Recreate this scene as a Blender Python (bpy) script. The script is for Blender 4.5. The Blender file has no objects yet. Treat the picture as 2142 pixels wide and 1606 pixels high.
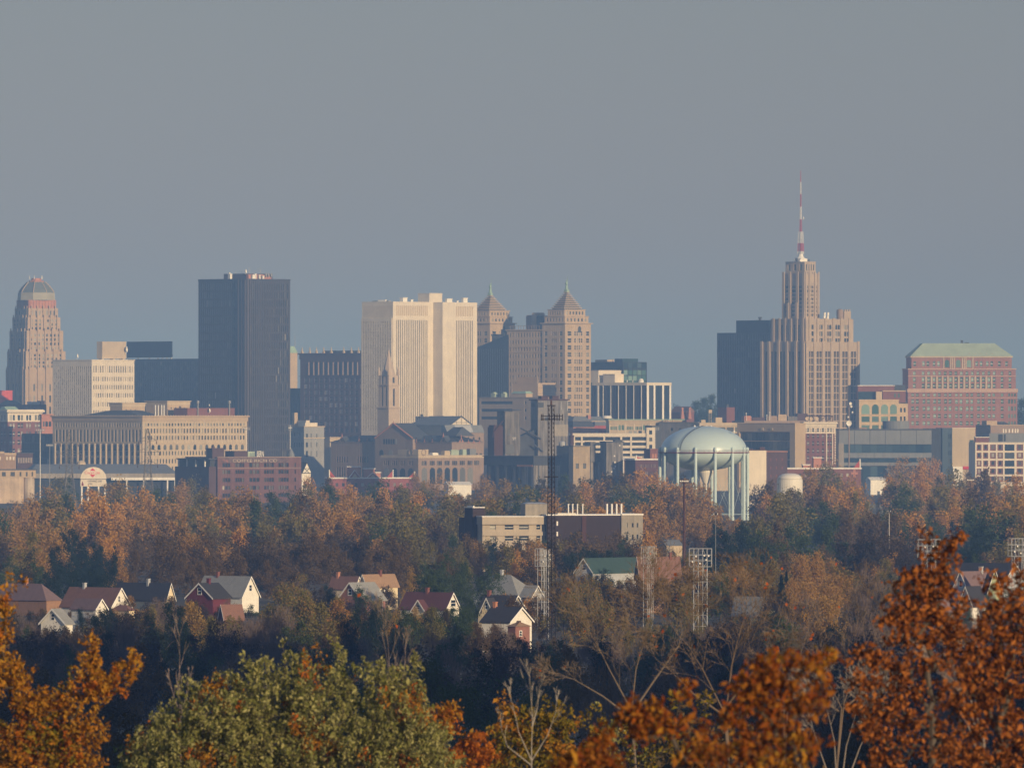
import bpy, math, random
import numpy as np
from mathutils import Vector, Matrix
R = math.radians
SC = bpy.context.scene
COL = SC.collection
F, CX, HY, CZ = 20100.0, 1071.0, 860.0, 60.0      # focal length in photo pixels, optical axis, horizon row, eye height
rnd = random.Random(7)

def W(px, py, D):
    return Vector(((px - CX) * D / F, D, CZ - (py - HY) * D / F))

# ---------------------------------------------------------------- camera, sky, sun
cam_d = bpy.data.cameras.new('camera')
cam = bpy.data.objects.new('camera', cam_d); COL.objects.link(cam)
cam_d.sensor_width = 36.0
cam_d.lens = 36.0 * F / 2142.0
cam_d.clip_start = 1.0; cam_d.clip_end = 80000.0
cam.location = (0, 0, CZ)
cam.rotation_euler = (R(90) + math.atan((HY - 803.0) / F), 0, 0)
cam_d.dof.use_dof = True
cam_d.dof.focus_distance = 7000.0
cam_d.dof.aperture_fstop = cam_d.lens / 62.0
SC.camera = cam

SUN_AZ, SUN_EL = R(36), R(10)                     # to the right of straight behind the camera
sun_dir = Vector((math.sin(SUN_AZ) * math.cos(SUN_EL), -math.cos(SUN_AZ) * math.cos(SUN_EL), math.sin(SUN_EL)))
sl = bpy.data.lights.new('sun', 'SUN'); sl.energy = 5.0; sl.angle = R(0.5); sl.color = (1.0, 0.79, 0.52)
so = bpy.data.objects.new('sun', sl); COL.objects.link(so)
so.location = (200, -400, 500)
so.rotation_euler = sun_dir.to_track_quat('Z', 'Y').to_euler()

world = bpy.data.worlds.new('World'); SC.world = world; world.use_nodes = True
nt = world.node_tree; nt.nodes.clear()
sky = nt.nodes.new('ShaderNodeTexSky'); sky.sky_type = 'NISHITA'; sky.sun_disc = False
sky.sun_elevation = SUN_EL
sky.sun_rotation = math.atan2(sun_dir.x, sun_dir.y)
sky.altitude = 200; sky.air_density = 2.0; sky.dust_density = 0.0; sky.ozone_density = 8
hs = nt.nodes.new('ShaderNodeHueSaturation'); hs.inputs['Saturation'].default_value = 0.4
bg = nt.nodes.new('ShaderNodeBackground'); bg.inputs['Strength'].default_value = 0.145
wo = nt.nodes.new('ShaderNodeOutputWorld')
vm_ = nt.nodes.new('ShaderNodeVectorMath'); vm_.operation = 'MULTIPLY'; vm_.inputs[1].default_value = (0.93, 0.99, 1.22)
nt.links.new(sky.outputs[0], hs.inputs['Color']); nt.links.new(hs.outputs[0], vm_.inputs[0]); nt.links.new(vm_.outputs[0], bg.inputs[0]); nt.links.new(bg.outputs[0], wo.inputs[0])

SC.view_settings.view_transform = 'Standard'; SC.view_settings.look = 'None'
SC.view_settings.exposure = 0.0; SC.view_settings.gamma = 1.0
cy = SC.cycles
cy.max_bounces = 4; cy.diffuse_bounces = 2; cy.glossy_bounces = 2; cy.transmission_bounces = 2; cy.transparent_max_bounces = 4
cy.volume_bounces = 0
cy.use_denoising = True
try:
    cy.denoiser = 'OPENIMAGEDENOISE'; cy.denoising_input_passes = 'RGB_ALBEDO_NORMAL'; cy.denoising_prefilter = 'ACCURATE'
except Exception: pass
cy.sample_clamp_indirect = 4.0

# ---------------------------------------------------------------- object helpers
def tag(o, label=None, cat=None, group=None, kind=None):
    if label: o['label'] = label
    if cat: o['category'] = cat
    if group: o['group'] = group
    if kind: o['kind'] = kind
    return o

def thing(name, label, cat, loc=(0, 0, 0), rz=0.0, group=None):
    o = bpy.data.objects.new(name, None); COL.objects.link(o)
    o.empty_display_size = 1.0
    o.location = loc; o.rotation_euler = (0, 0, rz)
    return tag(o, label, cat, group)

class MB:
    """collects faces, build() links them as one mesh object"""
    def __init__(s): s.v = []; s.f = []; s.m = []; s.cm = 0
    def face(s, pts):
        n = len(s.v); s.v += [tuple(p) for p in pts]; s.f.append(list(range(n, n + len(pts)))); s.m.append(s.cm)
    def box(s, x0, x1, y0, y1, z0, z1):
        n = len(s.v)
        s.v += [(x0, y0, z0), (x1, y0, z0), (x1, y1, z0), (x0, y1, z0), (x0, y0, z1), (x1, y0, z1), (x1, y1, z1), (x0, y1, z1)]
        for q in ((3, 2, 1, 0), (4, 5, 6, 7), (0, 1, 5, 4), (1, 2, 6, 5), (2, 3, 7, 6), (3, 0, 4, 7)):
            s.f.append([n + i for i in q]); s.m.append(s.cm)
        return s
    def prism(s, pts, vec):
        """closed polygon pts (3-D, planar) swept along vec"""
        n = len(s.v); k = len(pts); vec = Vector(vec)
        s.v += [tuple(p) for p in pts] + [tuple(Vector(p) + vec) for p in pts]
        s.f.append([n + i for i in range(k)][::-1]); s.f.append([n + k + i for i in range(k)])
        for i in range(k):
            j = (i + 1) % k; s.f.append([n + i, n + j, n + k + j, n + k + i])
        s.m += [s.cm] * (k + 2); return s
    def loft(s, rings, cap=True):
        """list of equal-length point rings"""
        n = len(s.v); k = len(rings[0])
        for r in rings: s.v += [tuple(p) for p in r]
        for a in range(len(rings) - 1):
            for i in range(k):
                j = (i + 1) % k
                s.f.append([n + a * k + i, n + a * k + j, n + (a + 1) * k + j, n + (a + 1) * k + i]); s.m.append(s.cm)
        if cap:
            s.f.append([n + i for i in range(k)][::-1]); s.f.append([n + (len(rings) - 1) * k + i for i in range(k)]); s.m += [s.cm] * 2
        return s
    def tube(s, p, q, r0, r1=None, k=6):
        p, q = Vector(p), Vector(q); r1 = r0 if r1 is None else r1
        d = (q - p); 
        if d.length < 1e-6: return s
        d.normalize()
        a = d.cross(Vector((0, 0, 1)) if abs(d.z) < .9 else Vector((1, 0, 0))).normalized(); b = d.cross(a)
        ra = [p + (a * math.cos(t) + b * math.sin(t)) * r0 for t in [2 * math.pi * i / k for i in range(k)]]
        rb = [q + (a * math.cos(t) + b * math.sin(t)) * r1 for t in [2 * math.pi * i / k for i in range(k)]]
        return s.loft([ra, rb])
    def lathe(s, prof, n=24, c=(0, 0), sx=1.0, sy=1.0, a0=0.0):
        rings = [[(c[0] + sx * r * math.cos(a0 + 2 * math.pi * i / n), c[1] + sy * r * math.sin(a0 + 2 * math.pi * i / n), z) for i in range(n)] for r, z in prof]
        return s.loft(rings)
    def hip(s, x0, x1, y0, y1, z0, z1, ix, iy):
        """hipped / pyramid block: base rectangle z0, top inset ix, iy at z1"""
        b = [(x0, y0, z0), (x1, y0, z0), (x1, y1, z0), (x0, y1, z0)]
        t = [(x0 + ix, y0 + iy, z1), (x1 - ix, y0 + iy, z1), (x1 - ix, y1 - iy, z1), (x0 + ix, y1 - iy, z1)]
        return s.loft([b, t])
    def build(s, name, mats, parent=None, smooth=False, loc=None):
        me = bpy.data.meshes.new(name)
        me.from_pydata(s.v, [], s.f)
        for m in (mats if isinstance(mats, (list, tuple)) else [mats]): me.materials.append(m)
        if any(s.m): me.polygons.foreach_set('material_index', s.m)
        if smooth: me.polygons.foreach_set('use_smooth', [True] * len(me.polygons))
        me.update()
        o = bpy.data.objects.new(name, me); COL.objects.link(o)
        if parent is not None: o.parent = parent
        if loc is not None: o.location = loc
        return o

# ---------------------------------------------------------------- materials
def new_mat(name):
    m = bpy.data.materials.new(name); m.use_nodes = True
    t = m.node_tree; b = t.nodes['Principled BSDF']
    return m, t, b

def paint(name, col, rough=0.8, var=0.14, scale=0.12, streak=0.35, metal=0.0, spec=0.3, bump=0.0):
    """weathered solid colour: soft blotches plus faint vertical rain streaks"""
    m, t, b = new_mat(name)
    tc = t.nodes.new('ShaderNodeTexCoord')
    n1 = t.nodes.new('ShaderNodeTexNoise'); n1.inputs['Scale'].default_value = scale; n1.inputs['Detail'].default_value = 6; n1.inputs['Roughness'].default_value = .65
    t.links.new(tc.outputs['Object'], n1.inputs['Vector'])
    mp = t.nodes.new('ShaderNodeMapping'); mp.inputs['Scale'].default_value = (1, 1, .06)
    t.links.new(tc.outputs['Object'], mp.inputs['Vector'])
    n2 = t.nodes.new('ShaderNodeTexNoise'); n2.inputs['Scale'].default_value = scale * 6; n2.inputs['Detail'].default_value = 3
    t.links.new(mp.outputs[0], n2.inputs['Vector'])
    mx = t.nodes.new('ShaderNodeMix'); mx.data_type = 'FLOAT'; mx.inputs[0].default_value = streak
    t.links.new(n1.outputs['Fac'], mx.inputs[2]); t.links.new(n2.outputs['Fac'], mx.inputs[3])
    mr = t.nodes.new('ShaderNodeMapRange'); mr.inputs['From Min'].default_value = .3; mr.inputs['From Max'].default_value = .7
    mr.inputs['To Min'].default_value = 1 - var * 1.4; mr.inputs['To Max'].default_value = 1 + var
    t.links.new(mx.outputs[0], mr.inputs['Value'])
    vm = t.nodes.new('ShaderNodeVectorMath'); vm.operation = 'SCALE'; vm.inputs[0].default_value = col[:3]
    t.links.new(mr.outputs[0], vm.inputs['Scale'])
    t.links.new(vm.outputs[0], b.inputs['Base Color'])
    b.inputs['Roughness'].default_value = rough; b.inputs['Metallic'].default_value = metal
    b.inputs['Specular IOR Level'].default_value = spec
    return m

def glass(name, dark=(.02, .03, .04), pale=(.45, .43, .36), share=.3, rough=.12, spec=.5):
    """window panes: each one dark, or with a pale blind or painted glint"""
    m, t, b = new_mat(name)
    oi = t.nodes.new('ShaderNodeObjectInfo'); ge = t.nodes.new('ShaderNodeNewGeometry')
    ad = t.nodes.new('ShaderNodeMath'); ad.operation = 'ADD'
    t.links.new(oi.outputs['Random'], ad.inputs[0]); t.links.new(ge.outputs['Random Per Island'], ad.inputs[1])
    fr = t.nodes.new('ShaderNodeMath'); fr.operation = 'FRACT'; t.links.new(ad.outputs[0], fr.inputs[0])
    cr = t.nodes.new('ShaderNodeValToRGB')
    e = cr.color_ramp.elements
    e[0].position = max(0, 1 - share - .35); e[0].color = (*dark, 1); e[1].position = 1.0; e[1].color = (*pale, 1)
    x = e.new(1 - share); x.color = (*[d + (p - d) * .3 for d, p in zip(dark, pale)], 1)
    t.links.new(fr.outputs[0], cr.inputs[0]); t.links.new(cr.outputs[0], b.inputs['Base Color'])
    b.inputs['Roughness'].default_value = rough; b.inputs['Specular IOR Level'].default_value = spec
    return m

# ---------------------------------------------------------------- terrain
def sm(a, b, x):
    t = min(1, max(0, (x - a) / (b - a))); return t * t * (3 - 2 * t)
HP = [(-600, 62), (0, 57.5), (60, 53.5), (200, 38), (400, 31), (700, 24), (1100, 14), (1600, 4), (2000, 0), (9200, 0), (13000, 46), (40000, 70)]
def ground(x, y):
    for (a, ha), (b, hb) in zip(HP, HP[1:]):
        if a <= y <= b:
            t = (y - a) / (b - a); h = ha + (hb - ha) * (t * t * (3 - 2 * t) * .5 + t * .5); break
    else: h = HP[0][1] if y < 0 else HP[-1][1]
    shade_ridge = 150 * sm(95, 330, x) * (1 - sm(420, 800, x)) * sm(70, 235, y) * (1 - sm(1350, 1900, y))  # unseen ridge added right of the view to shade the wooded slope
    return h + shade_ridge

xs = sorted(set([-9000, -6000, -4000, -2500, -1500, -1000] + list(range(-700, 901, 25)) + [1200, 1700, 2500, 4000, 6000, 9000]))
ys = sorted(set(list(range(-600, 2401, 40)) + list(range(2400, 9001, 300)) + list(range(9000, 30001, 1000))))
tv = [(x, y, ground(x, y) + (1.2 * math.sin(x * .013 + y * .004) * math.sin(y * .011) if y < 2000 else 0)) for y in ys for x in xs]
nx = len(xs)
tf = [[j * nx + i, j * nx + i + 1, (j + 1) * nx + i + 1, (j + 1) * nx + i] for j in range(len(ys) - 1) for i in range(nx - 1)]
tm = bpy.data.meshes.new('ground'); tm.from_pydata(tv, [], tf); tm.polygons.foreach_set('use_smooth', [True] * len(tf))
m_ground, t_, b_ = new_mat('autumn ground')
n_ = t_.nodes.new('ShaderNodeTexNoise'); n_.inputs['Scale'].default_value = .05; n_.inputs['Detail'].default_value = 8
g_ = t_.nodes.new('ShaderNodeNewGeometry'); t_.links.new(g_.outputs['Position'], n_.inputs['Vector'])
c_ = t_.nodes.new('ShaderNodeValToRGB'); c_.color_ramp.elements[0].position = .35; c_.color_ramp.elements[0].color = (.035, .04, .018, 1)
c_.color_ramp.elements[1].position = .65; c_.color_ramp.elements[1].color = (.09, .06, .032, 1)
t_.links.new(n_.outputs['Fac'], c_.inputs[0]); t_.links.new(c_.outputs[0], b_.inputs['Base Color']); b_.inputs['Roughness'].default_value = 1
tm.materials.append(m_ground)
go = bpy.data.objects.new('ground', tm); COL.objects.link(go); tag(go, kind='structure')

# ---------------------------------------------------------------- the hazy air
HAZE_D = 9.3e-5
hm = bpy.data.materials.new('haze'); hm.use_nodes = True; t_ = hm.node_tree; t_.nodes.clear()
pv = t_.nodes.new('ShaderNodeVolumePrincipled'); ho = t_.nodes.new('ShaderNodeOutputMaterial')
pv.inputs['Color'].default_value = (.29, .53, 1.0, 1); pv.inputs['Density'].default_value = HAZE_D
pv.inputs['Absorption Color'].default_value = (.3, .35, .5, 1); pv.inputs['Anisotropy'].default_value = 0.0
t_.links.new(pv.outputs[0], ho.inputs['Volume'])
hz = MB().box(-9100, 9100, -650, 30100, -1.5, 272).build('haze', hm); tag(hz, kind='stuff')
# ---------------------------------------------------------------- palette
M = {}
for k_, c_, kw in [
    ('cream', (.68, .60, .48), {}), ('tan', (.45, .34, .22), {}), ('sandstone', (.43, .315, .205), {}), ('limestone', (.42, .33, .235), {}),
    ('buff', (.50, .40, .27), {}), ('brick', (.19, .075, .058), {}), ('dark brick', (.085, .048, .046), {}), ('maroon', (.10, .04, .04), {}),
    ('pink brick', (.42, .19, .13), {}), ('red', (.42, .07, .05), {}), ('concrete', (.30, .265, .215), {'var': .3}), ('grey', (.29, .29, .285), {}),
    ('slate', (.07, .075, .085), {}), ('lead', (.20, .21, .215), {}), ('copper', (.30, .43, .33), {}), ('teal', (.05, .35, .32), {}),
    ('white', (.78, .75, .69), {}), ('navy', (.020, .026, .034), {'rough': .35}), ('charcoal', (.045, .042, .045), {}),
    ('bronze', (.060, .050, .048), {}), ('brownstone', (.29, .21, .155), {}), ('terracotta', (.44, .20, .12), {}),
    ('pale green', (.36, .44, .34), {}), ('dark iron', (.018, .014, .014), {}), ('rust', (.07, .03, .022), {}), ('steel', (.42, .43, .44), {'rough': .5}),
    ('weathered', (.19, .175, .16), {'var': .6, 'streak': .7}), ('sooty', (.055, .06, .07), {'var': .4}), ('yellow stone', (.56, .42, .25), {}),
    ('shingle brown', (.21, .11, .08), {'scale': .6}), ('shingle mauve', (.19, .125, .12), {'scale': .6}), ('shingle dark', (.045, .045, .05), {'scale': .6}),
    ('shingle grey', (.29, .29, .275), {'scale': .6}), ('shingle tan', (.33, .21, .13), {'scale': .6}), ('shingle maroon', (.12, .05, .05), {'scale': .6}),
    ('shingle green', (.045, .085, .075), {'scale': .6}), ('siding white', (.76, .72, .64), {'scale': .8}), ('siding cream', (.72, .60, .40), {'scale': .8}),
    ('siding red', (.13, .028, .036), {'scale': .8}), ('siding orange', (.30, .17, .10), {'scale': .8}), ('siding pink', (.27, .13, .105), {'scale': .8}),
    ('siding grey', (.42, .43, .44), {'scale': .8}), ('siding green', (.42, .47, .28), {'scale': .8}), ('trim', (.78, .76, .72), {}),
    ('tank blue', (.50, .62, .63), {'rough': .32, 'var': .05, 'spec': .6}), ('tank white', (.72, .68, .60), {'rough': .5, 'var': .06}),
    ('band red', (.20, .02, .03), {}), ('sign red', (.60, .03, .05), {'var': .02}), ('sign ink', (.02, .02, .03), {'var': .02})]:
    M[k_] = paint(k_, c_, **kw)
G_DARK = glass('dark window glass', share=.18)
G_BLIND = glass('window glass with pale blinds', share=.45)
G_SHADE = glass('plain window glass', share=.015)
G_SPECK = glass('glint speckled glass', (.03, .03, .032), (.62, .56, .48), .42, .2)  # pale panes paint glints of light into the glass colour
G_GREEN = glass('green tinted glass', (.05, .12, .10), (.22, .34, .28), .5)
G_BLUE = glass('blue curtain wall glass', (.015, .035, .05), (.06, .10, .12), .3, .08)
G_STRIP = glass('narrow strip glass', (.03, .03, .03), (.22, .20, .17), .5, .3)

def ev(a, b, n, frac=.5):
    p = (b - a) / n
    return [(a + i * p + p * (1 - frac) / 2, a + i * p + p * (1 + frac) / 2) for i in range(n)]

class Bld:
    """a building on the street grid: local x runs along its right-hand face, local y along its left-hand face"""
    def __init__(s, name, label, cat, xc, D, psi=35, top=None, xl=None, xr=None, d=None, z0=0.0, group=None):
        s.D, s.psi, s.z0 = D, R(psi), z0
        s.c, s.s = math.cos(s.psi), math.sin(s.psi)
        s.X0 = (xc - CX) * D / F
        s.root = thing(name, label, cat, (s.X0, D, z0), s.psi, group)
        s.w = s.u(xr) if xr is not None else None
        s.d = s.v(xl) if xl is not None else d
        s.h = s.z(top) if top is not None else None
        s.open = []
    def u(s, px, y=0.0):
        k = (px - CX) / F
        return (k * (s.D + y * s.c) - s.X0 + y * s.s) / (s.c - k * s.s)
    def v(s, px, x=0.0):
        k = (px - CX) / F
        return (s.X0 + x * s.c - k * (s.D + x * s.s)) / (s.s + k * s.c)
    def z(s, py, y=0.0): return CZ - (py - HY) * (s.D + y) / F - s.z0
    def part(s, name, mb, mat, label=None, parent=None, smooth=False):
        o = mb.build(name, mat, parent or s.root, smooth)
        if label: o['label'] = label
        return o
    def tier(s, mb, u0, u1, v0, v1, z0, z1, cr=(), rr=(), cl=(), rl=(), rec=.5, tagw='w'):
        """block with real recessed openings: columns x rows on the right face (cr, rr) and the left face (cl, rl)"""
        a = rec if cr else 0.0; b = rec if cl else 0.0
        mb.box(u0 + b, u1, v0 + a, v1, z0, z1)
        for face, cols, rows in (('R', cr, rr), ('L', cl, rl)):
            if not cols: continue
            off = v0 if face == 'R' else u0
            e0, e1 = (u0, u1) if face == 'R' else (v0 + a, v1)
            def bx(p, q, zz0, zz1, o):
                if q - p < .01 or zz1 - zz0 < .01: return
                if face == 'R': mb.box(p, q, off + o, off + rec, zz0, zz1)
                else: mb.box(off + o, off + rec, p, q, zz0, zz1)
            edge = e0
            for (p, q) in cols:
                bx(edge, p, z0, z1, 0); edge = q
                ze = z0
                for (za, zb) in sorted(rows):
                    bx(p, q, ze, za, .06); ze = zb
                    s.open.append((face, p, q, za, zb, off + rec, tagw))
                bx(p, q, ze, z1, .06)
            bx(edge, e1, z0, z1, 0)
    def windows(s, mat, tagw='w', name='window', limit=100, bar=None, label=None):
        """each opening gets its own pane; past the limit the rest become one part"""
        ops = [o for o in s.open if o[6] == tagw]
        ops.sort(key=lambda o: (-round((o[2] - o[1]) * (o[4] - o[3]), 1), -o[4]))
        cache = {}
        def put(mb, face, p, q, za, zb, r, ou=0, oz=0):
            if face == 'R': mb.box(p - ou, q - ou, r - .16, r - .03, za - oz, zb - oz)
            else: mb.box(r - .16, r - .03, p - ou, q - ou, za - oz, zb - oz)
        for (face, p, q, za, zb, r, _) in ops[:limit]:
            key = (face, round(q - p, 2), round(zb - za, 2))
            if key not in cache:
                mb = MB(); put(mb, face, p, q, za, zb, 0, p, za)
                if bar:                                # a meeting rail across the sash
                    mb.cm = 1; zm = (zb - za) * .5; t = (zb - za) * .05
                    if face == 'R': mb.box(0, q - p, -.24, -.17, zm - t, zm + t)
                    else: mb.box(-.24, -.17, 0, q - p, zm - t, zm + t)
                o = mb.build(name, [mat, bar] if bar else mat, s.root); cache[key] = o
            else:
                o = cache[key].copy(); COL.objects.link(o); o.parent = s.root
            o.location = (p, r, za) if face == 'R' else (r, p, za)
            if label: o['label'] = label
        if len(ops) > limit:
            mb = MB()
            for (face, p, q, za, zb, r, _) in ops[limit:]: put(mb, face, p, q, za, zb, r)
            tag(mb.build(name, mat, s.root), kind='stuff')
    def arches(s, mat, face, spans, z0, z1, off=0.0, name='arched_window', proud=.12):
        for (p, q) in spans:
            n = 8; r = (q - p) / 2; m = (p + q) / 2
            prof = [(p, z0), (q, z0)] + [(m + r * math.cos(math.pi * i / n), z1 - r + r * math.sin(math.pi * i / n)) for i in range(n + 1)]
            mb = MB()
            if face == 'R': mb.prism([(a - p, -proud, b - z0) for a, b in prof], (0, proud - .02, 0))
            else: mb.prism([(-proud, a - p, b - z0) for a, b in prof], (proud - .02, 0, 0))
            o = mb.build(name, mat, s.root)
            o.location = (p, off, z0) if face == 'R' else (off, p, z0)
    def gable_z(s): pass

def slab(mb, u0, u1, v0, v1, z0, z1, o): mb.box(u0 - o, u1 + o, v0 - o, v1 + o, z0, z1)

def text_mesh(B, name, body, size, mat, loc, face='R', stretch=1.0, depth=.05, parent=None, align='LEFT'):
    cu = bpy.data.curves.new(name, 'FONT'); cu.body = body; cu.size = size; cu.extrude = depth; cu.align_x = align
    tmp = bpy.data.objects.new(name, cu); COL.objects.link(tmp)
    dg = bpy.context.evaluated_depsgraph_get(); me = bpy.data.meshes.new_from_object(tmp.evaluated_get(dg)); me.name = name
    bpy.data.objects.remove(tmp); me.materials.clear(); me.materials.append(mat)
    rot = Matrix.Rotation(R(90), 4, 'X') if face == 'R' else Matrix.Rotation(R(-90), 4, 'Z') @ Matrix.Rotation(R(90), 4, 'X')
    me.transform(Matrix.Translation(loc) @ rot @ Matrix.Diagonal((stretch, 1, 1, 1)))
    o = bpy.data.objects.new(name, me); COL.objects.link(o); o.parent = parent or (B.root if B else None)
    return o

def dish(B, name, c, r, mat, aim=(0.5, -1, .1)):
    """small satellite dish on a short stand"""
    mb = MB(); a = Vector(aim).normalized(); t = a.cross(Vector((0, 0, 1))).normalized(); b = a.cross(t)
    c = Vector(c); rings = []
    for k, f in ((0.02, -.35), (.6, -.22), (1, 0), (.98, -.05), (.55, -.3), (.02, -.45)):
        rings.append([tuple(c + (t * math.cos(x) + b * math.sin(x)) * r * k + a * r * f) for x in [2 * math.pi * i / 10 for i in range(10)]])
    mb.loft(rings); mb.tube(c - a * r * .4, c - a * r * .4 - Vector((0, 0, r * 1.5)), r * .12)
    return B.part(name, mb, mat)
# ================================================================ west half of the skyline
def zl(B, ys): return [(B.z(b), B.z(a)) for a, b in ys]        # (top row, bottom row) photo pairs -> local heights
def pxR(B, ps): return [(B.u(a), B.u(b)) for a, b in ps]
def pxL(B, ps): return [(B.v(b), B.v(a)) for a, b in ps]

# ---- stepped art-deco city hall
B = Bld('city_hall', 'stepped sandstone tower with a dark domed crown and red tiled frieze', 'tower', 76, 8900, 28)
hw = lambda wp: wp * B.D / F / (B.c + B.s) / 2
mb = MB(); zz = 0.0
for wp, yt, n, nr, proud in ((130, 772, 9, 5, 1.0), (124, 735, 8, 4, .9), (114, 692, 8, 4, .8), (102, 664, 7, 3, .7), (92, 645, 7, 1, .6)):
    h = hw(wp); z1 = B.z(yt)
    c_ = ev(-h * .86, h * .86, n, .42); r_ = ev(zz + (z1 - zz) * (.35 if zz == 0 else .05), z1 - (z1 - zz) * .12, nr, .62)
    B.tier(mb, -h, h, -h, h, zz, z1, c_, r_, ev(-h * .86, h * .86, n - 2, .5), r_, .5)
    for t in ev(-h, h, 5, .16):                                   # buttresses that break the skyline
        mb.box(t[0], t[1], -h - proud, -h - .03, zz, z1 + 2.2); mb.box(-h - proud, -h - .03, t[0], t[1], zz, z1 + 2.2)
    zz = z1
B.part('wall', mb, M['sandstone'])
h = hw(84); mb = MB()
mb.box(-h, h, -h, h, zz, B.z(628))
for t in ev(-h, h, 9, .35): mb.box(t[0], t[1], -h - .5, -h - .03, zz, B.z(628)); mb.box(-h - .5, -h - .03, t[0], t[1], zz, B.z(628))
B.part('frieze', mb, M['terracotta']); zz = B.z(628)
mb = MB(); r8 = lambda wp: wp * B.D / F / 2
mb.lathe([(r8(80), zz), (r8(78), B.z(613)), (r8(74), B.z(612))], 8, a0=R(10)); B.part('drum', mb, paint('tiled drum', (.36, .335, .25)))
mb = MB(); mb.lathe([(r8(74), B.z(612)), (r8(66), B.z(605)), (r8(52), B.z(597)), (r8(38), B.z(590))], 8, a0=R(10)); dm_ = B.part('dome', mb, paint('dome tile', (.15, .165, .155)))
for i in range(8):
    mb = MB(); a = R(10 + 45 * i); q = [(r8(w_ + 1) * math.cos(a), r8(w_ + 1) * math.sin(a), B.z(y_)) for w_, y_ in ((74, 612), (66, 605), (52, 597), (38, 590))]
    for p, r in zip(q, q[1:]): mb.tube(p, r, .45, k=5)
    B.part('rib', mb, M['tan'], parent=dm_)
mb = MB(); mb.lathe([(r8(32), B.z(590)), (r8(32), B.z(587.5)), (r8(22), B.z(587)), (r8(20), B.z(582))], 8, a0=R(10)); B.part('lantern', mb, M['terracotta'])
for x, y in ((-4, -4), (3, -5), (6, 0), (-7, 0)):
    mb = MB(); mb.tube((x, y, B.z(584)), (x, y, B.z(577)), .35, .2); mb.lathe([(.05, B.z(577.6)), (.7, B.z(577)), (.05, B.z(576.2))], 8, (x, y)); B.part('finial', mb, M['white'])
B.windows(G_BLIND)

# ---- low buildings round the foot of the city hall
B = Bld('rooftop_hut', 'bright red metal box on a low brick building left of the stepped tower', 'hut', 3, 8500, 20, 818, -14, 26)
mb = MB(); mb.box(0, B.w, 0, B.d, 0, B.h); slab(mb, 0, B.w, 0, B.d, B.h, B.h + .6, .5); B.part('wall', mb, paint('red sheet metal', (.62, .10, .07)))
mb = MB()
for a, b in ev(0, B.w, 8, .12): mb.box(a, b, -.25, -.02, B.z(838), B.h - .02)
B.part('seam', mb, M['red'])
B = Bld('brick_building', 'low dark red brick roofline with grey sheds below the stepped tower', 'building', 30, 8200, 30, 846, -20, 97)
mb = MB(); B.tier(mb, 0, B.w, 0, B.d, 0, B.h, ev(B.u(34), B.u(70), 6, .4), zl(B, [(849, 855)]), ev(1, B.d - 1, 8, .4), zl(B, [(849, 855)])); B.part('wall', mb, M['maroon'])
mb = MB(); mb.box(B.u(68), B.u(87), 3, 10, B.h, B.z(840)); B.part('shed', mb, M['steel'])
mb = MB(); mb.box(B.u(89), B.u(96), 2, 10, B.h, B.z(838)); B.part('chimney', mb, M['terracotta'])
mb = MB(); mb.hip(0, B.u(60), 12, 30, B.h, B.z(837), 4, 6); B.part('roof', mb, M['slate'])
B.windows(G_SHADE)

B = Bld('corner_block', 'red brick corner block with a cream cornice and green roof edge', 'building', 16, 7600, 36, 862, -40, 88)
mb = MB(); cr = pxR(B, [(20, 25), (27, 31), (37, 42), (44, 48), (55, 59), (61, 65), (73, 77), (79, 84)])
rows = zl(B, [(885, 895), (902, 913), (920, 930), (938, 948)])
B.tier(mb, 0, B.w, 0, B.d, 0, B.z(882), cr, rows, ev(2, B.d - 2, 8, .35), rows); B.part('wall', mb, M['brick'])
B.windows(G_BLIND, bar=M['trim'])
B.open = []; mb = MB(); B.tier(mb, 0, B.w, 0, B.d, B.z(882), B.z(862), cr, zl(B, [(868, 879)]), ev(2, B.d - 2, 8, .35), zl(B, [(868, 879)])); B.part('upper_wall', mb, M['cream'])
B.windows(G_BLIND)
mb = MB(); slab(mb, 0, B.w, 0, B.d, B.h, B.z(858), 1.6); slab(mb, 0, B.w, 0, B.d, B.z(858), B.z(856.5), .9)
for a, b in ev(0, B.w, 22, .5): mb.box(a, b, -1.3, -.03, B.z(864), B.h - .02)
B.part('cornice', mb, M['cream'])
mb = MB(); mb.hip(B.u(17), B.u(44), 3, 14, B.z(856.5), B.z(850), 1, 4); B.part('roof', mb, M['copper'])
B = Bld('arched_annex', 'pink brick annex with arched windows beside the cream cornice block', 'building', 87, 7550, 36, 868, 84, 110)
mb = MB(); mb.box(0, B.w, 0, B.d, 0, B.h); B.part('wall', mb, M['pink brick'])
mb = MB(); slab(mb, 0, B.w, 0, B.d, B.h, B.z(866), .8); mb.box(-.5, B.w, -.5, -.03, B.z(881), B.z(879)); mb.box(-.5, B.w, -.5, -.03, B.z(895), B.z(893)); B.part('cornice', mb, M['terracotta'])
B.arches(G_DARK, 'R', pxR(B, [(90, 93), (95, 100), (102, 107)]), B.z(892), B.z(881))
B = Bld('glass_block', 'plain dark blue glass block behind a floodlight pole', 'building', 110, 7250, 38, 907, 45, 118)
mb = MB(); B.tier(mb, 0, B.w, 0, B.d, 0, B.h, ev(.5, B.w - .5, 3, .8), ev(1, B.h - 1, 7, .8), ev(.5, B.d - .5, 12, .86), ev(1, B.h - 1, 7, .82), .2); B.part('wall', mb, M['navy']); B.windows(G_SHADE)

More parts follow.
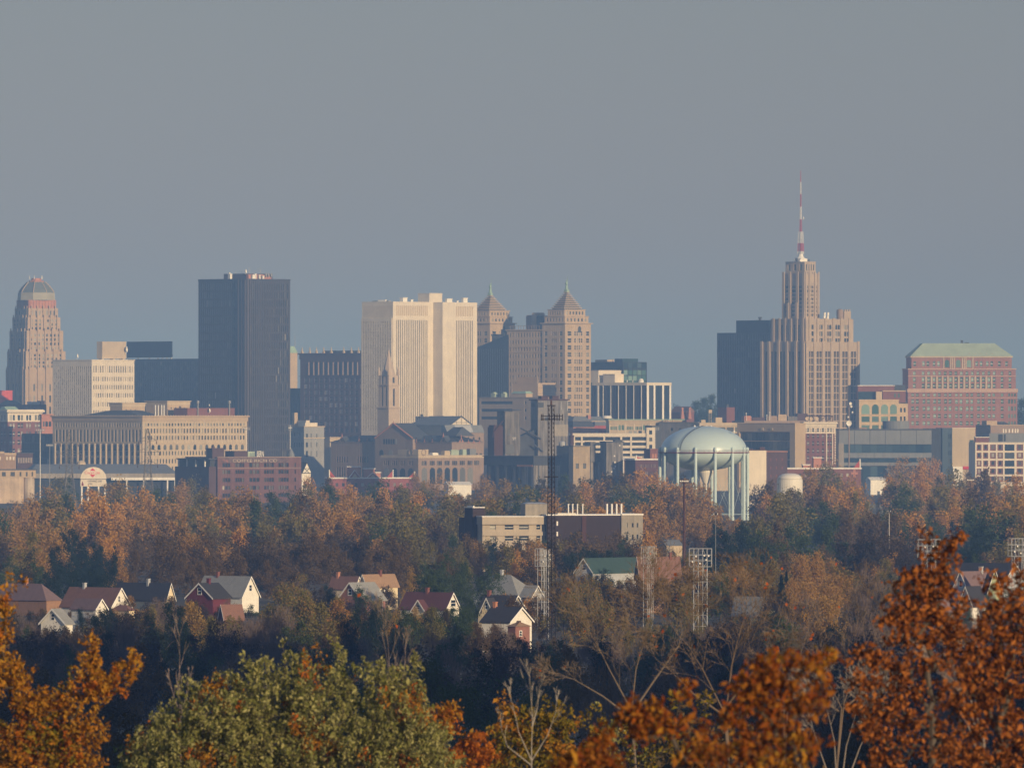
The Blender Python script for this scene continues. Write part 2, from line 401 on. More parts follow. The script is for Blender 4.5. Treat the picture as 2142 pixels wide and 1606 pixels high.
# ---- beige office slab with pinstripe left face
B = Bld('pinstripe_office', 'pale beige office block with pinstripe side and penthouse box', 'building', 192, 8300, 50, 754, 110, 281)
mb = MB(); rows = zl(B, [(765, 779), (788, 797), (805, 814), (822, 831), (841, 850), (858, 868)])
B.tier(mb, 0, B.w, 0, B.d, 0, B.h, ev(B.u(194), B.u(279), 18, .42), rows, ev(B.v(191), B.v(112), 19, .5), [(B.z(766 + 6.6 * i + 5.6), B.z(766 + 6.6 * i)) for i in range(16)][::-1], .6)
B.part('wall', mb, M['cream']); B.windows(G_SPECK)
mb = MB(); slab(mb, 0, B.w, 0, B.d, B.h, B.h + .8, .5); B.part('cornice', mb, M['cream'])
mb = MB(); u0, u1, v0, v1 = B.u(214, 3), B.u(264, 3), 3, B.v(180, 3)
mb.box(u0, u1, v0, v1, B.z(750), B.z(714)); B.part('penthouse', mb, M['buff'])
mb = MB()
for a in (u0 + 1, (u0 + u1) / 2, u1 - 3): mb.box(a, a + 2, v0 + 1, v1 - 1, B.h + .8, B.z(750))
B.part('penthouse_leg', mb, M['cream'])
dish(B, 'satellite_dish', (u1 - 1.5, v0 - 2.2, B.z(730)), 2.6, M['white'])
dish(B, 'satellite_dish', (1, B.v(161, 0) , B.h + 4), 1.9, M['white'])

# ---- navy office pair behind it
B = Bld('navy_office', 'long dark navy office slab with a raised roof box', 'building', 430, 8500, 38, 750, 268, 446)
mb = MB(); rows = zl(B, [(756 + 11 * i, 763 + 11 * i) for i in range(10)])
B.tier(mb, 0, B.w, 0, B.d, 0, B.h, ev(1, B.w - 1, 3, .6), rows, ev(1, B.d - 1, 34, .62), rows, .25); B.part('wall', mb, M['navy']); B.windows(G_SHADE)
mb = MB(); a, b = B.v(360, 4), B.v(265, 4); mb.box(4, B.w - 4, a, b, B.z(747), B.z(713)); mb.box(4.4, B.w - 5, a - .6, b - 14, B.z(744), B.z(741)); B.part('penthouse', mb, M['navy'])
mb = MB()
for t in (0, .1, .2, .3, .5, .75, 1): v_ = a + 1 + (b - a - 2) * t; mb.box(4.5, B.w - 5, v_ - .5, v_ + .5, B.h, B.z(747))
B.part('penthouse_leg', mb, M['steel'])

# ---- the tall dark tower
B = Bld('dark_tower', 'tallest dark slab tower with fine vertical ribs and cluttered roof', 'tower', 515, 7900, 44, 586, 415, 607)
mb = MB(); rows = [(B.z(606 + 17.5 * i), B.z(593 + 17.5 * i)) for i in range(22)]
B.tier(mb, 0, B.w, 0, B.d, 0, B.h, ev(B.u(523), B.u(604), 17, .55), rows, ev(B.v(496), B.v(418), 18, .55), rows, .55); B.part('wall', mb, M['charcoal'])
B.windows(G_SHADE)
mb = MB()
for a, b in ((516, 519), (521.5, 523)): mb.box(B.u(a), B.u(b), -.9, -.02, 0, B.h + .8)
for a, b in ((498, 500.5), (505, 507.5), (511, 514)): mb.box(-.9, -.02, B.v(b), B.v(a), 0, B.h + .8)
for a, b in ev(B.u(524), B.u(606), 18, .22): mb.box(a, b, -.35, -.02, 0, B.h - .5)
B.part('pier', mb, paint('dark precast', (.085, .066, .06)))
mb = MB(); slab(mb, 0, B.w, 0, B.d, B.h, B.h + 1.2, .3); B.part('parapet', mb, M['charcoal'])
zr = B.h + 1.2; mb = MB(); u1, v1 = B.u(570, 6), B.v(468, 6); mb.box(6, u1, 6, v1, zr, B.z(572)); B.part('penthouse', mb, M['dark brick'])
mb = MB(); mb.box(B.u(520, 3), u1 - 4, 3, 5.9, zr, B.z(574)); B.part('screen', mb, M['pink brick'])
for p, w_, h_ in ((480, 2.2, 4), (527, 3.2, 3), (532, 1.6, 4), (541, 1.4, 3), (478, 1.2, 5), (548, 1.8, 2.4)):
    x = B.u(p, 1.5) if p > 515 else 1.6; y = 1.5 if p > 515 else B.v(p, 1.6)
    mb = MB(); mb.box(x, x + w_, y - .8, y + .8, zr, zr + h_); mb.box(x - .2, x + w_ + .2, y - 1, y + 1, zr + h_, zr + h_ + .25); B.part('roof_unit', mb, M['white'])
for p in (557, 562, 568): dish(B, 'satellite_dish', (B.u(p, 2), 2, zr + 3.5), 1.7, M['grey'])
for p, yt in ((493, 566), (513, 563), (521, 556), (545, 560), (506, 565)):
    x, y = (B.u(p, 7), 7) if p > 515 else (7, B.v(p, 7)); mb = MB(); mb.tube((x, y, B.z(572)), (x, y, B.z(yt)), .22, .12)
    for q in (.4, .7): zq = B.z(572) + (B.z(yt) - B.z(572)) * q; mb.tube((x - .6, y, zq), (x + .6, y, zq), .1)
    B.part('antenna', mb, M['steel'])
dish(B, 'satellite_dish', (B.u(515, 6.5), 6.5, B.z(567)), 1.6, M['white'])

# ---- sliver of a peach tower, dark filler block and the brown columned hotel
B = Bld('peach_tower', 'narrow peach stone tower with green roof half hidden by the dark tower', 'tower', 596, 8700, 32, 738, 588, 622)
mb = MB(); mb.box(0, B.w, 0, B.d, 0, B.h); mb.box(-.3, B.w + .3, -.3, -.02, B.z(800), B.z(798)); B.part('wall', mb, M['tan'])
mb = MB(); mb.hip(-.4, B.w + .4, -.4, B.d + .4, B.h, B.z(724), 2.2, 3); B.part('roof', mb, M['copper'])
mb = MB(); mb.tube((B.u(617, 5), 5, B.z(725)), (B.u(617, 5), 5, B.z(702)), .3, .12); mb.lathe([(.05, B.z(702.5)), (.45, B.z(702)), (.05, B.z(701))], 8, (B.u(617, 5), 5)); B.part('flagpole', mb, M['steel'])
B = Bld('slate_block', 'dark slate coloured block filling the gap below the peach tower', 'building', 626, 8450, 34, 812, 596, 631)
mb = MB(); B.tier(mb, 0, B.w, 0, B.d, 0, B.h, (), (), ev(1, B.d - 1, 8, .5), ev(4, B.h - 4, 9, .6)); B.part('wall', mb, M['navy']); B.windows(G_SHADE)

B = Bld('brown_hotel', 'dark maroon brick block with a columned loggia below its roof', 'building', 764, 8400, 50, 741, 628, 790)
mb = MB(); cols = [(B.v(636.5 + 10.6 * i + 6), B.v(636.5 + 10.6 * i)) for i in range(12)][::-1]
rows = zl(B, [(790.5 + 13.1 * i, 799 + 13.1 * i) for i in range(9)])
B.tier(mb, 0, B.w, 0, B.d, 0, B.z(787), (), (), cols, rows, .7); B.part('wall', mb, M['dark brick']); B.windows(G_DARK, bar=M['brownstone'])
B.open = []; mb = MB(); B.tier(mb, 0, B.w, 0, B.d, B.z(786.2), B.z(751), (), (), [(B.v(647 + 10.2 * i + 8), B.v(647 + 10.2 * i)) for i in range(10)][::-1], zl(B, [(757, 783)]), 1.4)
B.part('loggia_wall', mb, M['dark brick']); B.windows(G_BLUE)
for i in range(11):
    mb = MB(); y = B.v(646 + 10.2 * i); mb.lathe([(.9, B.z(784)), (.9, B.z(783)), (.62, B.z(782.6)), (.55, B.z(758)), (.9, B.z(757))], 10, (-.2, y)); B.part('column', mb, M['brownstone'])
mb = MB(); slab(mb, 0, B.w, 0, B.d, B.z(787), B.z(786.2), 1); slab(mb, 0, B.w, 0, B.d, B.z(751), B.h, .6); slab(mb, 0, B.w, 0, B.d, B.h, B.h + 1.2, 1.8); B.part('cornice', mb, M['dark brick'])
mb = MB(); mb.box(B.w * .2, B.w, 8, B.v(672), B.h + 1.2, B.z(733)); B.part('penthouse', mb, M['slate'])
for p in (632, 648, 662, 677, 693, 719, 735, 750):
    y = B.v(p); mb = MB(); mb.box(-.9, .9, y - .9, y + .9, B.h + 1.2, B.h + 2.6); mb.lathe([(.7, B.h + 2.6), (.95, B.h + 3.6), (.3, B.h + 4.6), (.5, B.h + 5.4), (.05, B.h + 6.6)], 8, (0, y)); B.part('finial', mb, M['buff'])

# ---- the white tower
B = Bld('white_tower', 'broad white concrete tower with blank service core and striped windows', 'tower', 822, 8100, 50, 633, 757, 998)
mb = MB(); g = [(B.u(a), B.u(b)) for a, b in ((828, 895), (953, 990))]
c1 = ev(*g[0], 17, .46); c2 = ev(*g[1], 10, .46)
B.tier(mb, 0, B.w, 0, B.d, 0, B.z(665), c1 + c2, [(2, B.z(669))], (), (), .8)
B.part('wall', mb, M['cream']); B.windows(G_STRIP)
B.open = []; sp_ = [(B.z(670 + 7.0 * i), B.z(664.5 + 7.0 * i)) for i in range(34)]
mb = MB(); B.tier(mb, -.9, -.02, .8, B.d, 0, B.z(665) - .05, (), (), ev(B.v(820), B.v(759), 17, .5), sorted(q for q in sp_ if q[1] < B.z(665) - .3), .8); B.part('side_wall', mb, M['cream']); B.windows(G_SPECK)
B.open = []; mb = MB(); B.tier(mb, 0, B.w, 0, B.d, B.z(665), B.h, ev(*g[0], 17, .62) + ev(*g[1], 10, .62), zl(B, [(639, 660)]), ev(B.v(820), B.v(759), 30, .46), zl(B, [(639, 664.5)]), .5)
B.part('upper_wall', mb, M['cream']); B.windows(M['buff'], name='louvre')
mb = MB(); p_ = 20 * B.D / F / B.s; mb.box(B.u(906), B.u(952, -p_), -p_, -.03, 0, B.h + .8); B.part('service_core', mb, M['cream'])
mb = MB(); slab(mb, 0, B.w, 0, B.d, B.h, B.h + .9, .12); B.part('parapet', mb, M['cream'])
zr = B.h + .9
def blk(n, pa, pc, pb, y, zt, m):
    u0_, u1_ = B.u(pc, y), B.u(pb, y); mb = MB(); mb.box(u0_, u1_, y, y + (pc - pa) * B.D / F / B.s, zr, B.z(zt)); mb.box(u0_ - .3, u1_ + .3, y - .3, y + (pc - pa) * B.D / F / B.s + .3, B.z(zt), B.z(zt) + .5); return B.part(n, mb, m)
blk('penthouse', 874, 898, 925, 5, 613, M['cream'])
for pa, pc, pb, zt in ((836, 843, 852, 623), (858, 860, 864, 627), (931, 935, 946, 624), (965, 969, 978, 622), (955, 956, 959, 628)): blk('roof_unit', pa, pc, pb, 3, zt, M['white'])
mb = MB(); y_ = B.v(800, 2); mb.box(2, 4, B.v(806, 2), B.v(790, 2), zr, zr + 1.6); B.part('roof_unit', mb, M['white'])
mb = MB(); mb.box(2.5, 6, B.v(812, 2), B.v(778, 2) , zr, zr + .9); B.part('roof_duct', mb, M['grey'])

# ---- old post office: clock-less gothic tower and its steep roofed block
B = Bld('gothic_tower', 'slender brown gothic tower with pinnacles in front of the white tower', 'tower', 813, 7960, 45, 854, 790, 836)
gs_ = paint('gothic sandstone', (.47, .37, .275)); w, d = B.w, B.d; mb = MB(); mb.box(0, w, 0, d, 0, B.h); B.part('shaft', mb, gs_)
mb = MB(); slab(mb, 0, w, 0, d, B.h, B.z(851.5), .9); slab(mb, .3, w - .3, .3, d - .3, B.z(806), B.z(804.5), .8); B.part('cornice', mb, gs_)
mb = MB(); B.tier(mb, .3, w - .3, .3, d - .3, B.z(851.5), B.z(806), [(w * .42, w * .58)], zl(B, [(813, 849)]), [(d * .2, d * .36), (d * .55, d * .72)], zl(B, [(809, 849)]), 1.2)
B.tier(mb, .8, w - .8, .8, d - .8, B.z(804.5), B.z(785), [(w * .42, w * .6)], zl(B, [(789, 801)]), [(d * .25, d * .4), (d * .58, d * .72)], zl(B, [(787, 803)]), 1.0)
B.part('belfry', mb, gs_); B.windows(G_SHADE, name='louvred_opening')
for x, y in ((.8, .8), (w - .8, .8), (.8, d - .8), (w - .8, d - .8)):
    mb = MB(); mb.lathe([(1.2, B.z(785)), (1.2, B.z(778)), (.05, B.z(765))], 6, (x, y)); B.part('pinnacle', mb, gs_)
mb = MB(); mb.lathe([(w * .47, B.z(785)), (w * .40, B.z(779)), (w * .17, B.z(752)), (.2, B.z(730))], 8, (w / 2, d / 2))
for i in range(8):
    a = R(45 * i)
    for k in range(5): q = 1 - k / 6; mb.lathe([(.02, B.z(782 - 8 * k)), (.35, B.z(783 - 8 * k)), (.02, B.z(780 - 8 * k))], 5, (w / 2 + w * .37 * q * math.cos(a), d / 2 + w * .37 * q * math.sin(a)))
B.part('spire', mb, gs_)

B = Bld('gothic_block', 'rambling brown stone block with steep dark roofs and pointed dormers', 'building', 945, 7480, 46, 926, 692, 1012)
w, d = B.w, B.d; mb = MB(); lc = [(B.v(b), B.v(a)) for a, b in ((704, 707), (709, 712), (714, 717), (719, 722), (724, 727), (747, 750), (752, 755), (757, 760), (762, 765), (767, 770))][::-1]
B.tier(mb, 0, w, 0, d, 0, B.h, ev(1, w - 1, 7, .5), zl(B, [(948, 965)]), lc, zl(B, [(956, 968), (978, 998)]), .6); B.part('wall', mb, M['brownstone']); B.windows(G_SHADE)
mb = MB(); slab(mb, 0, w, 0, d, B.h, B.h + .6, .5); B.part('cornice', mb, M['brownstone'])
mb = MB(); mb.hip(.2, w - .2, .2, d - .2, B.h + .6, B.z(911), w * .36, 14); rf = B.part('roof', mb, M['slate'])
def gable(B, face, a, b, zb, zt, dep, wall, roof, name='gable', off=0.0, over=.35, run=0, ledge=True):
    """gabled front standing on a facade: a..b along the face, depth dep forward, roof running back"""
    m = (a + b) / 2; t = .35
    P = (lambda u, o, z: (u, off + o, z)) if face == 'R' else (lambda u, o, z: (off + o, u, z))
    mb = MB(); mb.prism([P(a, -dep, zb), P(b, -dep, zb), P(m, -dep, zt)], (0, dep + run, 0) if face == 'R' else (dep + run, 0, 0)); g_ = B.part(name, mb, wall)
    mb = MB(); sl = (zt - zb) / (m - a); va = Vector(P(0, dep + run + .2, 0)) - Vector(P(0, -over, 0))
    for e, sg in ((a, 1), (b, -1)):
        ex = e - sg * over
        q = [P(ex, -dep - over, zb - over * sl + .05), P(m, -dep - over, zt + .05), P(m, -dep - over, zt + .05 + t), P(ex, -dep - over, zb - over * sl + .05 + t)]
        mb.prism(q, tuple(va + Vector(P(0, dep, 0)) - Vector(P(0, 0, 0))) if 0 else tuple(Vector(P(0, dep + run + over, 0)) - Vector(P(0, -over, 0)) + Vector((0, 0, 0))))
    B.part('roof', mb, roof, parent=g_); return g_
a, b = B.v(869), B.v(790)                                          # the big central gable
mb = MB(); mb.box(-3, -.02, a, b, 0, B.h + 3); B.part('pavilion', mb, M['brownstone'])
gable(B, 'L', a, b, B.h + 3, B.z(886), 3, M['brownstone'], M['slate'], run=w * .5)
mb = MB(); m_ = (a + b) / 2
for e in (a, b): mb.tube((-3.4, e, B.h + 3.6), (-3.4, m_, B.z(885.4)), .7, k=4)
mb.tube((-3.2, m_, B.z(886)), (-3.2, m_, B.z(880)), .35, .15); B.part('coping', mb, M['pink brick'])
B.arches(G_DARK, 'L', [(B.v(p + 8), B.v(p)) for p in (800, 819)], B.z(953), B.z(941), off=-3)
B.arches(G_DARK, 'L', [(B.v(p + 3), B.v(p)) for p in (808, 813, 818, 823, 828, 833)], B.z(929), B.z(918), off=-3)
for p, hw_, yt in ((716, 7, 914), (752, 5, 920), (769, 5, 920), (872, 5, 922), (889, 5, 922), (905, 5, 922), (928, 7, 912)):
    gable(B, 'L', B.v(p + hw_), B.v(p - hw_), B.h + .6, B.z(yt), .4, M['brownstone'], M['slate'], 'dormer', run=5)
    mb = MB(); mb.lathe([(.8, B.z(yt + 3)), (.5, B.z(yt - 1)), (.05, B.z(yt - 8))], 6, (-.3, B.v(p))); B.part('pinnacle', mb, M['pink brick'])
    B.arches(G_SHADE, 'L', [(B.v(p + 1.6), B.v(p - 1.6))], B.h + .8, B.h + 4.5, off=-.4)
for p, hw_, yt in ((964, 6, 916), (979, 4, 924), (990, 4, 924), (1002, 4, 924)):
    gable(B, 'R', B.u(p - hw_), B.u(p + hw_), B.h + .6, B.z(yt), .4, M['pink brick'], M['slate'], 'dormer', run=5)
    mb = MB(); mb.lathe([(.8, B.z(yt + 3)), (.5, B.z(yt - 1)), (.05, B.z(yt - 8))], 6, (B.u(p), -.3)); B.part('pinnacle', mb, M['pink brick'])
    B.arches(G_SHADE, 'R', [(B.u(p - 1.6), B.u(p + 1.6))], B.h + .8, B.h + 4.5, off=-.4)
mb = MB(); mb.hip(w * .2, w * .8, B.v(955, 8), B.v(925, 8), B.z(912), B.z(893), w * .29, 3); B.part('turret_roof', mb, M['slate'])

B = Bld('arcade_annex', 'flat roofed annex with tall arched windows before the steep roofed block', 'building', 875, 7280, 45, 940, 797, 1012)
w, d = B.w, B.d; mb = MB(); tr = [(p, p + 3) for q in (882, 899, 914, 930, 946, 962, 978, 992) for p in (q, q + 3.6, q + 7.2)]
tl = [(p, p + 3) for q in (803, 820, 837, 854) for p in (q, q + 3.6, q + 7.2)]
B.tier(mb, 0, w, 0, d, 0, B.z(958), pxR(B, tr), zl(B, [(964, 973)]), pxL(B, tl)[::-1], zl(B, [(964, 973)]), .5); B.part('wall', mb, M['brownstone']); B.windows(G_SHADE)
B.arches(G_DARK, 'R', [(B.u(p), B.u(p + 11)) for p in (882, 899, 914, 930, 946, 962, 978)], B.z(1012), B.z(978)); B.arches(G_DARK, 'L', [(B.v(p + 11), B.v(p)) for p in (803, 820, 837, 854)], B.z(1012), B.z(979))
mb = MB(); mb.box(-.3, w, -.3, d, B.z(958), B.z(952)); B.part('parapet', mb, M['buff'])
mb = MB(); mb.box(-.6, B.u(895), -.6, B.v(833), B.z(952), B.h); B.part('corner_block', mb, M['buff'])
for face in 'RL':
    mb = MB(); c = (B.u(885), -.75, B.z(946)) if face == 'R' else (-.75, B.v(861), B.z(946)); n = 16
    pts = [((c[0] + 2.2 * math.cos(2 * math.pi * i / n), c[1], c[2] + 2.2 * math.sin(2 * math.pi * i / n)) if face == 'R' else (c[0], c[1] + 2.2 * math.cos(2 * math.pi * i / n), c[2] + 2.2 * math.sin(2 * math.pi * i / n))) for i in range(n)]
    for p, q in zip(pts, pts[1:] + pts[:1]): mb.tube(p, q, .28, k=5)
    B.part('ring_emblem', mb, M['brownstone'])
for pa, pb, zt, m_ in ((905, 917, 948, 'white'), (930, 942, 944, 'buff'), (944, 960, 942, 'pale green'), (968, 976, 941, 'pale green'), (983, 996, 940, 'lead')):
    mb = MB(); mb.box(B.u(pa, 8), B.u(pb, 8), 8, 12, B.z(952), B.z(zt)); mb.box(B.u(pa, 8) + .5, B.u(pb, 8) - .5, 8.5, 11.5, B.z(zt), B.z(zt) + .4); B.part('roof_unit', mb, M[m_])

# ---- hipped hall with a glazed pediment
B = Bld('pediment_hall', 'grey hipped roof hall with a pale framed pediment', 'hall', 940, 7850, 37, 889, 855, 986)
w, d = B.w, B.d; mb = MB(); mb.box(0, w, 0, d, 0, B.h); B.part('wall', mb, M['buff'])
zt = B.z(870, 20); m_ = w / 2; mb = MB()
A = [(-1, -1, B.h), (w + 1, -1, B.h), (w + 1, d + 1, B.h), (-1, d + 1, B.h)]; r0, r1 = (m_, -1, zt), (m_, d * .75, zt)
mb.face([A[3], A[0], r0, r1]); mb.face([A[1], A[2], r1, r0]); mb.face([A[2], A[3], r1]); mb.face([A[0], A[1], r0]); mb.face(A[::-1]); B.part('roof', mb, M['lead'])
mb = MB(); mb.prism([(1.5, -1.3, B.h + .4), (w - 1.5, -1.3, B.h + .4), (m_, -1.3, zt - 1)], (0, .25, 0)); pd_ = B.part('pediment', mb, M['cream'])
mb = MB()
for t in (.25, .5, .75):
    u_ = 1.5 + (w - 3) * t; mb.box(u_ - .15, u_ + .15, -1.5, -1.33, B.h + .4, B.h + .4 + (zt - 1.4 - B.h) * (1 - abs(t - .5) * 2) + .01)
mb.box(3, w - 3, -1.52, -1.34, B.h + 2, B.h + 2.3); mb.tube((0, -1.4, B.h + .3), (m_, -1.4, zt), .35, k=4); mb.tube((w, -1.4, B.h + .3), (m_, -1.4, zt), .35, k=4); B.part('pediment_frame', mb, M['slate'], parent=pd_)
B = Bld('skylight_shed', 'low shed with a pale slanting skylight below the pediment', 'shed', 936, 7700, 37, 905, 925, 1012)
w, d = B.w, B.d; mb = MB(); mb.box(0, w, 0, d, 0, B.h); B.part('wall', mb, M['brownstone'])
mb = MB(); mb.prism([(-.5, -.5, B.h), (-.5, d + .5, B.h), (-.5, d + .5, B.z(889)), (-.5, d * .5, B.z(889))], (w + 1, 0, 0)); B.part('roof', mb, M['lead'])
mb = MB(); a_, b_ = Vector((w * .25, -.3, B.h + .3)), Vector((w * .25, d * .48, B.z(889.6))); nrm = Vector((0, -(b_.z - a_.z), b_.y - a_.y)).normalized() * .25
mb.prism([tuple(a_ + nrm * .4), (w * .7, a_.y + nrm.y * .4, a_.z + nrm.z * .4), (w * .7, b_.y + nrm.y * .4, b_.z + nrm.z * .4), tuple(b_ + nrm * .4)], tuple(nrm)); B.part('skylight', mb, M['steel'])

# ---- small cream-topped office, half timbered house, red gabled row
B = Bld('stone_office', 'small grey stone office with a cream upper block beside the dark tower', 'building', 636, 7650, 30, 893, 606, 678)
w, d = B.w, B.d; mb = MB(); cs = pxR(B, [(640, 644), (650, 651.5), (662, 663.5)])
B.tier(mb, 0, w, 0, d, 0, B.h, cs, zl(B, [(907, 915), (925, 935), (943, 955)]), ev(2, d - 2, 5, .4), zl(B, [(905, 912), (925, 935)])); B.part('wall', mb, M['grey']); B.windows(G_DARK)
mb = MB(); slab(mb, 0, w, 0, d, B.z(917), B.z(914.5), .5) if 0 else mb.box(-.5, w + .5, -.5, -.03, B.z(917), B.z(915)); slab(mb, 0, w, 0, d, B.h, B.h + .7, .6); B.part('cornice', mb, M['buff'])
mb = MB(); mb.box(2, w - 5, 2, d * .6, B.h + .7, B.z(884)); mb.box(4, w * .4, 4, d * .8, B.z(884), B.z(879)); B.part('upper_block', mb, M['cream'])
mb = MB(); mb.box(1, 4, d - 6, d - 2, B.h + .7, B.z(863)); B.part('chimney', mb, M['tan'])
B = Bld('pale_wall', 'blank cream wall below the maroon hotel and beside the stone office', 'building', 690, 8000, 40, 916, 676, 720)
mb = MB(); mb.box(0, B.w, 0, B.d, 0, B.h); slab(mb, 0, B.w, 0, B.d, B.h, B.h + .8, .5); B.part('wall', mb, M['buff'])

B = Bld('timbered_house', 'small half timbered white house with dark roof beside the brick warehouse', 'house', 631, 6500, 40, 990, 612, 650)
w, d = B.w, B.d; mb = MB(); mb.box(0, w, 0, d, 0, B.h); B.part('wall', mb, M['siding white'])
mb = MB(); mb.prism([(-.6, -.6, B.h), (w + .6, -.6, B.h), (w / 2, -.6, B.z(966))], (0, d + 1, 0)); B.part('roof', mb, M['slate'])
mb = MB(); mb.prism([(.2, -.75, B.h + .2), (w - .2, -.75, B.h + .2), (w / 2, -.75, B.z(968))], (0, .12, 0)); gb = B.part('gable', mb, M['siding white'])
mb = MB()
for p, q in (((0, B.h + .3), (w / 2, B.z(967.5))), ((w, B.h + .3), (w / 2, B.z(967.5))), ((w * .25, B.h + .3), (w * .75, B.z(980))), ((w * .75, B.h + .3), (w * .25, B.z(980))), ((.2, B.z(980)), (w - .2, B.z(980))), ((0, B.h + .2), (w, B.h + .2))): mb.tube((p[0], -.85, p[1]), (q[0], -.85, q[1]), .18, k=4)
B.part('timber', mb, M['dark iron'], parent=gb)
mb = MB(); mb.box(w * .3, w * .8, -.2, -.03, B.z(1012), B.z(994)); B.part('bay_panel', mb, M['cream'])

def parapet_row(name, label, xl, xr, D, yc, psi, gables, spikes, blocks, cross=(), wall=(.27, .085, .07)):
    B = Bld(name, label, 'building', xl, D, psi, yc, None, xr, d=26.0)
    w, d = B.w, B.d; mb = MB(); cs = ev(3, w - 3, 12, .4)
    B.tier(mb, 0, w, 0, d, 0, B.h, cs, zl(B, [(yc + 9, yc + 16), (yc + 24, yc + 32)]), (), (), .4); B.part('wall', mb, paint('painted red brick', wall)); B.windows(G_BLIND)
    mb = MB(); mb.box(-.5, w + .5, -.6, d + .5, B.h, B.h + .9); B.part('coping', mb, M['white'])
    for p, hw_, yt in gables:
        a, b = B.u(p - hw_), B.u(p + hw_); g_ = gable(B, 'R', a, b, B.h + .9, B.z(yt), .8, paint('gable brick', (.30, .09, .075)), M['white'], run=2)
        mb = MB(); m = (a + b) / 2; mb.prism([(a + (m - a) * .5, -1.0, B.h + 1), (b - (m - a) * .5, -1.0, B.h + 1), (m, -1.0, B.h + 1 + (B.z(yt) - B.h) * .5)], (0, .18, 0)); B.part('gable_panel', mb, M['buff'], parent=g_)
    for p, yt in spikes:
        x = B.u(p); mb = MB(); mb.box(x - .35, x + .35, -.4, .4, B.h + .9, B.z(yt)); sp = B.part('corner_post', mb, M['white'])
        sg = 1 if p < (xl + xr) / 2 else -1; mb = MB(); mb.prism([(x + sg * .36, -.2, B.h + .9), (x + sg * 4.2, -.2, B.h + .9), (x + sg * .36, -.2, B.z(yt) - .8)], (0, .4, 0)); B.part('fin', mb, M['red'], parent=sp)
    for pa, pb, yt in blocks:
        mb = MB(); mb.box(B.u(pa, 6), B.u(pb, 6), 6, 12, B.h + .9, B.z(yt)); c = B.part('stair_block', mb, M['pink brick'])
        mb = MB(); slab(mb, B.u(pa, 6), B.u(pb, 6), 6, 12, B.z(yt), B.z(yt) + .6, .4); B.part('coping', mb, M['white'], parent=c)
    for p, q in cross:
        mb = MB(); x = B.u(p); z = B.z(q); mb.box(x - 2.2, x + 2.2, -.3, -.05, z - .8, z + .8); mb.box(x - .8, x + .8, -.32, -.06, z + .81, z + 2.6); mb.box(x - .8, x + .8, -.32, -.06, z - 2.6, z - .81); B.part('brick_cross', mb, M['pink brick'])
    return B
parapet_row('gabled_row', 'long low red brick row with white coping and twin gables', 689, 868, 6700, 1001, 8, ((742, 11, 984), (780, 11, 989)), ((689, 982), (822, 982), (867, 986)), ((727, 753, 977), (762, 784, 981), (786, 796, 989)))

# ---- big beige railway-style office block in front of the dark tower
B = Bld('arcaded_office', 'long beige office block with arched lower storeys and bracketed cornice', 'building', 298, 7000, 47, 872, 110, 517)
w, d = B.w, B.d; L0, L1 = B.v(296), B.v(114); R0, R1 = B.u(301), B.u(513)
mb = MB(); B.tier(mb, 0, w, 0, d, B.z(895.5), B.z(881), ev(R0, R1, 34, .5), zl(B, [(885, 891)]), ev(L0, L1, 34, .5), zl(B, [(885, 893)]), .5); B.part('attic_wall', mb, M['buff'])
B.windows(G_BLIND, limit=60)
B.open = []; mb = MB(); B.tier(mb, 0, w, 0, d, B.z(926), B.z(895.5), ev(R0, R1, 34, .5), zl(B, [(896.5, 906), (911.5, 920)]), ev(L0, L1, 25, .56), zl(B, [(899, 924)]), .8); B.part('middle_wall', mb, M['buff']); B.windows(G_DARK)
mb = MB(); mb.box(-.4, w, -.4, d, B.z(928), B.z(926)); B.part('belt_course', mb, M['buff'])
B.open = []; mb = MB(); B.tier(mb, 0, w, 0, d, 0, B.z(928), ev(R0, R1, 34, .42), zl(B, [(943.5, 952), (960, 969), (976, 985)]), ev(L0, L1, 15, .5), zl(B, [(944, 953), (958, 970), (976, 986)]), .6); B.part('wall', mb, M['buff']); B.windows(G_DARK)
B.arches(G_DARK, 'R', ev(R0, R1, 17, .46), B.z(941), B.z(930)); B.arches(G_SHADE, 'L', ev(L0, L1, 15, .52), B.z(943), B.z(930))
for a, b in ev(L0 - 2, L1 + 2, 16, .18): mb = MB(); mb.lathe([(.9, B.z(985)), (.8, B.z(932)), (1.1, B.z(928))], 8, (-.2, (a + b) / 2)); B.part('pilaster', mb, M['buff'])
mb = MB(); slab(mb, 0, w, 0, d, B.z(881), B.h, .5); slab(mb, 0, w, 0, d, B.h, B.z(869.5), 1.4); B.part('cornice', mb, M['tan'])
mb = MB()
for a, b in ev(-1, w + 1, 40, .4): mb.box(a, b, -1.2, -.6, B.z(869.5), B.z(868.4))
for a, b in ev(0, d + 1, 34, .4): mb.box(-1.2, -.6, a, b, B.z(869.5), B.z(868.4))
B.part('crest', mb, M['tan'])
zr = B.z(869.5)
mb = MB(); a, b = B.v(292, 10), B.v(168, 10); mb.loft([[(10, a, zr), (30, a, zr), (30, b, zr), (10, b, zr)], [(12, a + 14, B.z(859)), (28, a + 14, B.z(859)), (28, b - 26, B.z(859)), (12, b - 26, B.z(859))], [(15, a + 26, B.z(857)), (25, a + 26, B.z(857)), (25, b - 38, B.z(857)), (15, b - 38, B.z(857))]]); B.part('roof', mb, M['slate'])
